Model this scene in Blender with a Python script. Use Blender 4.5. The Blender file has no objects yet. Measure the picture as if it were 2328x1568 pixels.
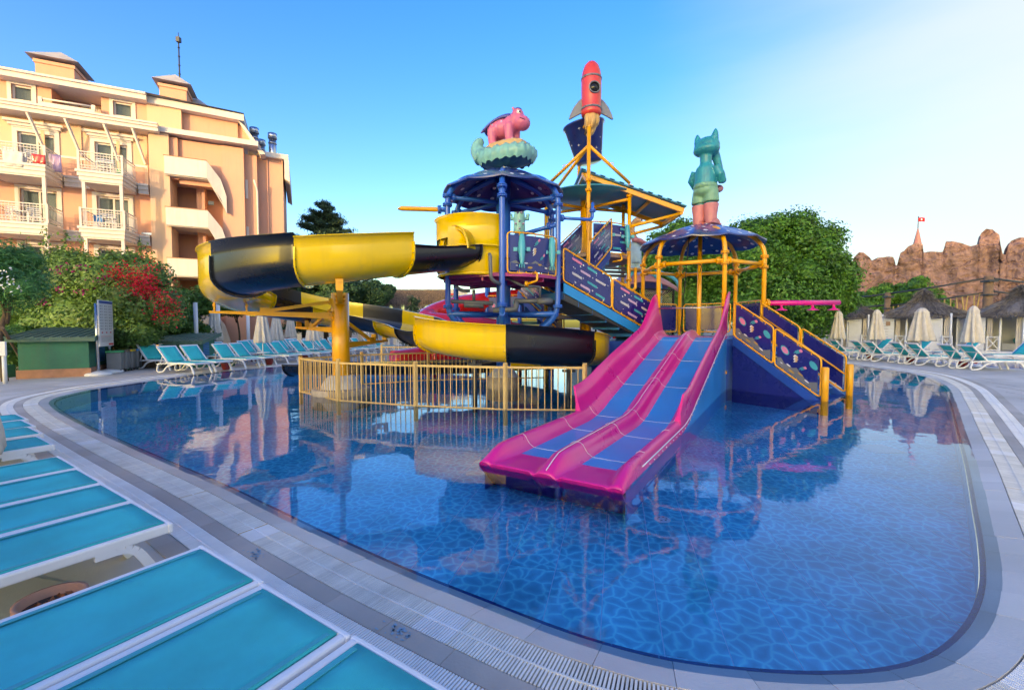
import bpy, math, random
import numpy as np
from mathutils import Vector, Matrix, noise as mnoise
random.seed(7); rng = np.random.default_rng(7)
V = Vector; R = math.radians; PI = math.pi
C = bpy.context.scene.collection
sc = bpy.context.scene

# ------------------------------------------------------------------ camera
FOC, HCAM, PITCH = 1000.0, 1.7, math.atan(42 / 1000.0)   # focal length in units of a 2327 px wide picture
cam_d = bpy.data.cameras.new('camera'); cam = bpy.data.objects.new('camera', cam_d); C.objects.link(cam)
cam_d.sensor_width = 36.0; cam_d.lens = 36.0 * FOC / 2327.0
cam_d.clip_start = 0.05; cam_d.clip_end = 2000
cam.location = (0, 0, HCAM); cam.rotation_euler = (PI / 2 - PITCH, 0, 0)
sc.camera = cam

# ------------------------------------------------------------------ sky and sun
SUN_AZ, SUN_EL = math.atan2(-0.339, -0.94), R(5.5)          # azimuth from +Y towards +X
sun_dir = V((math.sin(SUN_AZ) * math.cos(SUN_EL), math.cos(SUN_AZ) * math.cos(SUN_EL), math.sin(SUN_EL)))
world = bpy.data.worlds.new('World'); sc.world = world; world.use_nodes = True
wn, wl = world.node_tree.nodes, world.node_tree.links
wn.clear()
w_out = wn.new('ShaderNodeOutputWorld'); w_bg = wn.new('ShaderNodeBackground')
sky = wn.new('ShaderNodeTexSky'); sky.sky_type = 'NISHITA'; sky.sun_disc = False
sky.sun_elevation = SUN_EL; sky.sun_rotation = SUN_AZ; sky.air_density = 1.0; sky.dust_density = 2.4; sky.ozone_density = 2.5
w_bg.inputs['Strength'].default_value = 0.15
# thin high veil of cloud that thickens towards the right-hand horizon
tc = wn.new('ShaderNodeTexCoord')
dotn = wn.new('ShaderNodeVectorMath'); dotn.operation = 'DOT_PRODUCT'; dotn.inputs[1].default_value = V((0.97, 0.12, 0.0)).normalized()
wl.new(tc.outputs['Generated'], dotn.inputs[0])
mp = wn.new('ShaderNodeMapping'); mp.inputs['Rotation'].default_value = (0.0, R(-38), R(10)); mp.inputs['Scale'].default_value = (1.2, 2.0, 8.0)
wl.new(tc.outputs['Generated'], mp.inputs['Vector'])
nz = wn.new('ShaderNodeTexNoise'); nz.inputs['Scale'].default_value = 1.3; nz.inputs['Detail'].default_value = 6; nz.inputs['Roughness'].default_value = 0.5
wl.new(mp.outputs['Vector'], nz.inputs['Vector'])
mr = wn.new('ShaderNodeMapRange'); mr.interpolation_type = 'SMOOTHSTEP'
mr.inputs['From Min'].default_value = 0.30; mr.inputs['From Max'].default_value = 0.94; mr.inputs['To Max'].default_value = 1.0
ad = wn.new('ShaderNodeMath'); ad.operation = 'MULTIPLY_ADD'; ad.inputs[1].default_value = 0.22
wl.new(nz.outputs['Fac'], ad.inputs[0]); wl.new(dotn.outputs['Value'], ad.inputs[2])
sb = wn.new('ShaderNodeMath'); sb.operation = 'SUBTRACT'; sb.inputs[1].default_value = 0.11
wl.new(ad.outputs[0], sb.inputs[0]); wl.new(sb.outputs[0], mr.inputs['Value'])
wmix = wn.new('ShaderNodeMix'); wmix.data_type = 'RGBA'
VEIL = (0.585, 0.70, 0.775, 1)
wmix.inputs['B'].default_value = VEIL
wl.new(mr.outputs['Result'], wmix.inputs['Factor'])
hs = wn.new('ShaderNodeHueSaturation'); hs.inputs['Saturation'].default_value = 1.33; hs.inputs['Value'].default_value = 0.72; hs.inputs['Hue'].default_value = 0.527
wl.new(sky.outputs['Color'], hs.inputs['Color'])
wl.new(hs.outputs['Color'], wmix.inputs['A']); wl.new(wmix.outputs['Result'], w_bg.inputs['Color'])
wl.new(w_bg.outputs['Background'], w_out.inputs['Surface'])

sun_d = bpy.data.lights.new('sun', 'SUN'); sun = bpy.data.objects.new('sun', sun_d); C.objects.link(sun)
sun_d.energy = 0.40; sun_d.angle = R(0.5); sun_d.color = (1.0, 0.77, 0.60)
sun.rotation_euler = sun_dir.to_track_quat('Z', 'Y').to_euler(); sun.location = (-40, -40, 40)

sc.view_settings.view_transform = 'Standard'; sc.view_settings.look = 'None'
sc.view_settings.gamma = 1.0; sc.view_settings.use_curve_mapping = False
sc.view_settings.exposure = 3.28
sc.view_settings.use_white_balance = True; sc.view_settings.white_balance_temperature = 8050; sc.view_settings.white_balance_tint = 10
sc.render.engine = 'CYCLES'
sc.cycles.use_denoising = True
sc.cycles.max_bounces = 8; sc.cycles.transparent_max_bounces = 24; sc.cycles.glossy_bounces = 4; sc.cycles.diffuse_bounces = 3
sc.cycles.sample_clamp_indirect = 6

# ------------------------------------------------------------------ measuring: pixel of the 2327 x 1568 picture -> point of the place
CP, SP = math.cos(PITCH), math.sin(PITCH)
def ray(px, py):
    a, b = (px - 1163.5) / FOC, (784.0 - py) / FOC
    return V((a, CP + SP * b, -SP + CP * b))
def G(px, py, z=0.0):
    d = ray(px, py); t = (z - HCAM) / d.z
    return V((d.x * t, d.y * t, z))
def W(px, py, y):
    d = ray(px, py); t = y / d.y
    return V((d.x * t, y, HCAM + d.z * t))

# ------------------------------------------------------------------ materials
def nt(m): return m.node_tree.nodes, m.node_tree.links
MATS = {}
def mat(name, col, rough=0.5, metal=0.0, var=0.10, vs=1.5, bump=0.0, bs=30.0, coat=0.0, spec=0.5, rvar=0.15, island=0.0, trans=0.0, grime=0.0):
    m = bpy.data.materials.new(name); m.use_nodes = True; N, L = nt(m)
    b = N['Principled BSDF']; b.inputs['Metallic'].default_value = metal
    b.inputs['Coat Weight'].default_value = coat; b.inputs['Coat Roughness'].default_value = 0.08
    b.inputs['Specular IOR Level'].default_value = spec
    g = N.new('ShaderNodeNewGeometry')
    n = N.new('ShaderNodeTexNoise'); n.inputs['Scale'].default_value = vs; n.inputs['Detail'].default_value = 6; n.inputs['Roughness'].default_value = 0.6
    L.new(g.outputs['Position'], n.inputs['Vector'])
    fac = n.outputs['Fac']
    mr = N.new('ShaderNodeMapRange'); mr.inputs['From Min'].default_value = 0.3; mr.inputs['From Max'].default_value = 0.7
    mr.inputs['To Min'].default_value = 1 - var; mr.inputs['To Max'].default_value = 1 + var
    L.new(fac, mr.inputs['Value']); val = mr.outputs['Result']
    if island:
        mi = N.new('ShaderNodeMapRange'); mi.inputs['To Min'].default_value = 1 - island; mi.inputs['To Max'].default_value = 1 + island
        L.new(g.outputs['Random Per Island'], mi.inputs['Value'])
        mu = N.new('ShaderNodeMath'); mu.operation = 'MULTIPLY'; L.new(val, mu.inputs[0]); L.new(mi.outputs['Result'], mu.inputs[1]); val = mu.outputs[0]
    cm = N.new('ShaderNodeVectorMath'); cm.operation = 'SCALE'; cm.inputs[0].default_value = col[:3]
    L.new(val, cm.inputs['Scale']); colout = cm.outputs['Vector']
    if grime:                                        # rain streaks and dirt, stretched downwards
        mpg = N.new('ShaderNodeMapping'); mpg.inputs['Scale'].default_value = (7, 7, 0.6); L.new(g.outputs['Position'], mpg.inputs['Vector'])
        ng = N.new('ShaderNodeTexNoise'); ng.inputs['Scale'].default_value = 1.0; ng.inputs['Detail'].default_value = 5; L.new(mpg.outputs['Vector'], ng.inputs['Vector'])
        rg = N.new('ShaderNodeMapRange'); rg.inputs['From Min'].default_value = 0.5; rg.inputs['From Max'].default_value = 0.8; rg.inputs['To Max'].default_value = grime
        L.new(ng.outputs['Fac'], rg.inputs['Value'])
        mg = N.new('ShaderNodeMix'); mg.data_type = 'RGBA'; mg.inputs['B'].default_value = (col[0] * .45 + .06, col[1] * .45 + .055, col[2] * .45 + .05, 1)
        L.new(rg.outputs['Result'], mg.inputs['Factor']); L.new(colout, mg.inputs['A']); colout = mg.outputs['Result']
    L.new(colout, b.inputs['Base Color'])
    mr2 = N.new('ShaderNodeMapRange'); mr2.inputs['From Min'].default_value = 0.3; mr2.inputs['From Max'].default_value = 0.7
    mr2.inputs['To Min'].default_value = max(0.02, rough * (1 - rvar)); mr2.inputs['To Max'].default_value = min(1, rough * (1 + rvar))
    L.new(fac, mr2.inputs['Value']); L.new(mr2.outputs['Result'], b.inputs['Roughness'])
    if bump:
        nb = N.new('ShaderNodeTexNoise'); nb.inputs['Scale'].default_value = bs; nb.inputs['Detail'].default_value = 5
        L.new(g.outputs['Position'], nb.inputs['Vector'])
        bp = N.new('ShaderNodeBump'); bp.inputs['Strength'].default_value = bump; bp.inputs['Distance'].default_value = 0.02
        L.new(nb.outputs['Fac'], bp.inputs['Height']); L.new(bp.outputs['Normal'], b.inputs['Normal'])
    if trans:                                        # leaf: some light passes through
        t = N.new('ShaderNodeBsdfTranslucent'); L.new(colout, t.inputs['Color'])
        mx = N.new('ShaderNodeMixShader'); mx.inputs['Fac'].default_value = trans
        o = N['Material Output']; L.new(b.outputs['BSDF'], mx.inputs[1]); L.new(t.outputs['BSDF'], mx.inputs[2]); L.new(mx.outputs['Shader'], o.inputs['Surface'])
    MATS[name] = m
    return m
mat('yellow_paint', (0.88, 0.39, 0.004), 0.32, coat=0.3, var=0.1, grime=0.25)
mat('blue_paint', (0.012, 0.12, 0.56), 0.32, coat=0.3, var=0.12, grime=0.3)
mat('slide_yellow', (0.88, 0.56, 0.004), 0.22, coat=0.5, var=0.08, vs=0.8, grime=0.22)
mat('slide_black', (0.006, 0.007, 0.011), 0.30, coat=0.25, var=0.3, spec=0.6)
mat('rim_gray', (0.05, 0.055, 0.07), 0.35)
mat('pink', (0.78, 0.010, 0.25), 0.30, coat=0.25, var=0.08, vs=1.2)
mat('lane_blue', (0.003, 0.25, 0.64), 0.34, coat=0.1, spec=0.35, var=0.12, vs=1.0)
mat('platform_blue', (0.012, 0.075, 0.36), 0.35, var=0.15, grime=0.3)
mat('step_blue', (0.02, 0.17, 0.5), 0.45, var=0.15)
mat('navy', (0.010, 0.016, 0.17), 0.28, coat=0.35, var=0.15, grime=0.2)
mat('canopy_navy', (0.010, 0.030, 0.20), 0.3, coat=0.35, var=0.25, vs=2.5, grime=0.3)
mat('white_print', (0.72, 0.74, 0.76), 0.5)
mat('teal_print', (0.03, 0.35, 0.42), 0.4)
mat('lilac_print', (0.52, 0.36, 0.55), 0.4)
mat('gray_print', (0.48, 0.48, 0.54), 0.4)
mat('pink_print', (0.68, 0.2, 0.36), 0.4)
mat('tan_print', (0.62, 0.4, 0.2), 0.4)
mat('rock_print', (0.16, 0.17, 0.18), 0.4)
mat('amber_print', (0.5, 0.3, 0.06), 0.4)
mat('deck_pink', (0.40, 0.03, 0.19), 0.4, var=0.15, grime=0.4)
mat('deck_brown', (0.33, 0.22, 0.17), 0.5, var=0.15)
mat('pipe_gray', (0.11, 0.125, 0.15), 0.4, var=0.2)
mat('steel', (0.55, 0.56, 0.58), 0.28, metal=1.0)
mat('teal_roof', (0.03, 0.24, 0.36), 0.35, var=0.15, grime=0.3)
mat('fence_beige', (0.70, 0.46, 0.17), 0.42, var=0.1, vs=4, grime=0.25)
mat('red_slide', (0.62, 0.016, 0.02), 0.2, coat=0.6)
mat('rocket_red', (0.68, 0.05, 0.04), 0.3, coat=0.3, var=0.08, grime=0.15)
mat('statue_gray', (0.17, 0.18, 0.22), 0.4, var=0.2)
mat('flame', (0.62, 0.36, 0.12), 0.4, var=0.12)
mat('statue_teal', (0.012, 0.27, 0.34), 0.4, var=0.25, vs=3.0, bump=0.1, bs=8, grime=0.35)
mat('statue_green', (0.16, 0.36, 0.24), 0.45, var=0.2, vs=3, grime=0.3)
mat('statue_boot', (0.58, 0.20, 0.22), 0.45, var=0.15, vs=3, grime=0.25)
mat('hippo_pink', (0.66, 0.15, 0.27), 0.38, var=0.15, vs=3, grime=0.25)
mat('hippo_cape', (0.10, 0.10, 0.34), 0.4, var=0.2, vs=3, grime=0.2)
mat('wave_teal', (0.19, 0.48, 0.46), 0.42, var=0.15, vs=4, grime=0.35)
mat('wave_under', (0.03, 0.16, 0.26), 0.5, var=0.3, vs=3)
mat('sand_board', (0.60, 0.37, 0.16), 0.45, var=0.12)
mat('eye_white', (0.8, 0.8, 0.78), 0.3); mat('eye_black', (0.01, 0.01, 0.012), 0.2)
mat('creature_brown', (0.45, 0.24, 0.10), 0.45, var=0.15, vs=3)
mat('creature_blue', (0.42, 0.60, 0.66), 0.45, var=0.15, vs=3)
mat('concrete_white', (0.55, 0.52, 0.48), 0.7, var=0.15, vs=4, bump=0.3, grime=0.35)
mat('stone_band', (0.42, 0.34, 0.26), 0.75, var=0.2, vs=6, bump=0.4)
mat('white_plastic', (0.74, 0.75, 0.77), 0.42, var=0.05, vs=3, grime=0.12)
mat('sling', (0.004, 0.50, 0.53), 0.75, var=0.16, vs=2.2, bump=0.35, bs=420, spec=0.2, grime=0.12)
mat('sling_back', (0.01, 0.38, 0.44), 0.6, var=0.1, vs=2.5, bump=0.2, bs=420)
mat('canvas', (0.62, 0.57, 0.50), 0.85, var=0.12, vs=5, bump=0.25, bs=60, grime=0.25)
mat('white_metal', (0.72, 0.73, 0.74), 0.4, var=0.06)
mat('red_pot', (0.30, 0.04, 0.032), 0.35, var=0.15)
mat('soil', (0.03, 0.02, 0.015), 0.95, var=0.4, vs=30, bump=0.8, bs=60)
mat('dead_leaf', (0.24, 0.08, 0.03), 0.8, island=0.4)
mat('peach', (0.66, 0.34, 0.235), 0.85, var=0.05, vs=0.8, bump=0.12, bs=25, grime=0.16)
mat('cream', (0.66, 0.43, 0.29), 0.85, var=0.05, vs=0.8, bump=0.12, bs=25, grime=0.14)
mat('trim', (0.64, 0.57, 0.52), 0.7, var=0.05, vs=2, grime=0.22)
mat('roof_gray', (0.24, 0.22, 0.21), 0.8, var=0.2, vs=3, bump=0.3)
mat('cap_gray', (0.42, 0.39, 0.38), 0.6, var=0.15)
mat('curtain', (0.20, 0.24, 0.23), 0.9, var=0.2, vs=2)
mat('dark_metal', (0.04, 0.045, 0.05), 0.45, var=0.2)
mat('shed_green', (0.022, 0.16, 0.10), 0.6, var=0.15, vs=2, grime=0.4)
mat('shed_roof', (0.09, 0.17, 0.125), 0.65, var=0.25, vs=4, bump=0.3, grime=0.5)
mat('terracotta', (0.38, 0.19, 0.12), 0.75, var=0.2, vs=4, bump=0.2)
mat('bin_gray', (0.18, 0.19, 0.2), 0.5, var=0.12)
mat('bin_green', (0.02, 0.34, 0.14), 0.45); mat('bin_yellow', (0.7, 0.45, 0.02), 0.45); mat('bin_blue', (0.02, 0.2, 0.5), 0.45); mat('bin_brown', (0.16, 0.13, 0.11), 0.5)
mat('sign_white', (0.6, 0.62, 0.66), 0.35, var=0.04); mat('sign_blue', (0.03, 0.07, 0.28), 0.4); mat('sign_ink', (0.12, 0.13, 0.17), 0.5); mat('sign_red', (0.6, 0.03, 0.05), 0.4)
mat('leaf_ficus', (0.09, 0.24, 0.03), 0.5, var=0.35, vs=0.9, island=0.45, trans=0.25)
mat('leaf_boug', (0.12, 0.23, 0.05), 0.55, var=0.3, vs=1.2, island=0.4, trans=0.25)
mat('bract', (0.68, 0.010, 0.035), 0.55, var=0.25, vs=2, island=0.3, trans=0.3)
mat('bract_purple', (0.36, 0.012, 0.16), 0.55, var=0.25, vs=2, island=0.3, trans=0.3)
mat('leaf_oleander', (0.08, 0.24, 0.06), 0.5, var=0.3, vs=1.5, island=0.35, trans=0.25)
mat('leaf_hedge', (0.07, 0.18, 0.03), 0.55, var=0.3, vs=1.5, island=0.4, trans=0.25)
mat('leaf_dark', (0.04, 0.10, 0.035), 0.6, var=0.3, vs=1.2, island=0.4, trans=0.15)
mat('leaf_conifer', (0.05, 0.10, 0.045), 0.65, var=0.3, vs=1.5, island=0.45, trans=0.1)
mat('bark', (0.11, 0.075, 0.05), 0.9, var=0.3, vs=8, bump=0.7, bs=25)
mat('grass', (0.05, 0.11, 0.02), 0.8, var=0.3, vs=3, island=0.3)
mat('flower_red', (0.6, 0.012, 0.012), 0.5, island=0.3)
mat('thatch', (0.17, 0.155, 0.15), 0.95, var=0.35, vs=6, island=0.5, bump=0.6, bs=40)
mat('thatch_tan', (0.26, 0.17, 0.11), 0.95, var=0.35, vs=6, island=0.5)
mat('white_wood', (0.66, 0.69, 0.74), 0.55, var=0.06, vs=3, grime=0.1)
mat('cushion', (0.05, 0.25, 0.27), 0.8); mat('cushion_white', (0.6, 0.58, 0.55), 0.85)
mat('old_wood', (0.19, 0.12, 0.075), 0.85, var=0.3, vs=5, bump=0.5, bs=20, grime=0.5)
mat('bamboo', (0.45, 0.30, 0.10), 0.7, var=0.2, vs=4)
mat('spire', (0.33, 0.15, 0.14), 0.7, var=0.1)
mat('flag', (0.6, 0.015, 0.02), 0.7)
mat('rope', (0.5, 0.42, 0.3), 0.9, var=0.2, vs=20); mat('net_black', (0.015, 0.015, 0.016), 0.6)
mat('aqua_pipe', (0.05, 0.38, 0.45), 0.35); mat('canopy_salmon', (0.55, 0.22, 0.19), 0.45, var=0.15)
mat('pale_wall', (0.5, 0.52, 0.58), 0.8, var=0.06)
mat('teal_cloth', (0.05, 0.4, 0.48), 0.7)
mat('grate_white', (0.80, 0.80, 0.80), 0.5, var=0.1, vs=3, grime=0.2)
mat('grate_cream', (0.72, 0.70, 0.65), 0.55, var=0.16, vs=3, island=0.08, grime=0.2)
mat('grate_amber', (0.55, 0.40, 0.20), 0.55)
mat('edge_blue', (0.012, 0.014, 0.17), 0.12, var=0.2, vs=12)
mat('pool_wall', (0.22, 0.50, 0.62), 0.3, var=0.1, vs=6)
mat('gutter', (0.06, 0.055, 0.05), 0.9)
mat('bare_ground', (0.22, 0.19, 0.16), 0.95, var=0.2, vs=0.5)
mat('stencil', (0.22, 0.38, 0.50), 0.7)
mat('hedge_earth', (0.06, 0.05, 0.035), 0.95, var=0.3, vs=4)

def stone(name, col, var, rough, joint=None):
    m = mat(name, col, rough, var=var, vs=2.2, bump=0.15, bs=60, rvar=0.3); N, L = nt(m)
    b = N['Principled BSDF']; src = b.inputs['Base Color'].links[0].from_socket
    g = [n for n in N if n.type == 'NEW_GEOMETRY'][0]
    n2 = N.new('ShaderNodeTexNoise'); n2.inputs['Scale'].default_value = 0.35; n2.inputs['Detail'].default_value = 4; L.new(g.outputs['Position'], n2.inputs['Vector'])
    r2 = N.new('ShaderNodeMapRange'); r2.inputs['From Min'].default_value = 0.35; r2.inputs['From Max'].default_value = 0.65; r2.inputs['To Min'].default_value = 0.82; r2.inputs['To Max'].default_value = 1.12
    L.new(n2.outputs['Fac'], r2.inputs['Value'])
    oi = N.new('ShaderNodeObjectInfo'); r3 = N.new('ShaderNodeMapRange'); r3.inputs['To Min'].default_value = 0.9; r3.inputs['To Max'].default_value = 1.08; L.new(oi.outputs['Random'], r3.inputs['Value'])
    mm = N.new('ShaderNodeMath'); mm.operation = 'MULTIPLY'; L.new(r2.outputs['Result'], mm.inputs[0]); L.new(r3.outputs['Result'], mm.inputs[1])
    s = N.new('ShaderNodeVectorMath'); s.operation = 'SCALE'; L.new(src, s.inputs[0]); L.new(mm.outputs[0], s.inputs['Scale'])
    L.new(s.outputs['Vector'], b.inputs['Base Color'])
stone('deck_stone', (0.55, 0.50, 0.455), 0.10, 0.62)
stone('coping_stone', (0.62, 0.57, 0.52), 0.08, 0.42)
stone('strip_stone', (0.47, 0.41, 0.36), 0.12, 0.6)

def pane_glass():
    m = bpy.data.materials.new('glass'); m.use_nodes = True; N, L = nt(m); b = N['Principled BSDF']
    b.inputs['Base Color'].default_value = (0.07, 0.10, 0.11, 1); b.inputs['Roughness'].default_value = 0.06
    t = N.new('ShaderNodeBsdfTransparent'); mx = N.new('ShaderNodeMixShader'); mx.inputs['Fac'].default_value = 0.55
    L.new(b.outputs['BSDF'], mx.inputs[1]); L.new(t.outputs['BSDF'], mx.inputs[2]); L.new(mx.outputs['Shader'], N['Material Output'].inputs['Surface'])
    MATS['glass'] = m
pane_glass()
def water_mat():
    m = bpy.data.materials.new('water'); m.use_nodes = True; N, L = nt(m); N.remove(N['Principled BSDF'])
    g = N.new('ShaderNodeNewGeometry')
    def nzt(scale, detail, st):
        mp = N.new('ShaderNodeMapping'); mp.inputs['Scale'].default_value = st; L.new(g.outputs['Position'], mp.inputs['Vector'])
        n = N.new('ShaderNodeTexNoise'); n.inputs['Scale'].default_value = scale; n.inputs['Detail'].default_value = detail; L.new(mp.outputs['Vector'], n.inputs['Vector']); return n.outputs['Fac']
    a = nzt(1.1, 2, (1, 1, 1)); f = nzt(6.0, 3, (1, 1.3, 1)); area = nzt(0.16, 2, (1, 1, 1))
    mr = N.new('ShaderNodeMapRange'); mr.inputs['From Min'].default_value = 0.5; mr.inputs['From Max'].default_value = 0.68; mr.inputs['To Min'].default_value = 0.10; mr.inputs['To Max'].default_value = 1.0
    L.new(area, mr.inputs['Value'])
    mu = N.new('ShaderNodeMath'); mu.operation = 'MULTIPLY'; L.new(f, mu.inputs[0]); L.new(mr.outputs['Result'], mu.inputs[1])
    md = N.new('ShaderNodeMath'); md.operation = 'MULTIPLY_ADD'; md.inputs[1].default_value = 1.2; L.new(a, md.inputs[0]); L.new(mu.outputs[0], md.inputs[2])
    bp = N.new('ShaderNodeBump'); bp.inputs['Strength'].default_value = 1.0; bp.inputs['Distance'].default_value = 0.0045; L.new(md.outputs[0], bp.inputs['Height'])
    fr = N.new('ShaderNodeFresnel'); fr.inputs['IOR'].default_value = 1.33; L.new(bp.outputs['Normal'], fr.inputs['Normal'])
    gl = N.new('ShaderNodeBsdfGlossy'); gl.inputs['Roughness'].default_value = 0.0; gl.inputs['Color'].default_value = (1, 1, 1, 1); L.new(bp.outputs['Normal'], gl.inputs['Normal'])
    tr = N.new('ShaderNodeBsdfTransparent'); tr.inputs['Color'].default_value = (0.93, 0.985, 1.0, 1)
    mx = N.new('ShaderNodeMixShader'); L.new(fr.outputs['Fac'], mx.inputs['Fac']); L.new(tr.outputs['BSDF'], mx.inputs[1]); L.new(gl.outputs['BSDF'], mx.inputs[2])
    L.new(mx.outputs['Shader'], N['Material Output'].inputs['Surface']); MATS['water'] = m
water_mat()
def pool_tile_mat():                                 # printed tile: dark blue cells with a pale net between them
    m = bpy.data.materials.new('pool_tile'); m.use_nodes = True; N, L = nt(m); b = N['Principled BSDF']; b.inputs['Roughness'].default_value = 0.25
    g = N.new('ShaderNodeNewGeometry')
    n = N.new('ShaderNodeTexNoise'); n.inputs['Scale'].default_value = 5.0; n.inputs['Detail'].default_value = 2; L.new(g.outputs['Position'], n.inputs['Vector'])
    sc1 = N.new('ShaderNodeVectorMath'); sc1.operation = 'SCALE'; sc1.inputs['Scale'].default_value = 0.16; L.new(n.outputs['Color'], sc1.inputs[0])
    oi = N.new('ShaderNodeObjectInfo')
    of = N.new('ShaderNodeVectorMath'); of.operation = 'SCALE'; L.new(oi.outputs['Random'], of.inputs['Scale']); of.inputs[0].default_value = (3.0, 5.0, 0)
    ad = N.new('ShaderNodeVectorMath'); ad.operation = 'ADD'; L.new(g.outputs['Position'], ad.inputs[0]); L.new(sc1.outputs['Vector'], ad.inputs[1])
    ad2 = N.new('ShaderNodeVectorMath'); ad2.operation = 'ADD'; L.new(ad.outputs['Vector'], ad2.inputs[0]); L.new(of.outputs['Vector'], ad2.inputs[1])
    v = N.new('ShaderNodeTexVoronoi'); v.voronoi_dimensions = '2D'; v.feature = 'DISTANCE_TO_EDGE'; v.inputs['Scale'].default_value = 8.5; L.new(ad2.outputs['Vector'], v.inputs['Vector'])
    cr = N.new('ShaderNodeValToRGB'); e = cr.color_ramp.elements
    e[0].position = 0.0; e[0].color = (0.08, 0.88, 0.90, 1); e[1].position = 0.40; e[1].color = (0.005, 0.46, 0.60, 1)
    x = e.new(0.06); x.color = (0.04, 0.78, 0.86, 1); x = e.new(0.14); x.color = (0.014, 0.59, 0.74, 1)
    L.new(v.outputs['Distance'], cr.inputs['Fac'])
    n3 = N.new('ShaderNodeTexNoise'); n3.inputs['Scale'].default_value = 1.7; L.new(g.outputs['Position'], n3.inputs['Vector'])
    r3 = N.new('ShaderNodeMapRange'); r3.inputs['From Min'].default_value = 0.3; r3.inputs['From Max'].default_value = 0.7; r3.inputs['To Min'].default_value = 0.8; r3.inputs['To Max'].default_value = 1.2; L.new(n3.outputs['Fac'], r3.inputs['Value'])
    s = N.new('ShaderNodeVectorMath'); s.operation = 'SCALE'; L.new(cr.outputs['Color'], s.inputs[0]); L.new(r3.outputs['Result'], s.inputs['Scale'])
    L.new(s.outputs['Vector'], b.inputs['Base Color']); MATS['pool_tile'] = m
pool_tile_mat()
mat('grout', (0.42, 0.72, 0.84), 0.7)
def rock_mat():
    m = mat('rock_wall', (0.31, 0.185, 0.16), 0.9, var=0.3, vs=1.2, bump=1.0, bs=2.6); N, L = nt(m); b = N['Principled BSDF']
    g = [n for n in N if n.type == 'NEW_GEOMETRY'][0]; src = b.inputs['Base Color'].links[0].from_socket
    mp = N.new('ShaderNodeMapping'); mp.inputs['Scale'].default_value = (0.5, 0.5, 0.12); L.new(g.outputs['Position'], mp.inputs['Vector'])
    n = N.new('ShaderNodeTexNoise'); n.inputs['Scale'].default_value = 2.5; n.inputs['Detail'].default_value = 7; L.new(mp.outputs['Vector'], n.inputs['Vector'])
    r = N.new('ShaderNodeMapRange'); r.inputs['From Min'].default_value = 0.45; r.inputs['From Max'].default_value = 0.7; L.new(n.outputs['Fac'], r.inputs['Value'])
    mx = N.new('ShaderNodeMix'); mx.data_type = 'RGBA'; mx.inputs['B'].default_value = (0.13, 0.08, 0.075, 1); L.new(r.outputs['Result'], mx.inputs['Factor'])
    [x for x in N if x.type == 'BUMP'][0].inputs['Distance'].default_value = 0.22; L.new(src, mx.inputs['A']); L.new(mx.outputs['Result'], b.inputs['Base Color'])
rock_mat()

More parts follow.
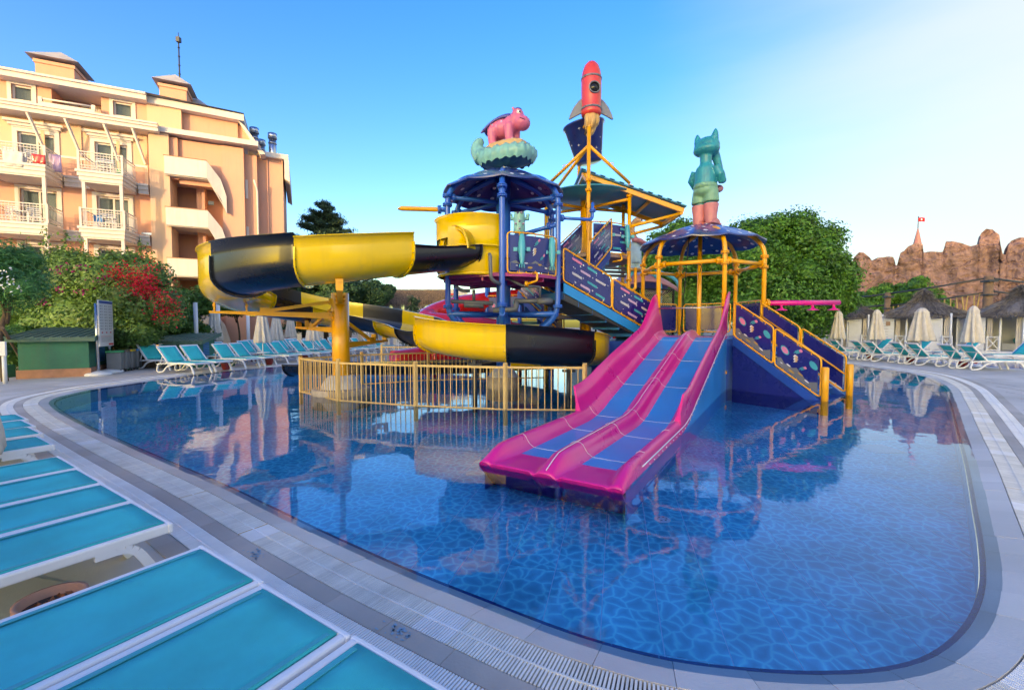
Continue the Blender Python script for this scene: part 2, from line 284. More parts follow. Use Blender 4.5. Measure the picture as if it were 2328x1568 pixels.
# ------------------------------------------------------------------ mesh building
ORG = {}
class MB:
    def __init__(s): s.v = []; s.f = []; s.mi = []; s.sm = []
    def add(s, vs, fs, mi=0, smooth=False):
        o = len(s.v); s.v += [tuple(p) for p in vs]
        for f in fs: s.f.append(tuple(i + o for i in f)); s.mi.append(mi); s.sm.append(smooth)
        return s
    def box(s, c, size, rz=0.0, mi=0, M=None):
        hx, hy, hz = size[0] / 2, size[1] / 2, size[2] / 2
        M = M or (Matrix.Translation(V(c)) @ Matrix.Rotation(rz, 4, 'Z'))
        p = [M @ V((x * hx, y * hy, z * hz)) for z in (-1, 1) for y in (-1, 1) for x in (-1, 1)]
        return s.add(p, [(0, 2, 3, 1), (4, 5, 7, 6), (0, 1, 5, 4), (2, 6, 7, 3), (0, 4, 6, 2), (1, 3, 7, 5)], mi)
    def hexa(s, a, b, mi=0):                          # two quads joined into a solid
        n = len(a)
        fs = [tuple(range(n))[::-1], tuple(range(n, 2 * n))] + [(i, (i + 1) % n, n + (i + 1) % n, n + i) for i in range(n)]
        return s.add(list(a) + list(b), fs, mi)
    def slab(s, pts, off, mi=0):                      # polygon thickened by a vector
        off = V(off); return s.hexa([V(p) for p in pts], [V(p) + off for p in pts], mi)
    def poly(s, pts, mi=0): return s.add(pts, [tuple(range(len(pts)))], mi)
    def beam(s, a, b, w, h, up=(0, 0, 1), mi=0):
        a, b = V(a), V(b); d = (b - a).normalized(); x = d.cross(V(up))
        if x.length < 1e-4: x = d.cross(V((1, 0, 0)))
        x.normalize(); y = x.cross(d).normalized(); x *= w / 2; y *= h / 2
        return s.hexa([a - x - y, a + x - y, a + x + y, a - x + y], [b - x - y, b + x - y, b + x + y, b - x + y], mi)
    def tube(s, pts, r, n=10, closed=False, mi=0, cap=True):
        pts = [V(p) for p in pts]; k = len(pts)
        rs = r if isinstance(r, (list, tuple)) else [r] * k
        tang = []
        for i in range(k):
            if closed: t = pts[(i + 1) % k] - pts[i - 1]
            else: t = pts[min(i + 1, k - 1)] - pts[max(i - 1, 0)]
            tang.append(t.normalized() if t.length > 1e-9 else V((0, 0, 1)))
        x = tang[0].cross(V((0, 0, 1)))
        if x.length < 1e-3: x = tang[0].cross(V((1, 0, 0)))
        x.normalize(); vs = []
        for i in range(k):
            x = x - tang[i] * x.dot(tang[i]); x.normalize(); y = tang[i].cross(x)
            for j in range(n):
                a = 2 * PI * j / n; vs.append(pts[i] + (x * math.cos(a) + y * math.sin(a)) * rs[i])
        fs = []
        for i in range(k if closed else k - 1):
            i2 = (i + 1) % k
            for j in range(n): fs.append((i * n + j, i * n + (j + 1) % n, i2 * n + (j + 1) % n, i2 * n + j))
        s.add(vs, fs, mi, True)
        if cap and not closed:
            o = len(s.v) - k * n
            s.f.append(tuple(o + j for j in range(n))[::-1]); s.mi.append(mi); s.sm.append(False)
            s.f.append(tuple(o + (k - 1) * n + j for j in range(n))); s.mi.append(mi); s.sm.append(False)
        return s
    def lathe(s, prof, n=24, c=(0, 0, 0), mi=0, smooth=True, a0=0.0, a1=2 * PI, fn=None, M=None):
        full = abs(a1 - a0 - 2 * PI) < 1e-6; m = n if full else n + 1; vs = []
        for (r, z) in prof:
            for j in range(m):
                a = a0 + (a1 - a0) * j / n; rr, zz = (r, z) if fn is None else fn(r, z, a)
                p = V((rr * math.cos(a), rr * math.sin(a), zz)); vs.append((M @ p) if M else p + V(c))
        fs = []
        for i in range(len(prof) - 1):
            for j in range(n): fs.append((i * m + j, i * m + (j + 1) % m, (i + 1) * m + (j + 1) % m, (i + 1) * m + j))
        return s.add(vs, fs, mi, smooth)
    def ell(s, c, r, nu=16, nv=10, mi=0, M=None):
        r = (r, r, r) if not isinstance(r, (tuple, list)) else r; vs = []
        M = M or Matrix.Identity(4)
        for i in range(nv + 1):
            t = PI * i / nv
            for j in range(nu):
                a = 2 * PI * j / nu; vs.append(V(c) + (M @ V((r[0] * math.sin(t) * math.cos(a), r[1] * math.sin(t) * math.sin(a), r[2] * math.cos(t)))))
        fs = [(i * nu + j, (i + 1) * nu + j, (i + 1) * nu + (j + 1) % nu, i * nu + (j + 1) % nu) for i in range(nv) for j in range(nu)]
        return s.add(vs, fs, mi, True)
    def grid(s, rows, mi=0, smooth=True, thick=None):  # rows of points -> sheet
        n = len(rows[0]); vs = [p for r_ in rows for p in r_]
        return s.add(vs, [(i * n + j, i * n + j + 1, (i + 1) * n + j + 1, (i + 1) * n + j) for i in range(len(rows) - 1) for j in range(n - 1)], mi, smooth)
    def mesh(s, name, mats, org=(0, 0, 0)):
        o = V(org); me = bpy.data.meshes.new(name)
        me.from_pydata([(p[0] - o.x, p[1] - o.y, p[2] - o.z) for p in s.v], [], s.f)
        for m in ([mats] if isinstance(mats, str) else mats): me.materials.append(MATS[m])
        if s.f:
            me.polygons.foreach_set('material_index', s.mi); me.polygons.foreach_set('use_smooth', s.sm)
        me.update(); return me
    def build(s, name, mats, parent=None, label=None, cat=None, group=None, kind=None, org=None):
        o0 = ORG.get(parent.name, V((0, 0, 0))) if parent else V(org or (0, 0, 0))
        ob = bpy.data.objects.new(name, s.mesh(name, mats, o0)); C.objects.link(ob)
        if parent: ob.parent = parent
        else: ob.location = o0
        ORG[ob.name] = o0
        return tag(ob, label, cat, group, kind)
def tag(o, label=None, cat=None, group=None, kind=None):
    for k, v in (('label', label), ('category', cat), ('group', group), ('kind', kind)):
        if v: o[k] = v
    return o
def thing(name, label, cat, loc=(0, 0, 0), group=None, rz=0.0):
    o = bpy.data.objects.new(name, None); C.objects.link(o); o.location = loc; o.rotation_euler = (0, 0, rz)
    o.empty_display_size = 0.2; ORG[o.name] = V(loc) if rz == 0 else V((0, 0, 0))
    return tag(o, label, cat, group)
def copy_tree(o, loc, rz=0.0, label=None, parent=None, scale=None):
    c = o.copy(); C.objects.link(c)
    if parent: c.parent = parent
    else:
        c.location = loc; c.rotation_euler = (0, 0, rz)
        if scale: c.scale = (scale,) * 3 if isinstance(scale, (int, float)) else scale
        if label: c['label'] = label
    for ch in list(o.children): copy_tree(ch, None, parent=c)
    return c
def remesh(ob, voxel, smooth=4):
    m = ob.modifiers.new('join', 'REMESH'); m.mode = 'VOXEL'; m.voxel_size = voxel; m.use_smooth_shade = True
    s = ob.modifiers.new('smooth', 'SMOOTH'); s.factor = 0.5; s.iterations = smooth
    return ob
def bezier3(a, b, c, n=6):
    a, b, c = V(a), V(b), V(c); return [a * (1 - t) ** 2 + b * 2 * t * (1 - t) + c * t * t for t in [i / n for i in range(n + 1)]]
def rounded(pts, r, n=5, closed=False):                # polyline with rounded corners
    pts = [V(p) for p in pts]; out = []; k = len(pts)
    for i in range(k):
        if not closed and i in (0, k - 1): out.append(pts[i]); continue
        p, a, b = pts[i], pts[i - 1], pts[(i + 1) % k]
        ra = min(r, (a - p).length * .45, (b - p).length * .45)
        out += bezier3(p + (a - p).normalized() * ra, p, p + (b - p).normalized() * ra, n)
    return out
def catmull(pts, per=8, closed=False):
    P = [np.array(p, float) for p in pts]; n = len(P); out = []
    for i in range(n if closed else n - 1):
        p0 = P[i - 1] if (closed or i > 0) else 2 * P[0] - P[1]; p1 = P[i]; p2 = P[(i + 1) % n]
        p3 = P[(i + 2) % n] if (closed or i + 2 < n) else 2 * P[-1] - P[-2]
        for j in range(per):
            t = j / per
            out.append(0.5 * (2 * p1 + (p2 - p0) * t + (2 * p0 - 5 * p1 + 4 * p2 - p3) * t * t + (3 * p1 - p0 - 3 * p2 + p3) * t ** 3))
    if not closed: out.append(P[-1])
    return np.array(out)
def leafmesh(name, pts, nrm, size, matname, parent=None, aspect=0.5, label=None, cat=None, group=None, kind=None, fold=0.25):
    """pts, nrm: arrays of leaf positions and facing directions -> one mesh of small folded leaves"""
    n = len(pts); o0 = np.array(ORG.get(parent.name, V((0, 0, 0)))) if parent else np.zeros(3)
    nrm = nrm / (np.linalg.norm(nrm, axis=1, keepdims=True) + 1e-9)
    a = rng.normal(size=(n, 3)); a -= nrm * np.sum(a * nrm, 1, keepdims=True); a /= np.linalg.norm(a, axis=1, keepdims=True) + 1e-9
    b = np.cross(nrm, a); sz = size * rng.uniform(0.6, 1.35, (n, 1)); p = pts - o0
    q = np.empty((n, 4, 3)); q[:, 0] = p - a * sz * .5; q[:, 1] = p + b * sz * aspect * .5 + nrm * sz * fold * .3
    q[:, 2] = p + a * sz * .5 - nrm * sz * fold * .4; q[:, 3] = p - b * sz * aspect * .5 + nrm * sz * fold * .3
    me = bpy.data.meshes.new(name); me.vertices.add(4 * n); me.vertices.foreach_set('co', q.reshape(-1))
    me.loops.add(4 * n); me.loops.foreach_set('vertex_index', np.arange(4 * n, dtype=np.int32))
    me.polygons.add(n); me.polygons.foreach_set('loop_start', np.arange(0, 4 * n, 4, dtype=np.int32))
    me.update(calc_edges=True); me.materials.append(MATS[matname])
    ob = bpy.data.objects.new(name, me); C.objects.link(ob)
    if parent: ob.parent = parent
    ORG[ob.name] = V(o0)
    return tag(ob, label, cat, group, kind)
def lobe_points(lobes, n, lo=0.72, hi=1.06, up=0.35, clump=0):
    """points spread through the outer volume of ellipsoid lobes (x, y, z, rx, ry, rz)"""
    L = np.array(lobes, float); w = (L[:, 3] * L[:, 4] + L[:, 4] * L[:, 5] + L[:, 3] * L[:, 5]); k = rng.choice(len(L), n, p=w / w.sum())
    d = rng.normal(size=(n, 3)); d /= np.linalg.norm(d, axis=1, keepdims=True)
    r = rng.uniform(lo, hi, (n, 1)) + rng.normal(0, 0.03, (n, 1))
    pts = L[k, :3] + d * L[k, 3:] * r
    nr = d + rng.normal(0, 0.55, (n, 3)) + np.array([0, 0, up])
    return pts, nr
# ================================================================== pool, copings, gratings, deck
EDGE_PX = [(125, 910), (160, 945), (300, 1010), (500, 1095), (700, 1190), (900, 1280), (1100, 1360), (1300, 1435), (1500, 1490), (1700, 1517), (1900, 1525), (2050, 1510), (2150, 1470), (2215, 1400), (2240, 1320), (2235, 1230), (2220, 1150), (2200, 1050), (2180, 980), (2160, 910), (2140, 875), (2080, 850), (1980, 835), (1900, 825)]
ed = [G(x, y, -0.03).to_2d() for x, y in EDGE_PX] + [V((15, 24)), V((12.5, 27)), V((6, 28.5)), V((-2, 28.5)), V((-7, 27.5)), V((-9.6, 24))] + [G(x, y, -0.03).to_2d() for x, y in [(680, 828), (500, 845), (300, 872), (200, 888)]]
ec = catmull([(p.x, p.y) for p in ed], 24, True)
seg = np.linalg.norm(np.roll(ec, -1, 0) - ec, axis=1); cum = np.concatenate([[0], np.cumsum(seg)]); PER = cum[-1]
ecl = np.vstack([ec, ec[:1]])
def edge_at(s):                                        # point and outward normal of the water's edge at arc length s
    s = s % PER; p = np.array([np.interp(s, cum, ecl[:, 0]), np.interp(s, cum, ecl[:, 1])])
    a, b = (s - 0.12) % PER, (s + 0.12) % PER
    t = np.array([np.interp(b, cum, ecl[:, 0]) - np.interp(a, cum, ecl[:, 0]), np.interp(b, cum, ecl[:, 1]) - np.interp(a, cum, ecl[:, 1])]); t /= np.linalg.norm(t)
    return p, np.array([t[1], -t[0]])
def eo(s, d, z):
    p, n = edge_at(s); return V((p[0] + n[0] * d, p[1] + n[1] * d, z))
NS = int(PER / 0.12); SS = [PER * i / NS for i in range(NS)]
def ring(d, z): return [eo(s, d, z) for s in SS]
def poly_np(d): return np.array([[*eo(s, d, 0).to_2d()] for s in SS])
def inside(poly, pts):
    x, y = pts[:, 0], pts[:, 1]; r = np.zeros(len(pts), bool); j = len(poly) - 1
    for i in range(len(poly)):
        xi, yi = poly[i]; xj, yj = poly[j]
        c = ((yi > y) != (yj > y)) & (x < (xj - xi) * (y - yi) / (yj - yi + 1e-12) + xi); r ^= c; j = i
    return r
ZF = -0.36
SD = V((-21.5, -11.0, 0))
# ground: one sheet to the horizon with the pool cut out
def sheet_with_hole(name, hole, half, z, m, kind='structure', label=None):
    import bmesh
    bm = bmesh.new(); hv = [bm.verts.new((p.x, p.y, z)) for p in hole]; he = [bm.edges.new((hv[i], hv[(i + 1) % len(hv)])) for i in range(len(hv))]
    ov = [bm.verts.new((x * half, y * half + 10, z)) for x, y in ((-1, -1), (1, -1), (1, 1), (-1, 1))]; oe = [bm.edges.new((ov[i], ov[(i + 1) % 4])) for i in range(4)]
    bmesh.ops.triangle_fill(bm, use_beauty=True, use_dissolve=False, edges=he + oe, normal=(0, 0, 1))
    me = bpy.data.meshes.new(name); bm.to_mesh(me); bm.free(); me.materials.append(MATS[m])
    ob = bpy.data.objects.new(name, me); C.objects.link(ob); ORG[ob.name] = V((0, 0, 0)); return tag(ob, label, None, None, kind)
ground = sheet_with_hole('ground', ring(0.2, 0)[::4], 700, -0.05, 'bare_ground')
deck = sheet_with_hole('pool_deck', ring(0.94, 0)[::2], 48, -0.006, 'deck_stone')
# paving slabs of the deck, the nearest ones as pieces
slab_me = MB().box((0, 0, 0), (0.592, 0.592, 0.02)).mesh('paving_slab', 'deck_stone')
TA = math.atan2(237, 1000); ca, sa = math.cos(TA), math.sin(TA)
outer = poly_np(0.96); cand = []
for i in range(-45, 45):
    for j in range(-12, 45):
        x, y = i * 0.6, j * 0.6; X, Y = x * ca + y * sa, -x * sa + y * ca
        if Y < 0.1 or Y > 22: continue
        if abs(X) > 1.35 * Y + 1.2: continue
        cand.append((math.hypot(X, Y), X, Y))
cand.sort(); cs = np.array(cand); crn = []
for dx, dy in ((-.3, -.3), (.3, -.3), (.3, .3), (-.3, .3)):
    crn.append(inside(outer, np.c_[cs[:, 1] + dx * ca + dy * sa, cs[:, 2] - dx * sa + dy * ca]))
ok = ~(crn[0] | crn[1] | crn[2] | crn[3])
for k, (d, X, Y) in enumerate([c for c, o in zip(cand, ok) if o][:300]):
    o = bpy.data.objects.new('paving_slab', slab_me); C.objects.link(o); o.parent = deck; o.location = (X, Y, -0.008 + random.uniform(-.0008, .0008)); o.rotation_euler = (0, 0, -TA)
# pool basin
basin = sheet = None
mb = MB(); hv = ring(-0.035, ZF - 0.003)[::2]; mb.poly(hv); basin = mb.build('pool_floor', 'grout', kind='structure')
mb = MB(); a, b = ring(-0.035, -0.075), ring(-0.035, ZF - 0.012)
mb.add(a + b, [(i, (i + 1) % NS, NS + (i + 1) % NS, NS + i) for i in range(NS)], smooth=True); mb.build('pool_wall', 'pool_wall', kind='structure')
tile_me = MB().box((0, 0, 0), (0.3925, 0.7925, 0.012)).mesh('pool_tile', 'pool_tile')
inner = poly_np(-0.06); cand = []
for i in range(-60, 60):
    for j in range(-4, 42):
        x, y = i * 0.4, j * 0.8; X, Y = x * ca + y * sa + 0.12, -x * sa + y * ca
        if 1.5 < Y < 29: cand.append((math.hypot(X, Y), X, Y))
cand.sort(); cs = np.array(cand); cnt = np.zeros(len(cs), int)
for dx, dy in ((-.2, -.4), (.2, -.4), (.2, .4), (-.2, .4), (0, 0)):
    cnt += inside(inner, np.c_[cs[:, 1] + dx * ca + dy * sa, cs[:, 2] - dx * sa + dy * ca])
full = [c for c, k in zip(cand, cnt) if k == 5]; part = [c for c, k in zip(cand, cnt) if 0 < k < 5]
for d, X, Y in full[:300]:
    o = bpy.data.objects.new('pool_tile', tile_me); C.objects.link(o); o.parent = basin; o.location = (X, Y, ZF - 0.006); o.rotation_euler = (0, 0, -TA)
rest = MB()
for d, X, Y in full[300:]: rest.box((X, Y, ZF - 0.006), (0.3925, 0.7925, 0.012), -TA)
rest.build('pool_tiles', 'pool_tile', basin, kind='stuff')
# tiles cut along the rim
import bmesh
ring_poly = [V((p.x, p.y)) for p in ring(-0.04, 0)]
def clip(poly, clip_pts):
    # keep the part of a tile inside the rim: sample-based, the rim is locally straight
    out = [p for p in poly]
    c = sum(poly, V((0, 0))) / len(poly)
    k = min(range(len(clip_pts)), key=lambda i: (clip_pts[i] - c).length)
    for kk in (k - 4, k, k + 4):
        a, b = clip_pts[kk % len(clip_pts)], clip_pts[(kk + 1) % len(clip_pts)]; t = b - a; n = V((-t.y, t.x))
        res = []
        for i in range(len(out)):
            p, q = out[i], out[(i + 1) % len(out)]; dp, dq = (p - a).dot(n), (q - a).dot(n)
            if dp >= 0: res.append(p)
            if (dp >= 0) != (dq >= 0): res.append(p + (q - p) * (dp / (dp - dq)))
        out = res
        if len(out) < 3: return []
    return out
cutm = MB()
for d, X, Y in part:
    sq = [V((X + dx * ca + dy * sa, Y - dx * sa + dy * ca)) for dx, dy in ((-.1962, -.3962), (.1962, -.3962), (.1962, .3962), (-.1962, .3962))]
    cl = clip(sq, ring_poly)
    if len(cl) >= 3: cutm.poly([(p.x, p.y, ZF) for p in cl])
cutm.build('rim_tiles', 'pool_tile', basin, kind='stuff')
# drains on the floor
for px, py in ((1590, 1108), (1505, 1180)):
    p = G(px, py, ZF); m = MB(); m.lathe([(0, 0.006), (0.075, 0.006), (0.085, 0.0)], 20, (p.x, p.y, ZF + 0.002))
    for k in range(6): m.box((p.x + 0.045 * math.cos(k * PI / 3), p.y + .045 * math.sin(k * PI / 3), ZF + .009), (0.02, 0.012, 0.002), mi=1)
    m.build('floor_drain', ['white_plastic', 'dark_metal'], basin)
for px, py in ((1985, 992), (1997, 1020)):
    p = G(px, py, ZF); m = MB()
    for k in range(9): m.box((p.x + (k - 4) * 0.06, p.y, ZF + .006), (0.035, 0.5, 0.008))
    m.build('drain_grille', 'white_plastic', basin)
# water
mb = MB(); mb.poly(ring(0.12, -0.029)); water = mb.build('pool_water', 'water', kind='structure')
# bands around the water: pieces along the edge
def vis(s):
    p, n = edge_at(s); return p[1] > 1.0 and abs(p[0]) < 1.3 * p[1] + 1.5
def band(name, mname, d0, z0, d1, z1, length, parent, gap=0.004, th=0.05, nseg=3, off=0.0):
    n = int(PER / length); L = PER / n
    for i in range(n):
        s0, s1 = off + i * L + gap / 2, off + (i + 1) * L - gap / 2
        if not vis(s0): continue
        m = MB(); rows = []
        dz = random.uniform(-.0012, .0012)
        for q in range(nseg + 1):
            s = s0 + (s1 - s0) * q / nseg
            rows.append([eo(s, d0, z0 - th), eo(s, d0, z0 + dz), eo(s, d1, z1 + dz), eo(s, d1, z1 - th)])
        m.grid(rows, smooth=False); m.poly(rows[0]); m.poly(rows[-1][::-1])
        m.build(name, mname, parent)
def holder(name, d0, d1, z, m):
    a, b = ring(d0, z), ring(d1, z); q = MB()
    q.add(a + b, [(i, NS + i, NS + (i + 1) % NS, (i + 1) % NS) for i in range(NS)])
    return q.build(name, m, kind='structure')
cop = holder('pool_coping', -0.03, 0.24, -0.095, 'grout')
band('edge_tile', 'edge_blue', -0.03, -0.05, 0.001, -0.043, 0.25, cop, 0.003)
band('coping_stone', 'coping_stone', 0.002, -0.044, 0.23, 0.002, 0.36, cop, 0.003)
chan = holder('overflow_channel', 0.225, 0.83, -0.06, 'gutter')
band('strip_stone', 'strip_stone', 0.475, 0.0, 0.598, 0.0, 0.45, chan, 0.003)
bord = holder('deck_border', 0.80, 0.97, -0.03, 'grout')
band('border_stone', 'strip_stone', 0.805, 0.0, 0.95, 0.0, 0.42, bord, 0.003)
def grating(parent, d0, d1, mats, panel=0.25, pitch=0.0185):
    n = int(PER / panel); L = PER / n; w = pitch * 0.31
    for i in range(n):
        s0 = i * L
        if not vis(s0): continue
        p, nn = edge_at(s0); near = math.hypot(*p) < 14
        m = MB(); k = int(round(L / pitch)); ri = random.random()
        for q in range(k):
            s = s0 + (q + .5) * L / k
            p, nn = edge_at(s); t = np.array([-nn[1], nn[0]]); zz = random.uniform(-.0008, .0008)
            def P(d, e, z): return V((p[0] + nn[0] * d + t[0] * e, p[1] + nn[1] * d + t[1] * e, z))
            ww = w if near else w * 1.25
            aa = [P(d0, -ww, -.02), P(d0, ww, -.02), P(d0, ww, zz + .001), P(d0, -ww, zz + .001)]
            bb = [P(d1, -ww, -.02), P(d1, ww, -.02), P(d1, ww, zz + .001), P(d1, -ww, zz + .001)]
            amber = 1 if (len(mats) > 1 and random.random() < 0.006) else 0
            m.add(aa + bb, [(3, 2, 6, 7), (1, 2, 6, 5), (0, 3, 7, 4), (0, 1, 2, 3), (4, 5, 6, 7)], amber)
        dm = (d0 + d1) / 2
        rows = [[eo(s0 + L * q / 3, dm - .006, -.012), eo(s0 + L * q / 3, dm - .006, .0032), eo(s0 + L * q / 3, dm + .006, .0032), eo(s0 + L * q / 3, dm + .006, -.012)] for q in range(4)]
        m.grid(rows, smooth=False)
        mm = list(mats)
        if len(mats) > 1 and ri < 0.12: mm[0] = 'grate_white'
        m.build('grating_panel', mm, parent)
grating(chan, 0.238, 0.468, ['grate_cream', 'grate_amber'])
grating(chan, 0.604, 0.796, ['grate_white'])
# worn blue stencil marks on the strip stones
for px, py in ((905, 1440), (545, 1276)):
    m = MB(); c = G(px, py); k = int(np.argmin(np.linalg.norm(ec - np.array([c.x, c.y]), axis=1))); s0 = cum[k]
    for q in range(26):
        s1, d1 = s0 + random.gauss(0, .06), random.uniform(.495, .58); w_, h_ = random.uniform(.004, .014), random.uniform(.004, .012)
        m.poly([eo(s1 - w_, d1 - h_, .0035), eo(s1 + w_, d1 - h_ * .6, .0035), eo(s1 + w_ * .8, d1 + h_, .0035), eo(s1 - w_, d1 + h_ * .7, .0035)])
    m.build('worn_stencil', 'stencil', chan, kind='stuff')
# ================================================================== water play structure
def hexa_pts(c, r, a0): return [V((c[0] + r * math.cos(a0 + k * PI / 3), c[1] + r * math.sin(a0 + k * PI / 3), 0)) for k in range(6)]
def flange(m, p, ax, r, mi=0, bolts=True):
    ax = V(ax).normalized(); p = V(p)
    m.tube([p - ax * .032, p - ax * .006], r, 16, mi=mi); m.tube([p + ax * .006, p + ax * .032], r, 16, mi=mi); m.tube([p - ax * .01, p + ax * .01], r * .8, 12, mi=mi)
    if bolts:
        x = ax.cross(V((0, 0, 1)));
        if x.length < .01: x = V((1, 0, 0))
        x.normalize(); y = ax.cross(x)
        for k in range(8):
            q = p + (x * math.cos(k * PI / 4) + y * math.sin(k * PI / 4)) * r * .84; m.tube([q - ax * .05, q + ax * .05], .011, 6, mi=mi)
PR = ['white_print', 'teal_print', 'lilac_print', 'gray_print', 'pink_print', 'tan_print', 'rock_print', 'amber_print']
class Print:                                            # flat print on a panel: o + u*x + v*y, lifted along n
    def __init__(s, o, u, v, n, lift=0.004): s.o, s.u, s.v, s.n = V(o), V(u), V(v), V(n).normalized() * lift; s.m = MB(); s.k = 0
    def P(s, x, y): return s.o + s.u * x + s.v * y + s.n * (1 + s.k * .35)
    def disc(s, x, y, r, mi, ry=None, n=12):
        ry = ry or r; s.m.poly([s.P(x + r * math.cos(a), y + ry * math.sin(a)) for a in [2 * PI * i / n for i in range(n)]], mi); s.k = (s.k + 1) % 7
    def poly(s, pts, mi): s.m.poly([s.P(*p) for p in pts], mi); s.k = (s.k + 1) % 7
    def caps(s, x, y, L, r, mi, ang=0.0, n=6):
        for i in range(n):
            t = (i / (n - 1) - .5) * L; s.disc(x + t * math.cos(ang), y + t * math.sin(ang), r, mi, n=10)
    def bolt(s, x, y, k, mi=5):
        pts = [(-.1, .5), (.25, .5), (.08, .18), (.3, .18), (.05, -.12), (.2, -.12), (-.25, -.55), (-.1, -.2), (-.28, -.2), (-.1, .12), (-.28, .12)]
        s.poly([(x + a * k - .03 * k, y + b * k) for a, b in pts], 0); s.poly([(x + a * k * .8 + .06 * k, y + b * k * .9) for a, b in pts], mi)
    def comet(s, x, y, L, r, ang, c1=4, c2=1):
        c, d = math.cos(ang), math.sin(ang)
        for off in (-.7, 0, .7):
            w = r * .28; l2 = L * (.55 + .25 * (off == 0))
            q = [(0, off * r - w), (0, off * r + w), (-l2, off * r + w * .8), (-l2, off * r - w * .8)]
            s.poly([(x + a * c - b * d, y + a * d + b * c) for a, b in q], c2)
        q = [(r * math.cos(a) + L * .15 * (math.cos(a) > 0), r * math.sin(a)) for a in [2 * PI * i / 12 for i in range(12)]]
        s.poly([(x + a * c - b * d + L * .12 * c, y + a * d + b * c + L * .12 * d) for a, b in q], c1)
    def hills(s, w, h):
        top = [(w * i / 10, h * (.75 + .3 * math.sin(i * 1.3 + 1) * (i % 3 != 0))) for i in range(11)]
        s.poly([(0, 0), (w, 0)] + top[::-1], 6)
    def build(s, parent): return s.m.build('printed_pattern', PR, parent, kind='stuff')
def rain_print(pr, w, h, seed, ang=0.0, dens=1.0):
    rd = random.Random(seed); cols = [2, 1, 3, 1, 2, 3, 4, 1]; k = 0
    r = 0.037
    ny = max(2, int(h / 0.19)); nx = max(1, int(w / 0.46))
    for j in range(ny):
        for i in range(nx):
            x = (i + .5 + (.25 if j % 2 else -.2)) * w / nx; y = (j + .5) * h / ny
            if .15 < x < w - .15: pr.caps(x, y, .25, r, cols[k % 8], ang); k += 1
            for q in range(2):
                xx, yy = x + rd.uniform(.1, .26), y + rd.uniform(-.09, .09)
                if .04 < xx < w - .04 and .04 < yy < h - .04: pr.disc(xx, yy, rd.choice((.011, .017, .024)), rd.choice((0, 3)), n=8)
def space_print(pr, w, h, ang=0.0):
    pr.hills(w, h * .30); pr.disc(w * .20, h * .60, .1, 1); pr.disc(w * .20, h * .60, .078, 4)
    pr.bolt(w * .48, h * .55, .20); pr.comet(w * .56, h * .86, .22, .03, .8); pr.comet(w * .68, h * .45, .2, .028, .8)
    pr.disc(w * .9, h * .72, .09, 1); pr.disc(w * .9, h * .72, .07, 4)
    for x, y, a, c in ((.3, .22, .05, 0), (.75, .12, .05, 0), (.12, .14, .03, 0), (.6, .2, .06, 7), (.38, .1, .07, 7)): pr.disc(w * x, h * y, a, c, ry=a * .38, n=10)
def railing(root, a, b, z0, h, drop=0.0, pname='rain', seed=1, frame='yellow_paint', mname='navy', out=None, r=0.022, inset=.06, printed=True, bow=0.0):
    """guard panel between two floor points a, b: tube frame with a printed board in it; drop = how much b's end is lower"""
    a, b = V(a), V(b); u = (b - a); w = u.length; u.normalize(); nrm = V((u.y, -u.x, 0))
    if out is not None and nrm.dot(V(out)) < 0: nrm = -nrm
    A = V((a.x, a.y, z0)); us = (V((b.x, b.y, z0 - drop)) - A) / w; up = V((0, 0, 1))
    def bowed(p):
        x = (p - A).dot(u) / w; return p + nrm * bow * math.sin(max(0, min(1, x)) * PI)
    pts = [A + us * x + up * y for x, y in ((0, 0), (w, 0), (w, h), (0, h))]
    rr = rounded(pts, .09, 4, True)
    dense = []
    for i in range(len(rr)):
        p, q = rr[i], rr[(i + 1) % len(rr)]; k = 6 if (q - p).length > .3 else 1
        dense += [p + (q - p) * t / k for t in range(k)]
    f = MB().tube([bowed(p) for p in dense], r, 8, True)
    for x in (.2, .5, .8):
        p = A + us * w * x; f.tube([bowed(p + up * h), bowed(p + up * (h - inset - .02))], .012, 6); f.tube([bowed(p), bowed(p + up * (inset + .02))], .012, 6)
    fr = f.build('rail_frame', frame, root)
    k = 10 if bow else 1; rows = [[], [], [], []]; iw = w - 2 * inset
    for i in range(k + 1):
        x = inset + iw * i / k; p = A + us * x
        for q, (y, t) in enumerate(((inset, .009), (h - inset, .009), (h - inset, -.009), (inset, -.009))): rows[q].append(bowed(p + up * y) + nrm * t)
    pb = MB(); pb.grid([rows[0], rows[1], rows[2], rows[3], rows[0]], smooth=False)
    pb.poly([rows[q][0] for q in range(4)]); pb.poly([rows[q][-1] for q in range(4)])
    board = pb.build('panel', mname, root)
    if printed:
        o = A + us * inset + up * inset + nrm * .009
        pr = Print(o, us, up, nrm)
        if bow:
            pr.P = lambda x, y, pr=pr: bowed(A + us * (inset + x) + up * (inset + y)) + nrm * (.009 + .004 * (1 + pr.k * .35))
        (rain_print if pname == 'rain' else space_print)(pr, iw, h - 2 * inset, *((seed, 0.0) if pname == 'rain' else ()))
        pr.build(board)
    return fr
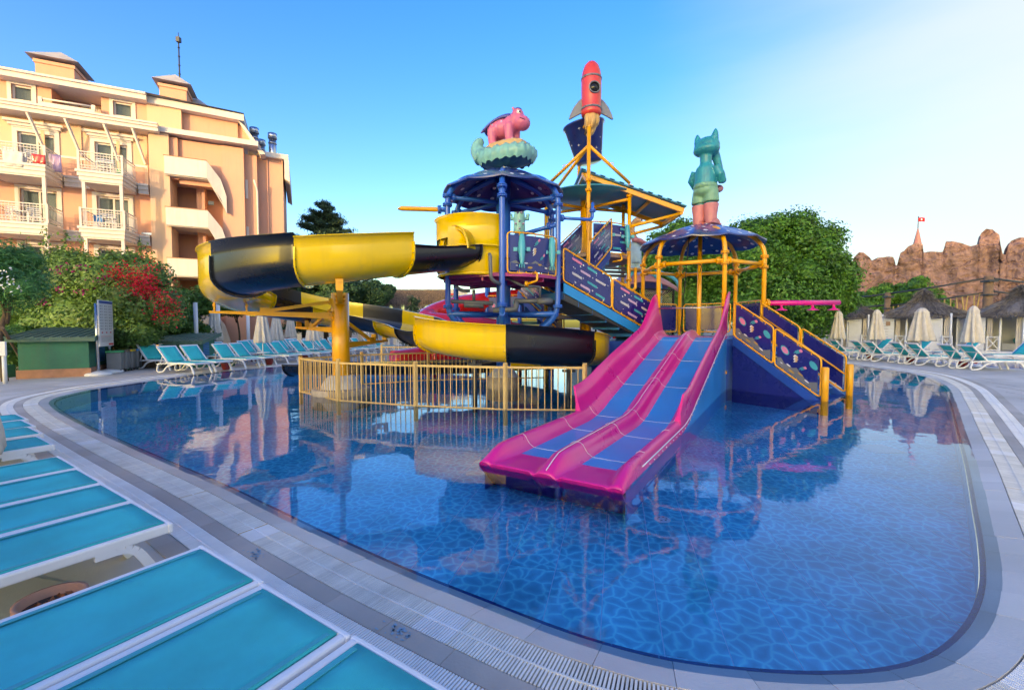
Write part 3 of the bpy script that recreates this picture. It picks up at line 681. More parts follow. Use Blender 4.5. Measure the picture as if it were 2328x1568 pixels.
def dome(root, c, r, z_edge, z_top, seed=3, mname='canopy_navy'):
    n = 48
    def zz(x, a):                                        # scalloped dome
        base = z_edge + (z_top - z_edge) * (1 - x ** 1.6)
        return base - .05 * x * abs(math.sin(6 * a)) ** .7 + .05 * (1 - x) * math.sin(12 * a) * (x > .1)
    m = MB(); xs = [.02, .15, .3, .45, .6, .72, .82, .9, .96, 1.0]
    for off, flip in ((.018, False), (-.018, True)):
        rows = [[V((c[0] + r * x * math.cos(2 * PI * j / n), c[1] + r * x * math.sin(2 * PI * j / n), zz(x, 2 * PI * j / n) + off)) for j in range(n + 1)] for x in xs]
        m.grid(rows)
    e1 = [V((c[0] + r * math.cos(2 * PI * j / n), c[1] + r * math.sin(2 * PI * j / n), zz(1, 2 * PI * j / n) + .018)) for j in range(n + 1)]
    m.grid([e1, [p - V((0, 0, .036)) for p in e1]])
    can = m.build('canopy', mname, root)
    rd = random.Random(seed); dm = MB(); pl = []
    for q in range(900):
        x, a = math.sqrt(rd.uniform(.04, .86)), rd.uniform(0, 2 * PI); p = V((c[0] + r * x * math.cos(a), c[1] + r * x * math.sin(a), 0))
        if any((p - o).length < .30 for o in pl): continue
        pl.append(p); rad = rd.uniform(.042, .066)
        for off in (.023, -.023):
            pts = []
            for k in range(10):
                pp = p + V((rad * math.cos(k * PI / 5), rad * math.sin(k * PI / 5), 0)); dx, dy = pp.x - c[0], pp.y - c[1]
                pts.append(V((pp.x, pp.y, zz(math.hypot(dx, dy) / r, math.atan2(dy, dx)) + off)))
            dm.poly(pts)
    dm.build('dots', 'white_print', can, kind='stuff')
    return can

# ---------------------------------------------------------------- blue tower on one column
AC, AR = (-0.24, 12.4), 1.66; AV = hexa_pts(AC, AR, R(-90)); DA = 3.02
ta = thing('play_tower', 'blue steel play tower with dotted dome roof and pink deck', 'play tower', (AC[0], AC[1], 0))
m = MB().tube([(AC[0], AC[1], -.2), (AC[0], AC[1], 5.9)], .2, 20)
for z in (2.2, 3.6): m.tube([(AC[0], AC[1], z - .03), (AC[0], AC[1], z + .03)], .25, 20)
m.build('centre_column', 'blue_paint', ta)
for k, p in enumerate(AV):
    c = V((AC[0], AC[1], 0)); inn = (c - p).normalized()
    m = MB(); pts = [c + V((0, 0, 1.28)) - inn * .15, p + inn * .75 + V((0, 0, 1.45)), p + V((0, 0, 1.95)), p + V((0, 0, 5.15)), p + inn * .45 + V((0, 0, 5.62)), c - inn * .2 + V((0, 0, 5.84))]
    m.tube(rounded(pts, .38, 6), .072, 14)
    for z in (2.22, 4.85, 5.08): flange(m, p + V((0, 0, z)), (0, 0, 1), .125)
    m.build('post', 'blue_paint', ta)
    m = MB().tube([p + V((0, 0, 5.05)), c - inn * .18 + V((0, 0, 5.12))], .06, 10); flange(m, p + inn * .16 + V((0, 0, 5.055)), inn, .1, bolts=False); m.build('spoke', 'blue_paint', ta)
    m = MB().tube([p + V((0, 0, 2.03)), c - inn * .18 + V((0, 0, 2.03))], .075, 10); m.build('spoke', 'blue_paint', ta)
m = MB()
m.tube([AV[1] + V((0, 0, 4.35)), V((AC[0] + .2, AC[1] + .1, 4.2))], .055, 10); flange(m, AV[1] + V((-.22, .1, 4.33)), (AC[0] - AV[1].x, AC[1] - AV[1].y, -.1), .1)
m.build('brace', 'blue_paint', ta)
can = dome(ta, AC, AR + .0, 5.36, 5.98, 4)
m = MB(); n = 36                                         # deck: round tray on ribs
m.lathe([(0, DA), (AR - .05, DA), (AR, DA - .02), (AR, DA - .1), (AR - .06, DA - .1), (AR - .1, DA - .05), (0, DA - .05)], n, (AC[0], AC[1], 0), smooth=False)
for k in range(6):
    a = k * PI / 3 + .2; m.beam((AC[0], AC[1], DA - .12), (AC[0] + (AR - .1) * math.cos(a), AC[1] + (AR - .1) * math.sin(a), DA - .12), .05, .13)
    a2 = a + PI / 3; q = .72 * AR; m.beam((AC[0] + q * math.cos(a), AC[1] + q * math.sin(a), DA - .1), (AC[0] + q * math.cos(a2), AC[1] + q * math.sin(a2), DA - .1), .04, .09)
m.build('deck', 'deck_pink', ta)
m = MB().lathe([(AR - .3, DA - .75), (AR - .3, DA - .83)], 24, (AC[0], AC[1], 0)); m.tube([(AC[0] + (AR - .38) * math.cos(a), AC[1] + (AR - .38) * math.sin(a), DA - .72) for a in [2 * PI * i / 20 for i in range(20)]], .05, 8, True)
m = MB(); P = lambda dx, dy, z: V((AC[0] + dx, AC[1] + dy, z))
m.tube([P(-1.35, -.85, 2.36), P(-.25, -.95, 2.30)], .055, 10); m.tube([P(-1.0, -.9, 2.26), P(-.5, -.92, 2.24)], .07, 10); m.tube([P(.3, -.95, 2.36), P(1.3, -.85, 2.36)], .062, 10); m.tube([P(.9, -.9, 2.36), P(1.25, -.86, 2.36)], .085, 10)
m.tube(rounded([P(-.25, -.95, 2.12), P(.35, -.95, 2.14), P(.35, -.95, 2.36)], .1), .07, 10)
m.tube(rounded([P(.1, -1.3, 2.92), P(.5, -1.28, 2.72), P(.95, -1.2, 2.70), P(.95, -1.15, 2.42)], .06), .035, 8)
m.tube(rounded([P(-1.25, -.95, 2.75), P(-1.05, -1.0, 2.62), P(-.85, -.95, 2.62)], .08), .045, 8); m.tube([P(-.75, -.95, 2.65), P(-.75, -.95, 2.38)], .04, 8)
m.build('water_pipe', 'pipe_gray', ta)
# front right guard with water scoops
railing(ta, AV[0] + V((.13, -.02, 0)), AV[1] + V((-.06, -.1, 0)), DA - .02, .98, pname='space', bow=.12, out=(.5, -1, 0))
m = MB().tube(rounded([AV[0] + V((.75, .25, DA)), AV[0] + V((.85, .02, DA - .02)), AV[0] + V((.85, -.02, DA - .22)), AV[0] + V((.6, .1, DA - .28))], .06), .03, 8); flange(m, AV[0] + V((.6, .1, DA - .28)), (1, -.3, .1), .07, bolts=False); m.build('feed_pipe', 'yellow_paint', ta)
def scoop(root, p, lean, name='water_scoop', mname='aqua_pipe'):
    m = MB(); rows = []
    for i in range(9):
        t = i / 8; w = .085 * math.sin(PI * (.15 + .8 * t)) ** .5; z = .38 - .75 * t
        rows.append([V((p[0] + w * math.cos(a), p[1] - w * .9 * math.sin(a) - lean * (t - .4), p[2] + z)) for a in [PI * k / 8 for k in range(9)]])
    m.grid(rows); m.grid([[q + V((0, .012, 0)) for q in r_] for r_ in rows])
    for k in (-1, 0, 1): m.tube([(p[0] + k * .05, p[1] - lean * .6, p[2] - .36), (p[0] + k * .06, p[1] - lean * .7 - .02, p[2] - .46)], .014, 6)
    m.tube([(p[0] - .2, p[1], p[2]), (p[0] + .2, p[1], p[2])], .018, 8)
    for sx in (-1, 1): m.box((p[0] + sx * .16, p[1], p[2]), (.09, .08, .09))
    return m.build(name, mname, root)
for t in (.32, .86):
    q = AV[0].lerp(AV[1], t); scoop(ta, (q.x + .02, q.y - .22, DA + .55), .12)
# yellow half-pipe spout and blue bent pipe
sp_p = AV[5] + V((0, 0, 4.72)); m = MB().tube([sp_p, sp_p + V((-.22, -.04, 0))], .06, 12, mi=1); flange(m, sp_p + V((-.2, -.03, 0)), (1, .1, 0), .11, 1)
rows = []
for t in (0, .92, 1.0):
    rows.append([sp_p + V((-.22 - 1.02 * t, -.04 - .12 * t, .06 * math.sin(a) * (1 if t < 1 else .2) - (.02 if t == 1 else 0))) + V((0, .06 * math.cos(a), 0)) for a in [2 * PI * k / 14 for k in range(15)]])
m.grid(rows); m.build('spray_arm', ['yellow_paint', 'blue_paint'], ta)
bp = AV[1] + V((0, 0, 4.52)); m = MB().tube(rounded([bp, bp + V((.95, .3, .02)), bp + V((.95, .3, .47))], .12), .042, 10); flange(m, bp + V((.1, .03, 0)), (1, .3, 0), .09); flange(m, bp + V((.95, .3, .26)), (0, 0, 1), .085, bolts=False); m.build('spray_arm', 'blue_paint', ta)
# round white footing
m = MB(); m.lathe([(0, .55), (.22, .55), (.34, .42), (.40, .3)], 24, (AC[0], AC[1], 0)); m.lathe([(.44, .3), (.46, .28), (.46, -.05), (.46, ZF)], 24, (AC[0], AC[1], 0), mi=1, smooth=False); m.lathe([(.40, .3), (.44, .3)], 24, (AC[0], AC[1], 0))
m.build('column_footing', ['concrete_white', 'stone_band'], ta)

# ---------------------------------------------------------------- tall yellow tower with bucket
BC, BR = (2.55, 15.3), 1.55; BV = hexa_pts(BC, BR, R(-97)); DB = 4.0
tb = thing('play_tower', 'tall yellow steel play tower with teal roof holding the tipping bucket', 'play tower', (BC[0], BC[1], 0))
MB().tube([(BC[0], BC[1], -.2), (BC[0], BC[1], 6.3)], .2, 20).build('centre_column', 'yellow_paint', tb)
apex = BV[0] + V((0, 0, 7.25))
for k, p in enumerate(BV):
    m = MB(); top = 7.8 if k == 0 else 6.25
    m.tube([p + V((0, 0, -.2)), p + V((0, 0, top))], .06, 12)
    for z in (1.9, 3.2, 5.9, 6.2): flange(m, p + V((0, 0, z)), (0, 0, 1), .1)
    m.build('post', 'yellow_paint', tb)
    inn = (V((BC[0], BC[1], 0)) - p).normalized()
    MB().tube([p + V((0, 0, 5.8)), V((BC[0], BC[1], 5.75)) - inn * .2], .05, 10).build('spoke', 'yellow_paint', tb)
    MB().tube([p + V((0, 0, 3.05)), V((BC[0], BC[1], 3.05)) - inn * .2], .06, 10).build('spoke', 'yellow_paint', tb)
for q in (BV[1], BV[5], BV[4]):
    m = MB().tube([apex, q + V((0, 0, 6.3))], .052, 10); e = apex.lerp(q + V((0, 0, 6.3)), .55); m.tube([e + V((.055 * math.cos(a), 0, .07 + .055 * math.sin(a))) for a in [2 * PI * i / 10 for i in range(10)]], .009, 6, True); m.build('strut', 'yellow_paint', tb)
m = MB().lathe([(0.2, 5.98), (BR, 6.05), (BR, 6.09), (.2, 6.02)], 36, (BC[0], BC[1], 0)); m.build('round_canopy', 'teal_roof', tb)
m = MB().lathe([(0, DB), (BR - .1, DB), (BR - .05, DB - .02), (BR - .05, DB - .12), (BR - .12, DB - .12), (.2, DB - .3)], 30, (BC[0], BC[1], 0), smooth=False); m.build('deck', 'deck_brown', tb)
m = MB()
for q in range(3): m.tube([BV[0] + V((.1, .1, DB - .45 - q * .12)), BV[1] + V((-.1, .05, DB - .42 - q * .12))], .05, 8)
m.build('water_pipe', 'pipe_gray', tb)
railing(tb, BV[0] + V((.1, 0, 0)), BV[1] + V((-.05, -.05, 0)), DB - .0, .95, seed=5, bow=.1, out=(.5, -1, 0), mname='navy')
for t in (.45, .92): q = BV[0].lerp(BV[1], t); scoop(tb, (q.x, q.y - .2, DB + .55), .1)
railing(tb, BV[5] + V((.05, 0, 0)), BV[0] + V((-.1, 0, 0)), 2.1, .95, pname='space', out=(-.5, -1, 0))
railing(tb, BV[0] + V((.1, 0, 0)), BV[1] + V((-.06, 0, 0)), 2.1, .95, pname='space', out=(.5, -1, 0))
MB().lathe([(0, 2.06), (BR - .1, 2.06), (BR - .1, 1.95), (0, 1.95)], 24, (BC[0], BC[1], 0), smooth=False).build('deck', 'deck_brown', tb)
m = MB().tube(rounded([BV[1] + V((-.35, -.28, DB + .02)), BV[1] + V((-.3, -.35, DB - .2)), BV[1] + V((-.6, -.3, DB - .26))], .05), .028, 8); m.build('feed_pipe', 'yellow_paint', tb)
m = MB().tube(rounded([BV[1] + V((-.9, -.2, 2.85)), BV[1] + V((.12, -.05, 2.85)), BV[1] + V((.22, 0, 2.95)), BV[1] + V((.22, 0, 3.6))], .1), .05, 10); m.build('feed_pipe', 'yellow_paint', tb)
# sloping splash roof
xa, za, xb, zb = 2.2, 6.66, 5.55, 5.52
ya, yb = 14.15, 16.3
sl = MB(); n = 44
for i in range(n):
    t0, t1 = i / n, (i + 1) / n
    h0 = .035 if i % 4 < 2 else 0.0
    a0, a1 = V((xa + (xb - xa) * t0, ya, za + (zb - za) * t0 + h0)), V((xa + (xb - xa) * t1, ya, za + (zb - za) * t1 + h0))
    sl.slab([a0, a1, V((a1.x, yb, a1.z)), V((a0.x, yb, a0.z))], (0, 0, .022))
sl.slab([(xa, ya, za - .02), (xb, ya, zb - .02), (xb, yb, zb - .02), (xa, yb, za - .02)], (0, 0, .015))
sl.build('splash_roof', 'teal_roof', tb)
f = MB()
for y in (ya + .12, yb - .12): f.beam((xa + .1, y, za - .13), (xb - .05, y, zb - .12), .07, .14)
for t in (.02, .35, .68, .98): f.beam((xa + (xb - xa) * t, ya + .12, za + (zb - za) * t - .12), (xa + (xb - xa) * t, yb - .12, za + (zb - za) * t - .12), .06, .1)
f.beam((xa + .05, ya + .12, za - .1), (BV[0].x, BV[0].y, 6.1), .06, .08)
f.build('roof_frame', 'yellow_paint', tb)
for y, p in ((ya + .15, BV[1]), (yb - .2, BV[2])):
    MB().tube([p + V((.02, 0, 4.92)), V((xb - .12, y, zb - .2))], .055, 10).build('strut', 'yellow_paint', tb)
MB().tube([V((xb - .12, ya + .1, zb - .2)), V((xb - .12, yb - .1, zb - .2))], .055, 10).build('strut', 'yellow_paint', tb)
# tipping bucket
bk = thing('tipping_bucket', 'navy tipping bucket with white stars under the red rocket', 'bucket', (2.5, 15.15, 7.2))
Mb = Matrix.Translation((2.62, 15.2, 7.25)) @ Matrix.Rotation(R(-10), 4, 'Y') @ Matrix.Rotation(R(5), 4, 'X')
MB().lathe([(0, 0), (.40, 0), (.43, .02), (.65, 1.16), (.70, 1.18), (.70, 1.23), (.64, 1.23), (.62, 1.16), (.40, .05), (0, .05)], 32, M=Mb).build('bucket_shell', 'canopy_navy', bk)
st = MB()
for k in range(26):
    a = k * 2.4; z = .15 + (k * .37) % .88; r_ = .433 + (.65 - .43) * (z / 1.16)
    def bp_(da, dz): return Mb @ V(((r_ + .19 * dz + .006) * math.cos(a + da / r_), (r_ + .19 * dz + .006) * math.sin(a + da / r_), z + dz))
    s_ = random.uniform(.045, .065)
    st.poly([bp_(-s_, 0), bp_(-.006, -.008), bp_(0, -s_), bp_(.006, -.008), bp_(s_, 0), bp_(.006, .008), bp_(0, s_), bp_(-.006, .008)])
st.build('stars', 'white_print', bk, kind='stuff')
m = MB().tube([(2.4, 16.0, 6.1), (2.4, 16.0, 8.9)], .06, 12); m.tube([(2.4, 16.0, 7.95), (2.47, 15.85, 7.95)], .05, 8); m.tube([apex + V((0, .0, .62)), (2.4, 14.6, 7.95)], .05, 8); m.build('pivot_frame', 'yellow_paint', bk)
# rocket
rk = thing('rocket_figure', 'red toy rocket with grey fins on top of the yellow tower', 'rocket', (2.42, 13.9, 7.75))
rc = V((2.46, 13.95, 0)); z0 = 8.48
MB().lathe([(.27, z0 - .02), (.325, z0 + .02), (.335, z0 + .12), (.315, z0 + .22), (.325, z0 + .5), (.335, z0 + .9), (.328, z0 + 1.2), (.305, z0 + 1.42), (.24, z0 + 1.62), (.14, z0 + 1.74), (.06, z0 + 1.78), (0, z0 + 1.79)], 32, rc).build('hull', 'rocket_red', rk)
for z in (.2, 1.2):
    bnd = MB().lathe([(.325, z0 + z - .03), (.342, z0 + z - .03), (.342, z0 + z + .03), (.325, z0 + z + .03)], 32, rc)
    for k in range(10):
        a = k * PI / 5 + .2; bnd.ell(rc + V((.344 * math.cos(a), .344 * math.sin(a), z0 + z)), .012, 6, 4, mi=1)
    bnd.build('band', ['statue_gray', 'dark_metal'], rk)
pa = R(-82); MW = Matrix.Translation(rc + V((.325 * math.cos(pa), .325 * math.sin(pa), z0 + .78))) @ Matrix.Rotation(pa - PI / 2 + PI, 4, 'Z') @ Matrix.Rotation(PI / 2, 4, 'X')
w_ = MB().lathe([(0, .045), (.165, .02), (.165, -.08), (0, -.08)], 24, M=MW).build('porthole', 'eye_black', rk)
MB().tube([MW @ V((.18 * math.cos(a), .18 * math.sin(a), .02)) for a in [2 * PI * i / 24 for i in range(24)]], .022, 8, True).build('ring', 'statue_gray', w_)
for a in (0.05, PI - .05, R(90)):
    d = V((math.cos(a), math.sin(a), 0)); t = V((-d.y, d.x, 0)) * .035
    pr = [(.28, .60), (.42, .50), (.58, .30), (.70, .05), (.75, -.10), (.70, -.11), (.5, .0), (.28, .10)]
    fin = MB().hexa([rc + d * r_ + V((0, 0, z0 + z)) - t for r_, z in pr], [rc + d * r_ + V((0, 0, z0 + z)) + t for r_, z in pr]); fb = fin.build('fin', 'statue_gray', rk)
    bv = fb.modifiers.new('b', 'BEVEL'); bv.width = .02; bv.segments = 2
m = MB()
m.tube(catmull([rc + V((0, 0, z0)), rc + V((.0, 0, z0 - .2)), rc + V((.02, 0, z0 - .4)), rc + V((-.04, -.02, z0 - .58)), rc + V((-.16, -.04, z0 - .68))], 5), [.25 - .2 * (i / 20) for i in range(21)], 14)
for dx, dy, l in ((-.12, -.14, .45), (.14, -.1, .42), (.16, .08, .38), (-.1, .1, .4), (.02, -.18, .5)):
    m.tube(catmull([rc + V((dx * .8, dy * .8, z0)), rc + V((dx * 1.25, dy * 1.25, z0 - l * .5)), rc + V((dx * 1.0 - .03, dy * 1.2, z0 - l * .85)), rc + V((dx * 1.2 - .08, dy, z0 - l))], 4), [.13 - .115 * (i / 12) for i in range(13)], 10)
remesh(m.build('flame', 'flame', rk), .022, 4)
rk.scale = (.93, .93, .92); rk.location.z -= .2
MB().tube([BV[0] + V((0, 0, 7.7)), rc + V((-.05, 0, z0 - .35))], .05, 10).tube([rc + V((-.16, .25, 8.3)), V((2.4, 16, 8.7))], .04, 8).build('mount', 'yellow_paint', rk)

# ---------------------------------------------------------------- low yellow shelter over the twin slide
CC, CR = (5.84, 13.78), 1.75; CV = hexa_pts(CC, CR, R(-92)); DC = 1.40
td = thing('play_shelter', 'low yellow shelter with dotted navy dome over the pink slide', 'play shelter', (CC[0], CC[1], 0))
for k, p in enumerate(CV):
    c = V((CC[0], CC[1], 0)); inn = (c - p).normalized(); m = MB()
    m.tube(rounded([p + V((0, 0, -.3)), p + V((0, 0, 4.02)), p + inn * .5 + V((0, 0, 4.5)), c - inn * .1 + V((0, 0, 4.62))], .5, 8), .062, 14)
    for z in (.45, 3.42, 3.72): flange(m, p + V((0, 0, z)), (0, 0, 1), .11)
    m.build('post', 'yellow_paint', td)
    q = CV[(k + 1) % 6]; u = (q - p).normalized(); m = MB().tube([p + V((0, 0, 3.5)), q + V((0, 0, 3.5))], .058, 12)
    for s_ in (p + u * .16, q - u * .16): flange(m, s_ + V((0, 0, 3.5)), u, .1)
    m.build('ring_beam', 'yellow_paint', td)
MB().tube([(CC[0], CC[1], 0.0), (CC[0], CC[1], 4.55)], .065, 14).build('centre_post', 'yellow_paint', td)
dome(td, CC, CR + .05, 4.22, 4.80, 8)
MB().tube(rounded([V((CC[0] - .7, CC[1] - .9, 4.3)), V((CC[0] - .75, CC[1] - .9, 3.6)), V((CC[0] - .9, CC[1] - .85, 1.5))], .1), .012, 6).tube(rounded([V((CC[0] - .7, CC[1] - .9, 3.62)), V((CC[0] - .2, CC[1] - .6, 3.52)), V((CC[0], CC[1], 3.35))], .1), .012, 6).build('cable', 'net_black', td)
m = MB()
m.hexa([V((p.x, p.y, ZF)) for p in CV], [V((p.x, p.y, DC - .06)) for p in CV])
m.hexa([V(p) for p in ((2.3, 12.7, ZF), (4.25, 13.02, ZF), (4.3, 14.8, ZF), (4.4, 17.5, ZF), (2.3, 17.5, ZF))], [V(p) for p in ((2.3, 12.7, 1.28), (4.25, 13.02, 1.28), (4.3, 14.8, 1.28), (4.4, 17.5, 1.28), (2.3, 17.5, 1.28))])
m.build('platform', 'platform_blue', td)
MB().hexa([V((p.x, p.y, DC - .055)) for p in hexa_pts(CC, CR + .03, R(-92))], [V((p.x, p.y, DC)) for p in hexa_pts(CC, CR + .03, R(-92))]).build('platform_edge', 'step_blue', td)
def pick(a, b, t0=.08, t1=.92): return a.lerp(b, t0), a.lerp(b, t1)
railing(td, *pick(CV[2], CV[3]), DC + .12, .95, printed=False, out=(1, 1, 0)); railing(td, *pick(CV[3], CV[4]), DC + .12, .95, printed=False, out=(-1, 1, 0)); railing(td, *pick(CV[1], CV[2]), DC + .12, .95, printed=False, out=(1, 0, 0))
# pink shower bar
m = MB(); a = CV[1] + V((.14, 0, 2.38)); b = a + V((2.15, .12, .02)); m.tube([a, b], .075, 14)
for t in (.18, .62, .92):
    p = a.lerp(b, t); m.tube([p, p + V((0, -.02, -.17))], .035, 8); m.lathe([(.0, .06), (.04, .06), (.05, .03), (.14, 0), (.16, -.02), (0, -.025)], 16, p + V((0, -.02, -.2)))
sh = m.build('shower_bar', 'pink', td)
m = MB().tube([CV[1] + V((0, 0, 2.38)), a + V((.02, 0, 0))], .06, 10); flange(m, CV[1] + V((.1, 0, 2.38)), (1, 0, 0), .12); m.build('bracket', 'yellow_paint', sh)

# ---------------------------------------------------------------- stairs
def stairs(root, a, b, width_dir, width, z_top, z_bot, n, mname='step_blue', stringer='platform_blue', sth=.2, skirt=None):
    """a top edge point (left side), b bottom edge point; width_dir across"""
    a, b, w = V(a), V(b), V(width_dir).normalized() * width; run = (b - a) / n
    for i in range(n):
        z = z_top - (z_top - z_bot) * (i + 1) / n; p = a + run * i
        q = [p, p + run * 1.08, p + run * 1.08 + w, p + w]
        MB().slab([V((k.x, k.y, z - .05)) for k in q], (0, 0, .05)).slab([V((k.x, k.y, z - .2)) for k in (p + run * .02, p + run * .08, p + run * .08 + w, p + run * .02 + w)], (0, 0, .149)).build('step', mname, root)
    for side in (V((0, 0, 0)), w):
        p0, p1 = a + side, b + side; m = MB(); th = w.normalized() * .04 * (1 if side.length else -1)
        pts = [V((p0.x, p0.y, z_top - sth)), V((p1.x, p1.y, z_bot - sth)), V((p1.x, p1.y, z_bot + .02)), V((p0.x, p0.y, z_top + .02))]
        m.slab(pts, th); m.build('stringer', stringer, root)
    if sth > .22:
        MB().slab([V((p.x, p.y, z)) for p, z in ((a, z_top - sth - .19), (b, z_bot - sth - .02), (b + w, z_bot - sth - .02), (a + w, z_top - sth - .19))], (0, 0, .02)).slab([V((p.x, p.y, z)) for p, z in ((a, z_top - sth - .19), (b, z_bot - sth - .02), (b, z_bot - sth), (a, z_top - sth))], w.normalized() * .02).build('soffit', 'dark_metal', root)
    if skirt:
        p0, p1 = a, b; th = -w.normalized() * .02
        MB().slab([V((p0.x, p0.y, ZF)), V((p1.x, p1.y, ZF)), V((p1.x, p1.y, z_bot - sth + .01)), V((p0.x, p0.y, z_top - sth + .01))], th).build('skirt', skirt, root)
sa_, sb_ = V((1.35, 11.62, 0)), V((4.22, 12.95, 0))
te = thing('staircase', 'long blue-navy stairway from the blue tower down to the yellow shelter', 'staircase', (2.8, 12.8, 1.3))
wd = V((-.42, .9, 0)).normalized(); sd_ = (sb_ - sa_).normalized()
stairs(te, sa_, sb_, wd, 1.25, 2.82, 1.40, 7, stringer='lane_blue', sth=.24)
for side, out in ((V((0, 0, 0)), -wd), (wd * 1.25, wd)):
    p0, p1 = sa_ + side, sb_ + side; mid = p0.lerp(p1, .5)
    for (q0, q1, zt, dr) in ((p0, mid - sd_ * .02, 2.86, .70), (mid + sd_ * .02, p1, 2.14, .70)):
        railing(te, q0, q1, zt + .04, .86, drop=dr, seed=int(q0.x * 10) + 3, out=out, inset=.05)
sa2, sb2 = V((1.35, 12.9, 0)), V((2.25, 14.2, 0))
tf = thing('staircase', 'short stair with striped panel climbing to the tall yellow tower', 'staircase', (1.8, 13.5, 3.0))
stairs(tf, sb2, sa2, V((1, -.65, 0)), .9, DB, DA, 5)
railing(tf, sa2, sb2, DA + .12, .9, drop=-(DB - DA), seed=11, out=(1, -.6, 0)); railing(tf, sa2 + V((.9, -.6, 0)) * .9, sb2 + V((.9, -.6, 0)) * .9, DA + .12, .9, drop=-(DB - DA), seed=12, out=(1, -.6, 0))
tg = thing('staircase', 'striped stair behind the column of the blue tower', 'staircase', (.8, 15.3, .5))
stairs(tg, V((.2, 15.6, 0)), V((1.75, 14.9, 0)), V((.3, .9, 0)), .9, 2.9, 1.3, 7); railing(tg, V((.2, 15.55, 0)), V((1.75, 14.85, 0)), 3.0, .9, drop=1.6, seed=13, out=(0, -1, 0))
# right-hand entry stairs
s0, s1 = CV[0] + V((.22, -.02, 0)), CV[1] + V((-.12, -.02, 0)); wv = (s1 - s0); wl_ = wv.length; dn = V((wv.y, -wv.x, 0)).normalized()
th_ = thing('staircase', 'entry stairs into the water with planet panels and yellow rails', 'staircase', (6.6, 11.6, 0))
b0 = s0 + dn * 2.15
stairs(th_, s0 + dn * .05, b0, wv, wl_, DC, -.05, 7, stringer='platform_blue', skirt='navy')
for side, out, pn in ((V((0, 0, 0)), -wv, True), (wv, wv, False)):
    p0, p1 = s0 + side + dn * .05, b0 + side; mid = p0.lerp(p1, .5)
    railing(th_, p0, mid - dn * .02, DC + .06, .92, drop=.70, pname='space', out=out, printed=pn); railing(th_, mid + dn * .02, p1, DC - .66, .92, drop=.70, pname='space', out=out, printed=pn)
    MB().tube([p1 + dn * .09 + V((0, 0, ZF)), p1 + dn * .09 + V((0, 0, .74)), p1 + dn * .09 + V((0, 0, .76))], [.075, .075, .05], 14).build('newel_post', 'yellow_paint', th_)
    if not pn:
        MB().tube([p0 + V((0, 0, DC + .62)) - wv.normalized() * .04, p1 + V((0, 0, .5)) - wv.normalized() * .04], .02, 8).build('handrail', 'yellow_paint', th_)

# ---------------------------------------------------------------- twin pink slide
sd = V((.53, .848, 0)).normalized(); se = V((sd.y, -sd.x, 0)); M0 = V((.36, 4.92, 0))
ts = thing('twin_slide', 'pink and blue twin-lane slide running out into the pool', 'water slide', (3.0, 9.0, 0))
SL = 9.05
def sz(s):
    if s < 2.9: return .022
    if s < 4.1: t = (s - 2.9) / 1.2; return .022 + .208 * t * t
    if s < 8.3: return .23 + (s - 4.1) * .2667
    if s < 9.05: t = (s - 8.3) / .75; return 1.35 + .2 * t * .75 * (1 - t * .55)
    return 1.43
def SP_(s, l, z): p = M0 + sd * (s * .975) + se * l; return V((p.x, p.y, z))
# lane cross-section: (lateral, height, is_floor)
half = [(-.02, .17), (.045, .165), (.085, .14), (.115, .09), (.15, .04), (.20, .01), (.215, .0), (.43, -.004), (.645, 0), (.66, .01), (.71, .04), (.75, .09), (.78, .14), (.82, .168), (.88, .16), (.905, .11), (.905, -.05)]
svals = [0, .06, .14, .25, .4, .6, .9, 1.3, 1.8, 2.3, 2.7, 2.95, 3.2, 3.5, 3.8, 4.1, 4.6, 5.2, 5.9, 6.6, 7.3, 7.8, 8.2, 8.45, 8.7, 8.9, 9.05, 9.3]
bed, lanes = MB(), [MB(), MB()]
for sgn in (-1, 1):
    rows = []
    for s in svals:
        fl = min(1, .35 + s / .55) if s < .36 else 1.0
        nose = 0.0 if s > .5 else -.05 * (1 - s / .5)
        row = []
        for l, h in half:
            hh = h * (fl if h > .012 else 1.0)
            if s < .5 and .15 < l < .72: hh = max(hh, .05 * (1 - s / .5))
            z = sz(s) + hh + nose
            if l == .905 and h < 0: z = sz(s) - .05 if s > .4 else -.03
            row.append(SP_(s, sgn * l, z))
        rows.append(row)
    f0, f1 = 6, 8
    k1 = next(i for i, s in enumerate(svals) if s >= .6); k2 = next(i for i, s in enumerate(svals) if s >= 8.7)
    n = len(half)
    vs = [p for r_ in rows for p in r_]
    for i in range(len(rows) - 1):
        for j in range(n - 1):
            q = (i * n + j, i * n + j + 1, (i + 1) * n + j + 1, (i + 1) * n + j)
            tgt = lanes[0 if sgn < 0 else 1] if (j in (6, 7) and k1 <= i < k2) else bed
            tgt.add([vs[x] for x in q], [(0, 1, 2, 3)], 0, True)
    # front lip
    r0 = rows[0]; bed.add(r0 + [V((p.x, p.y, ZF)) + sd * .32 for p in r0], [(j, j + 1, n + j + 1, n + j) for j in range(n - 1)], 0, False)
b_ = bed.build('slide_bed', 'pink', ts)
def weld(ob):
    import bmesh as bmm
    bm = bmm.new(); bm.from_mesh(ob.data); bmm.ops.remove_doubles(bm, verts=bm.verts, dist=.0008); bmm.ops.recalc_face_normals(bm, faces=bm.faces); bm.to_mesh(ob.data); bm.free()
weld(b_)
for l_ in lanes: weld(l_.build('slide_lane', 'lane_blue', ts))
sm = MB()                                               # pale joint lines between the moulded sections
for s in (.95, 2.3, 3.4, 5.0, 6.6, 8.2):
    for sgn in (-1, 1):
        i = 0
        pts = [SP_(s, sgn * l, sz(s) + h + .004) for l, h in half[:-2]]
        sm.tube(pts, .003, 4)
sm.tube([SP_(s, 0, sz(s) + .17 * (min(1, .35 + s / .55) if s < .36 else 1) + .004 - (.05 * (1 - s / .5) if s < .5 else 0)) for s in svals[1:]], .006, 5)
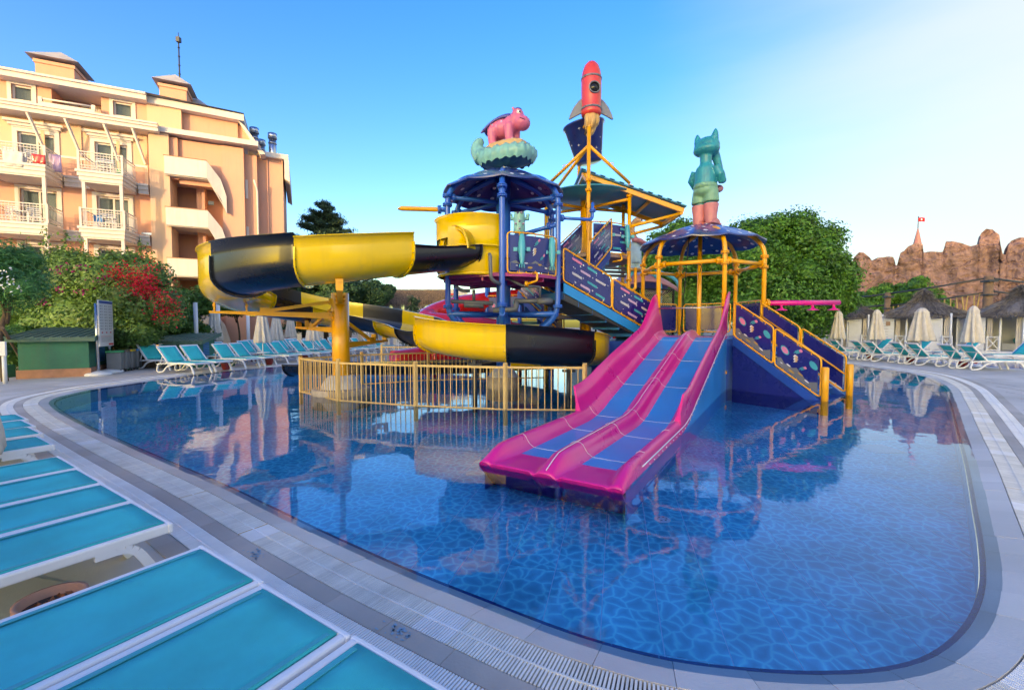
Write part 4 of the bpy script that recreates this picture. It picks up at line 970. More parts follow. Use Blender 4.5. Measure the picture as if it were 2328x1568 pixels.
sm.build('joint_line', 'white_print', ts)
def fin_top(s):                                         # high side wings
    if s < 3.0: return None
    t = (s - 3.0) / 6.2
    base = .44 + .02 * math.sin(t * 6)
    if s > 7.2: u = (s - 7.2) / 1.9; base += .62 * (3 * u * u - 2 * u ** 3)
    return base
for sgn in (-1, 1):
    fs = [3.0 + 6.25 * i / 28 for i in range(29)]; rows = [[], [], [], [], [], []]
    for s in fs:
        t = fin_top(s); z = sz(min(s, 9.0)); l0 = sgn * .86
        flare = .03 + .05 * min(1, t)
        for k, (l, zz_) in enumerate(((.80, z + .15), (.855, z + .17 + t * .35), (.87 + flare, z + .17 + t), (.895 + flare, z + .17 + t), (.90, z + .17 + t * .3), (.912, z - .05))):
            rows[k].append(SP_(s, sgn * l, zz_))
    m = MB().grid(rows); m.poly([r_[0] for r_ in rows]); m.poly([r_[-1] for r_ in rows]); m.build('side_wing', 'pink', ts)
m = MB(); m.tube([SP_(9.0, -.93, 2.22), SP_(9.0, .93, 2.22)], .016, 8); m.build('grab_bar', 'steel', ts)
for sgn in (-1, 1):
    fs = [.12, .6, 1.2, 2.5, 3.2, 4.1, 5, 6, 7, 8, 8.8, 9.2]; rows = [[SP_(s, sgn * .905, ZF) for s in fs], [SP_(s, sgn * .905, max(-.02, sz(s) - .03)) for s in fs]]
    MB().grid(rows, smooth=False).build('side_skirt', 'lane_blue', ts)
m = MB()
for s in [.9 + .22 * i for i in range(37)]: m.ell(SP_(s, .955, sz(s) + .05), .009, 6, 4)
m.tube([SP_(s, .952, sz(s) + .1) for s in svals[5:]], .008, 5); m.build('edge_trim', 'white_print', ts)

# ---------------------------------------------------------------- black and yellow spiral slide
tw = thing('spiral_slide', 'black and yellow winding slide on a yellow pole with arms', 'water slide', (-4.4, 11.3, 0))
LC, LR = (-4.35, 11.3), 2.4
def lp(deg, z, r=LR): return (LC[0] + r * math.cos(R(deg)), LC[1] + r * math.sin(R(deg)), z)
# control points: x, y, z, left wall, right wall
cps = [(-1.1, 11.05, 3.16, .5, .5), (-1.75, 10.5, 3.02, .5, .5), (*lp(-45, 2.80), .62, .5), (*lp(-70, 2.62), .88, .5), (*lp(-95, 2.50), .92, .5), (*lp(-120, 2.38), 1.0, .5), (*lp(-145, 2.25), 1.1, .5), (*lp(-170, 2.12), 1.2, .5),
       (*lp(-195, 2.0), 1.15, .45), (*lp(-220, 1.86), .95, .42), (-5.3, 13.35, 1.70, .82, .42), (-4.2, 13.25, 1.54, .78, .42), (-3.1, 12.65, 1.34, .74, .42), (-2.3, 11.75, 1.17, .7, .42), (-1.6, 10.95, 1.02, .55, .6), (-.7, 10.45, .92, .5, .85), (.3, 10.35, .85, .45, .88), (1.25, 10.75, .76, .45, .86), (1.9, 11.55, .66, .45, .84), (2.1, 12.6, .56, .45, .75), (1.7, 13.8, .42, .45, .62), (.6, 14.7, .28, .42, .5), (-1.2, 15.1, .12, .42, .45), (-4.0, 15.4, .03, .4, .42), (-7.9, 15.8, -.02, .36, .36)]
cl_ = catmull(cps, 10)
dd = np.gradient(cl_[:, :3], axis=0)
def section(i, hl, hr):
    p = V(cl_[i][:3]); t = V(dd[i]); t.z = 0; t.normalize(); L_ = V((-t.y, t.x, 0)); w = .56; th = .022
    prof = [(1.085, hl, 0), (1.085, hl + .02, 0), (1.0, hl + .02, 0)]
    prof = []
    for a in range(0, 13):                              # inside surface, from the left rim to the right rim
        ph = PI * a / 12; x = math.cos(ph); y = 1 - math.sin(ph)
        prof.append((x * w, y * .40))
    ins = [(w * 1.0 + .02, hl)] + [(w, .40 + (hl - .40) * .5)] + prof + [(-w, .40 + (hr - .40) * .5)] + [(-w - .02, hr)]
    if hl < .42: ins[1] = (w, .40)
    out = [(w + .07, hl), (w + .07, hl - .025), (w + .035, hl - .03)] + [(x * 1.06, y - .03 if abs(x) < w * .98 else y) for x, y in ins[1:-1]] + [(-w - .035, hr - .03), (-w - .07, hr - .025), (-w - .07, hr)]
    return [p + L_ * x + V((0, 0, y)) for x, y in ins], [p + L_ * x + V((0, 0, y)) for x, y in out]
def slide_piece(i0, i1, mname, hl=None, hr=None, fl=True):
    ri, ro = [], []
    for i in range(i0, i1 + 1):
        a, b = section(i, cl_[i][3] if hl is None else hl, cl_[i][4] if hr is None else hr); ri.append(a); ro.append(b)
    m = MB(); m.grid(ri); m.grid(ro)
    for k in (0, -1):                                     # rim strips on both edges
        pass
    m.grid([[r_[0] for r_ in ri], [r_[0] for r_ in ro]], smooth=False); m.grid([[r_[-1] for r_ in ri], [r_[-1] for r_ in ro]], smooth=False)
    sec = m.build('slide_section', mname, tw)
    if fl:                                                # bolted joint flange at the start of the section
        for e, (i, sg) in enumerate(((i0, 1), (i1, -1))):
            f = MB()
            t = V(dd[i]); t.normalize(); o = ro[0] if e == 0 else ro[-1]; ii = ri[0] if e == 0 else ri[-1]
            ctr = V(cl_[i][:3]) + V((0, 0, .3))
            big = [q + (q - ctr).normalized() * .05 for q in o[3:-3]]; base = o[3:-3]; tt = t * .03 * sg
            f.grid([base, big, [q + tt for q in big], [q + tt for q in base]], smooth=False)
            for q in big[1:-1:1]: f.ell(q + tt * 1.1 - (q - ctr).normalized() * .022, .014, 6, 4, mi=1)
            f.build('joint_flange', [mname, 'dark_metal'], sec)
    return sec
def idx(k): return int(round(k * 10))
cuts = [(0, 1.75, 'b'), (1.75, 3.55, 'y'), (3.55, 5.1, 'b'), (5.1, 7.6, 'y'), (7.6, 9.2, 'b'), (9.2, 10.5, 'y'), (10.5, 11.5, 'b'), (11.5, 12.5, 'y'), (12.5, 13.5, 'b'), (13.5, 15.6, 'y'), (15.6, 17.4, 'b'), (17.4, 19.5, 'y'), (19.5, 20.5, 'b'), (20.5, 21.4, 'y'), (21.4, 24, 'b')]
for k0, k1, cc in cuts:
    slide_piece(idx(k0), idx(k1), 'slide_black' if cc == 'b' else 'slide_yellow', hl=.84 if k0 == 1.75 else None, hr=.86 if k0 == 13.5 else None)
# open yellow tub at the start, with an arched hoop over the mouth
tc_ = V((-.92, 11.72, 0)); m = MB(); rows = []
for z, rr_ in ((DA - .02, 1.0), (DA + .15, 1.06), (DA + .45, 1.09), (DA + .62, 1.10), (DA + .62, 1.13), (DA + .66, 1.13), (DA + .66, 1.09), (DA + 1.34, 1.06), (DA + 1.38, 1.12), (DA + 1.40, 1.12), (DA + 1.40, 1.04), (DA + .6, 1.05), (DA + .1, 1.0)):
    rows.append([tc_ + V((rr_ * math.cos(a), rr_ * math.sin(a), z)) for a in [R(-52) - R(75) * k / 14 for k in range(15)]])
m.grid(rows)
rows2 = []
for z, rr_ in ((DA - .02, 1.0), (DA + .1, 1.06), (DA + 1.34, 1.06), (DA + 1.40, 1.12), (DA + 1.40, 1.04), (DA + .1, 1.02)):
    rows2.append([tc_ + V((rr_ * math.cos(a), rr_ * math.sin(a), z)) for a in [R(-176) - R(50) * k / 8 for k in range(9)]])
m.grid(rows2)
rows3 = []
for z, rr_ in ((DA + .86, 1.07), (DA + 1.34, 1.06), (DA + 1.40, 1.12), (DA + 1.40, 1.04), (DA + .86, 1.02)):
    rows3.append([tc_ + V((rr_ * math.cos(a), rr_ * math.sin(a), z)) for a in [R(-127) - R(49) * k / 8 for k in range(9)]])
m.grid(rows3)
m.lathe([(0, DA + .02), (1.02, DA + .02), (1.05, DA - .03), (1.0, DA - .06)], 28, tc_, a0=R(-230), a1=R(-52))
m.build('start_tub', 'slide_yellow', tw)
hd = (V(cl_[4][:3]) - V(cl_[0][:3])); hd.z = 0; hd.normalize(); hl_ = V((-hd.y, hd.x, 0)); hc = V(cl_[5][:3]); rows = []
for off, rr_ in ((0, .56), (0, .66), (.06, .66), (-.22, .60), (-.22, .54), (0, .54)):
    rows.append([hc + hd * off + hl_ * (rr_ * math.cos(a)) + V((0, 0, .42 + rr_ * math.sin(a) * .95)) for a in [PI * k / 16 for k in range(17)]])
MB().grid(rows).build('hoop', 'slide_yellow', tw)
MB().tube(rounded([tc_ + V((.38, -1.12, DA + .4)), tc_ + V((.40, -1.2, DA + .36)), tc_ + V((.42, -1.2, DA - .2)), tc_ + V((.62, -1.05, DA - .3))], .1), .045, 10).build('feed_pipe', 'pipe_gray', tw)
# pole, footing and arms
pc = V((-4.42, 11.35, 0)); m = MB().tube([pc + V((0, 0, ZF)), pc + V((0, 0, 2.55))], .215, 24)
for z in (.6,): m.tube([pc + V((0, 0, z - .02)), pc + V((0, 0, z + .02))], .217, 24)
m.build('support_pole', 'yellow_paint', tw)
m = MB(); m.lathe([(.22, .45), (.32, .42), (.46, .25), (.50, .12)], 24, pc); m.lathe([(.7, .12), (.72, .1), (.72, -.02), (.72, ZF)], 24, pc, mi=1, smooth=False); m.lathe([(.5, .12), (.7, .12)], 24, pc, mi=1); m.build('pole_footing', ['concrete_white', 'stone_band'], tw)
def arm(i, z, brace_up=True):
    q = V(cl_[i][:3]); t = V(dd[i]); t.z = 0; t.normalize(); L_ = V((-t.y, t.x, 0))
    if (pc - q).dot(L_) < 0: L_ = -L_                    # towards the pole
    d = V((q.x - pc.x, q.y - pc.y, 0)); dn_ = d.normalized(); s_ = pc + dn_ * .2 + V((0, 0, z)); e = V((q.x, q.y, z)) + dn_ * .42
    m = MB(); m.hexa([e + V((0, 0, .02)) + dn_.cross(V((0, 0, 1))) * x for x in (-.06, .06)] + [e + V((0, 0, .07)) + dn_.cross(V((0, 0, 1))) * x for x in (.06, -.06)], [s_ + V((0, 0, -.09)) + dn_.cross(V((0, 0, 1))) * x for x in (-.06, .06)] + [s_ + V((0, 0, .07)) + dn_.cross(V((0, 0, 1))) * x for x in (.06, -.06)])
    m.box(s_ + V((0, 0, .0)), (.14, .26, .03), math.atan2(dn_.y, dn_.x)); m.box(s_ + V((0, 0, .1)), (.16, .26, .02), math.atan2(dn_.y, dn_.x)); m.box(s_ + V((0, 0, -.11)), (.16, .26, .02), math.atan2(dn_.y, dn_.x))
    for k in (.32, -.3):
        b_ = V((q.x, q.y, z)) + dn_ * k; m.box(b_ + V((0, 0, .16)), (.035, .14, .2), math.atan2(dn_.y, dn_.x)); m.tube([b_ + V((0, 0, .2)) - dn_ * .03, b_ + V((0, 0, .2)) + dn_ * .03], .035, 8)
    if brace_up:
        b0, b1 = s_.lerp(e, .58) + V((0, 0, .08)), s_ + V((0, 0, .62 if z + .62 < 2.5 else .35)); m.beam(b0, b1, .08, .08); m.box(b0 + V((0, 0, .03)), (.2, .1, .12), math.atan2(dn_.y, dn_.x)); m.box(b1, (.12, .16, .16), math.atan2(dn_.y, dn_.x))
    m.build('support_arm', 'yellow_paint', tw)
arm(62, 1.98); arm(30, 2.38, False); arm(91, 1.62); arm(112, 1.22)
for i in (148, 172):                                     # short black posts under the lower curve
    q = V(cl_[i][:3]); m = MB().tube([V((q.x, q.y, ZF)), V((q.x, q.y, q.z - .16))], .06, 10); m.box((q.x, q.y, q.z - .14), (.32, .16, .05)); m.box((q.x, q.y, q.z - .07), (.06, .4, .1)); m.build('support_post', 'dark_metal', tw)

# ---------------------------------------------------------------- railing round the slide
FB = [(-5.6, 11.62), (-4.05, 10.22), (-2.1, 9.55), (-.14, 9.12), (1.5, 9.05)]
FB2 = [(-5.6, 11.62), (-4.5, 13.15), (-2.7, 14.15), (-.7, 14.55), (1.2, 14.9)]
FB3 = [(-5.4, 18.2), (-3.4, 18.1), (-1.4, 18.2), (.6, 18.3)]
def fence(pts, label, top=.87, start=0):
    t = thing('pool_fence', label, 'fence', (pts[0][0], pts[0][1], 0), 'beige bar fences in the water')
    for k, p in enumerate(pts):
        MB().box((p[0], p[1], (top + .05 + ZF) / 2), (.07, .07, top + .05 - ZF), math.atan2(pts[1][1] - pts[0][1], pts[1][0] - pts[0][0])).box((p[0], p[1], top + .065), (.085, .085, .02)).build('post', 'fence_beige', t)
    for a, b in zip(pts, pts[1:]):
        a, b = V((*a, 0)), V((*b, 0)); u = (b - a).normalized(); L_ = (b - a).length
        for z, h in ((top - .02, .045), (-.03, .035)): MB().beam(a + u * .04 + V((0, 0, z)), b - u * .04 + V((0, 0, z)), .04, h).build('rail', 'fence_beige', t)
        n = int(L_ / .127); me = MB().tube([(0, 0, -.05), (0, 0, top - .03)], .0115, 7, cap=False).mesh('bar', 'fence_beige')
        for i in range(1, n):
            o = bpy.data.objects.new('bar', me); C.objects.link(o); o.parent = t; q = a + u * (L_ * i / n); o.location = q - V((pts[0][0], pts[0][1], 0))
    return t
fence(FB, 'beige bar fence in the water in front of the winding slide'); fence(FB2, 'beige bar fence just behind the yellow slide pole'); fence(FB3, 'farthest beige bar fence beside the red tube slide')

# ---------------------------------------------------------------- figures on the roofs
def ellr(m, c, r, ax='X', ang=0, **k): m.ell(c, r, M=Matrix.Rotation(R(ang), 4, ax), **k)
# hippo on a wave
hb = V((-.18, 12.4, 6.09)); hp_ = thing('hippo_figure', 'pink hippo with purple cape riding a wave on the blue tower', 'statue', hb)
H0 = 0.66                                               # height of its feet above the base
def hq(x, y, z): a = R(-28); return hb + V((x * math.cos(a) - y * math.sin(a), x * math.sin(a) + y * math.cos(a), z + H0))
m = MB(); rot = Matrix.Rotation(R(-28), 4, 'Z')
m.ell(hq(-.1, 0, .50), (.40, .30, .28), M=rot); m.ell(hq(.2, 0, .56), (.26, .27, .27), M=rot); m.ell(hq(-.34, 0, .5), (.24, .27, .27), M=rot)
m.ell(hq(.40, 0, .66), (.25, .26, .26), M=rot); m.ell(hq(.56, 0, .54), (.24, .27, .21), M=rot); m.ell(hq(.42, 0, .84), (.17, .20, .13), M=rot)
for x, y in ((.22, -.19), (.24, .19), (-.36, -.18), (-.34, .18)): m.tube([hq(x, y, .5), hq(x, y, .25), hq(x + .01, y, .1), hq(x + .04, y, .0)], [.15, .14, .125, .14], 12)
for y in (-.15, .15): m.ell(hq(.33, y, .96), (.045, .03, .06), M=rot)
remesh(m.build('body', 'hippo_pink', hp_), .025, 6)
m = MB()
for y, zz_ in ((-.17, .80), (.17, .80)):
    e = MB().ell(hq(.52, y * .95, zz_), (.06, .05, .06)); e.ell(hq(.575, y * 1.05, zz_), (.022, .02, .028), mi=1); e.build('eye', ['eye_white', 'eye_black'], hp_)
m.tube([hq(.62, -.27, .58), hq(.72, -.19, .545), hq(.795, 0, .54), hq(.72, .19, .545)], .012, 6); m.build('mouth', 'eye_black', hp_)
m = MB(); rows = []
for i in range(8):
    t = i / 7; x = .22 - .95 * t; zc = .84 + .06 * math.sin(t * 2.6) - .42 * t ** 2.2; w = .20 + .16 * t
    rows.append([hq(x + .05 * math.sin(k * 1.3), (k / 6 - .5) * 2 * w, zc + .06 - .20 * abs(k / 6 - .5) ** 2 * 3) for k in range(7)])
m.grid(rows); cp_ = m.build('cape', 'hippo_cape', hp_); so = cp_.modifiers.new('s', 'SOLIDIFY'); so.thickness = .07; su = cp_.modifiers.new('u', 'SUBSURF'); su.levels = 2; su.render_levels = 2
MB().ell(hq(.40, 0, .955), (.14, .13, .05), M=rot).build('hair', 'hippo_cape', hp_)
for x, y in ((.22, -.19), (.24, .19), (-.36, -.18), (-.34, .18)):
    for k in (-1, 0, 1): MB().ell(hq(x + .15, y + k * .075, .02), (.045, .035, .04), 10, 6).build('toe', 'white_print', hp_)
for x, y, z, r_ in ((.0, -.262, .60, .05), (-.14, -.278, .5, .06), (-.32, -.25, .56, .045)): MB().ell(hq(x, y, z), (r_ * .8, .012, r_), 10, 6, M=rot).build('painted_spot', 'lilac_print', hp_)
for y in (-.09, .09): MB().ell(hq(.742, y, .64), (.02, .03, .025), 8, 6).build('nostril', 'deck_pink', hp_)
m = MB()                                                # board and wave
bp_ = [(.72, 0), (.68, .26), (.5, .40), (.1, .44), (-.35, .38), (-.6, .22), (-.68, 0), (-.6, -.22), (-.35, -.38), (.1, -.44), (.5, -.40), (.68, -.26)]
m.hexa([hq(x, y, -.22) for x, y in bp_], [hq(x * .98, y * .98, .0) for x, y in bp_]); bb_ = m.build('board', 'sand_board', hp_); bv = bb_.modifiers.new('b', 'BEVEL'); bv.width = .04; bv.segments = 3
m = MB()
ws = [(.88, 0), (.82, .34), (.55, .52), (.1, .56), (-.4, .5), (-.74, .34), (-.86, 0), (-.74, -.34), (-.4, -.5), (.1, -.56), (.55, -.52), (.82, -.34)]
den = [tuple(p) for p in catmull(ws, 5, True)]; rows = []
for zz_, k in ((-.22, .80), (-.17, .92), (-.24, 1.04), (-.42, 1.05), (-.56, .92)):
    rows.append([hq(x * k * (1 + .035 * math.sin(i * 1.9) * (zz_ < 0)), y * k * (1 + .05 * math.sin(i * 2.1)), zz_ + .045 * math.sin(i * 1.9)) for i, (x, y) in enumerate(den + den[:1])])
m.grid(rows); m.build('wave', 'wave_teal', hp_)
m = MB(); m.poly([hq(x * .92, y * .92, -.54) for x, y in den]); m.hexa([hq(x * .86, y * .86, -.55) for x, y in ws], [hq(x * .3, y * .3, -.66) for x, y in ws]); m.build('wave_underside', 'wave_under', hp_)
m = MB(); cr_ = [hq(-.72, -.1, -.3), hq(-.92, -.1, .0), hq(-.86, -.1, .20), hq(-.72, -.08, .18)]
m.tube(catmull(cr_, 6), [.30, .29, .28, .27, .26, .25, .24, .23, .21, .20, .19, .18, .17, .16, .15, .13, .11, .08, .05], 12); m.ell(hq(-.56, .12, .0), (.16, .2, .16)); m.ell(hq(-.66, -.25, -.25), (.22, .2, .2)); remesh(m.build('wave_crest', 'wave_teal', hp_), .03, 5)
MB().tube([hb + V((0, 0, -.2)), hb + V((0, 0, .2))], .16, 14).build('mount', 'blue_paint', hp_)
hp_.scale = (.92,) * 3
# fox in shorts and boots
fx = V((5.98, 13.8, 4.82)); tfx = thing('fox_figure', 'teal fox in green shorts and pink boots on the navy dome', 'statue', fx)
def fq(x, y, z): x, y, z = x * 1.28, y * 1.28, z * 1.06; a = R(38); return fx + V((x * math.cos(a) - y * math.sin(a), x * math.sin(a) + y * math.cos(a), z))
fr_ = Matrix.Rotation(R(38), 4, 'Z')
m = MB()
m.tube([fq(0, 0, .95), fq(0, 0, 1.2), fq(.01, 0, 1.45), fq(0, 0, 1.65), fq(0, 0, 1.78)], [.30, .33, .32, .28, .16], 16); m.ell(fq(0, 0, 1.62), (.17, .27, .14), M=fr_)
m.tube([fq(0, 0, 1.7), fq(0, 0, 2.1)], .175, 12)
m.ell(fq(.03, 0, 2.28), (.32, .39, .29), M=fr_); m.ell(fq(.02, 0, 2.18), (.35, .40, .2), M=fr_); m.tube([fq(.2, 0, 2.26), fq(.36, 0, 2.22), fq(.46, 0, 2.2)], [.17, .11, .07], 12)
for y in (-.2, .2): m.tube([fq(0, y, 2.42), fq(.0, y * 1.12, 2.58), fq(.0, y * 1.15, 2.70)], [.13, .09, .03], 10)
m.tube([fq(0, -.26, 1.62), fq(.02, -.36, 1.38), fq(.1, -.36, 1.24), fq(.3, -.28, 1.3), fq(.42, -.16, 1.36)], [.13, .125, .115, .10, .105], 12)
m.tube([fq(0, .26, 1.62), fq(.02, .37, 1.38), fq(.12, .34, 1.22), fq(.28, .2, 1.3)], [.13, .125, .115, .10], 12)
m.tube([fq(.2, -.05, 2.25), fq(.3, -.1, 2.0), fq(.38, -.14, 1.7), fq(.44, -.16, 1.4)], [.17, .13, .11, .10], 12)   # trunk-like sleeve held in front
for y in (-.13, .13): m.tube([fq(0, y, 1.0), fq(.0, y, .6), fq(0, y, .4)], [.19, .16, .15], 12)
remesh(m.build('body', 'statue_teal', tfx), .024, 5)
m = MB(); m.tube([fq(0, 0, 1.18), fq(0, 0, 1.08)], [.34, .36], 18); m.ell(fq(0, 0, .98), (.33, .37, .2), M=fr_)
for y in (-.145, .145): m.tube([fq(0, y, 1.02), fq(.0, y * 1.05, .66), fq(0, y * 1.05, .64)], [.20, .235, .22], 14)
remesh(m.build('shorts', 'statue_green', tfx), .024, 3)
for y in (-.145, .145):
    m = MB(); m.tube([fq(0, y, .60), fq(0, y, .3), fq(0, y, .12)], [.235, .19, .185], 14); m.ell(fq(.09, y * 1.05, .10), (.31, .18, .13), M=fr_); m.box(fq(.08, y * 1.05, .03), (.54, .34, .05), R(38)); remesh(m.build('boot', 'statue_boot', tfx), .022, 4)
m = MB(); m.ell(fq(.44, -.1, 1.14), (.15, .13, .12)); m.box(fq(.36, -.1, 1.08), (.2, .2, .1), R(38)); remesh(m.build('parcel', 'statue_boot', tfx), .022, 4)
MB().ell(fq(.47, 0, 2.22), .05).build('nose', 'statue_boot', tfx)
MB().tube([fx + V((-.35, -.1, -.12)), fx + V((.2, 0, -.02)), fx + V((.3, 0, .02))], .045, 10).tube([fx + V((0, 0, -.25)), fx + V((0, 0, .06))], .06, 10).build('mount', 'yellow_paint', tfx)
# cactus figure on a further dome
cx = V((.30, 18.2, 5.35)); tcx = thing('cactus_figure', 'mint green spiky cactus figure seen behind the blue tower', 'statue', cx)
m = MB(); m.tube([cx + V((0, 0, z)) for z in (.12, .2, .5, .9, 1.1, 1.2)], [.18, .25, .24, .23, .2, .08], 16)
for s_ in (-1, 1): m.tube([cx + V((s_ * .2, 0, .75)), cx + V((s_ * .34, 0, .72)), cx + V((s_ * .36, 0, .95))], .08, 10)
remesh(m.build('body', 'wave_teal', tcx), .025, 3)
for a, z in ((-1.9, .95), (-1.2, .95), (-1.55, .6), (-2.2, .5), (-.9, .5), (-1.5, .3)):
    d = V((math.cos(a), math.sin(a), 0)); MB().tube([cx + d * .22 + V((0, 0, z)), cx + d * .34 + V((0, 0, z + .02))], [.06, .004], 6).build('spike', 'lilac_print', tcx)
MB().tube([cx + V((0, 0, -.6)), cx + V((0, 0, .15))], .05, 10).build('mount', 'blue_paint', tcx)
# back tower under it
tk = thing('play_tower', 'farther blue play tower under the green cactus figure', 'play tower', (.3, 18.2, 0))
KV = hexa_pts((.3, 18.2), 1.5, R(-90)); dome(tk, (.3, 18.2), 1.55, 4.1, 4.8, 21)
for p in KV: MB().tube([p + V((0, 0, -.3)), p + V((0, 0, 4.2))], .07, 10).build('post', 'blue_paint', tk)
MB().tube([(.3, 18.2, 4.7), (.3, 18.2, 5.4)], .06, 10).build('centre_column', 'blue_paint', tk)
MB().lathe([(0, 1.9), (1.45, 1.9), (1.45, 1.78), (0, 1.78)], 24, (.3, 18.2, 0), smooth=False).build('deck', 'statue_green', tk)
railing(tk, KV[5], KV[0], 1.95, .95, pname='space', out=(-.5, -1, 0)); railing(tk, KV[0], KV[1], 1.95, .95, seed=31, out=(.5, -1, 0))
# brown long-necked creature and salmon canopy behind
tz = thing('play_tower', 'farther play tower with salmon canopy on turquoise arches', 'play tower', (5.6, 19.6, 0))
m = MB(); rows = []
for i in range(9):
    t = i / 8 - .5; rows.append([V((5.6 + 2.9 * t, 19.6 + y * 1.3, 4.05 - 2.2 * t * t - .5 * y * y)) for y in (-1, -.6, -.2, .2, .6, 1)])
m.grid(rows); cn = m.build('canopy', 'canopy_salmon', tz); so = cn.modifiers.new('s', 'SOLIDIFY'); so.thickness = .04
for dx in (-.9, .55, 1.35):
    MB().tube(rounded([V((5.6 + dx, 18.3, -.3)), V((5.6 + dx, 18.3, 3.6)), V((5.6 + dx * .4, 18.9, 4.1))], .5), .07, 10).build('arch', 'aqua_pipe', tz)
MB().lathe([(0, 1.7), (1.3, 1.7), (1.3, 1.55), (0, 1.55)], 20, (5.6, 19.6, 0), smooth=False).build('deck', 'deck_pink', tz)
cb = V((5.25, 18.9, 4.05)); tcb = thing('creature_figure', 'brown long-necked creature in pale blue dungarees behind the towers', 'statue', cb)
m = MB(); m.tube([cb + V((0, 0, z)) for z in (.35, .6, .9, 1.2, 1.4)], [.24, .27, .26, .2, .12], 14)
for s_ in (-1, 1): m.tube([cb + V((s_ * .13, 0, .5)), cb + V((s_ * .14, 0, .15)), cb + V((s_ * .15, -.06, .06))], [.14, .13, .14], 10)
remesh(m.build('dungarees', 'creature_blue', tcb), .03, 3)
m = MB(); m.tube(catmull([cb + V((0, 0, 1.3)), cb + V((-.12, 0, 1.6)), cb + V((-.12, 0, 1.95)), cb + V((.05, -.02, 2.12)), cb + V((.25, -.04, 2.08))], 5), [.16, .15, .14, .13, .12, .115, .11, .11, .11, .11, .11, .12, .13, .14, .15, .16, .17, .18, .18, .17, .12], 12)
for s_ in (-1, 1): m.tube([cb + V((s_ * .22, 0, 1.15)), cb + V((s_ * .38, -.05, .85)), cb + V((s_ * .45, -.1, .7))], [.1, .09, .1], 10)
remesh(m.build('body', 'creature_brown', tcb), .03, 3)
e = MB().ell(cb + V((.2, -.17, 2.12)), (.075, .04, .075)); e.ell(cb + V((.2, -.205, 2.12)), (.035, .02, .035), mi=1); e.build('eye', ['eye_white', 'eye_black'], tcb)
MB().tube([cb + V((-.2, -.2, 1.32)), cb + V((.1, -.28, 1.25)), cb + V((.42, -.25, 1.08))], [.1, .11, .09], 10).build('scarf', 'statue_boot', tcb)
for s_ in (-1, 1): MB().ell(cb + V((s_ * .16, -.1, .06)), (.17, .22, .08)).build('foot', 'sand_board', tcb)
MB().tube([cb + V((0, 0, -.35)), cb + V((0, 0, .1))], .05, 8).build('mount', 'aqua_pipe', tcb)
# red tube slide behind the blue tower
tr = thing('tube_slide', 'glossy red tube slide bending behind the blue tower', 'water slide', (-1.5, 17.0, 0))
rp = catmull([(1.1, 18.8, 2.9), (-.4, 18.1, 2.75), (-1.9, 17.3, 2.5), (-2.9, 16.7, 2.15), (-3.1, 16.1, 1.85), (-2.4, 15.9, 1.75), (-1.0, 15.9, 1.6), (.2, 16.1, 1.4), (.8, 16.8, 1.2), (.4, 17.6, 1.0), (-1.4, 18.0, .75), (-3.4, 17.6, .5), (-4.6, 16.9, .35)], 6)
m = MB().tube(rp, .42, 18); m.build('tube', 'red_slide', tr)
for i in range(4, len(rp) - 2, 9):
    t = V(rp[i + 1]) - V(rp[i - 1]); t.normalize(); p = V(rp[i]); MB().tube([p - t * .035, p + t * .035], .475, 18, cap=False).build('joint_ring', 'red_slide', tr)
for q in ((-2.9, 16.6), (.3, 16.2), (-.4, 18.1)): MB().tube([(*q, ZF), (*q, 1.2)], .07, 10).build('support_post', 'red_slide', tr)
# rope net cage
tn = thing('climbing_cage', 'rope net cage in a black frame behind the pink slide', 'climbing net', (4.9, 16.6, 1.3))
c0, c1, zz0, zz1 = V((4.55, 15.9, 0)), V((5.95, 16.3, 0)), 1.3, 3.05; u = (c1 - c0)
m = MB().tube([c0 + V((0, 0, zz0)), c0 + V((0, 0, zz1)), c1 + V((0, 0, zz1)), c1 + V((0, 0, zz0))], .05, 8); m.tube([c0 + V((0, 0, zz1)), c0 + V((-.3, 1.6, zz1 - .1)), c1 + V((0, 1.4, zz1 - .1)), c1 + V((0, 0, zz1))], .05, 8); m.build('cage_frame', 'net_black', tn)
m = MB(); n = 16
for i in range(-n, n):
    for s_ in (1, -1):
        x0 = i / n; pts = []
        for k in range(2):
            x = x0 + s_ * k * 1.25 if s_ > 0 else x0 + 1 - k * 1.25
            pts.append((x, k))
        (xa_, _), (xb_, _) = pts; t0, t1 = 0.0, 1.0
        f = lambda t: xa_ + (xb_ - xa_) * t
        ts_ = [t for t in [j / 40 for j in range(41)] if 0 <= f(t) <= 1]
        if len(ts_) > 2:
            a, b = ts_[0], ts_[-1]; m.tube([c0 + u * f(a) + V((0, 0, zz0 + (zz1 - zz0) * a)), c0 + u * f(b) + V((0, 0, zz0 + (zz1 - zz0) * b))], .008, 4, cap=False)
            m.tube([c0 + u * f(a) + V((-.1, 1.5, zz0 + (zz1 - zz0) * a)), c0 + u * f(b) + V((-.1, 1.5, zz0 + (zz1 - zz0) * b))], .008, 4, cap=False)
m.build('net', 'rope', tn, kind='stuff')
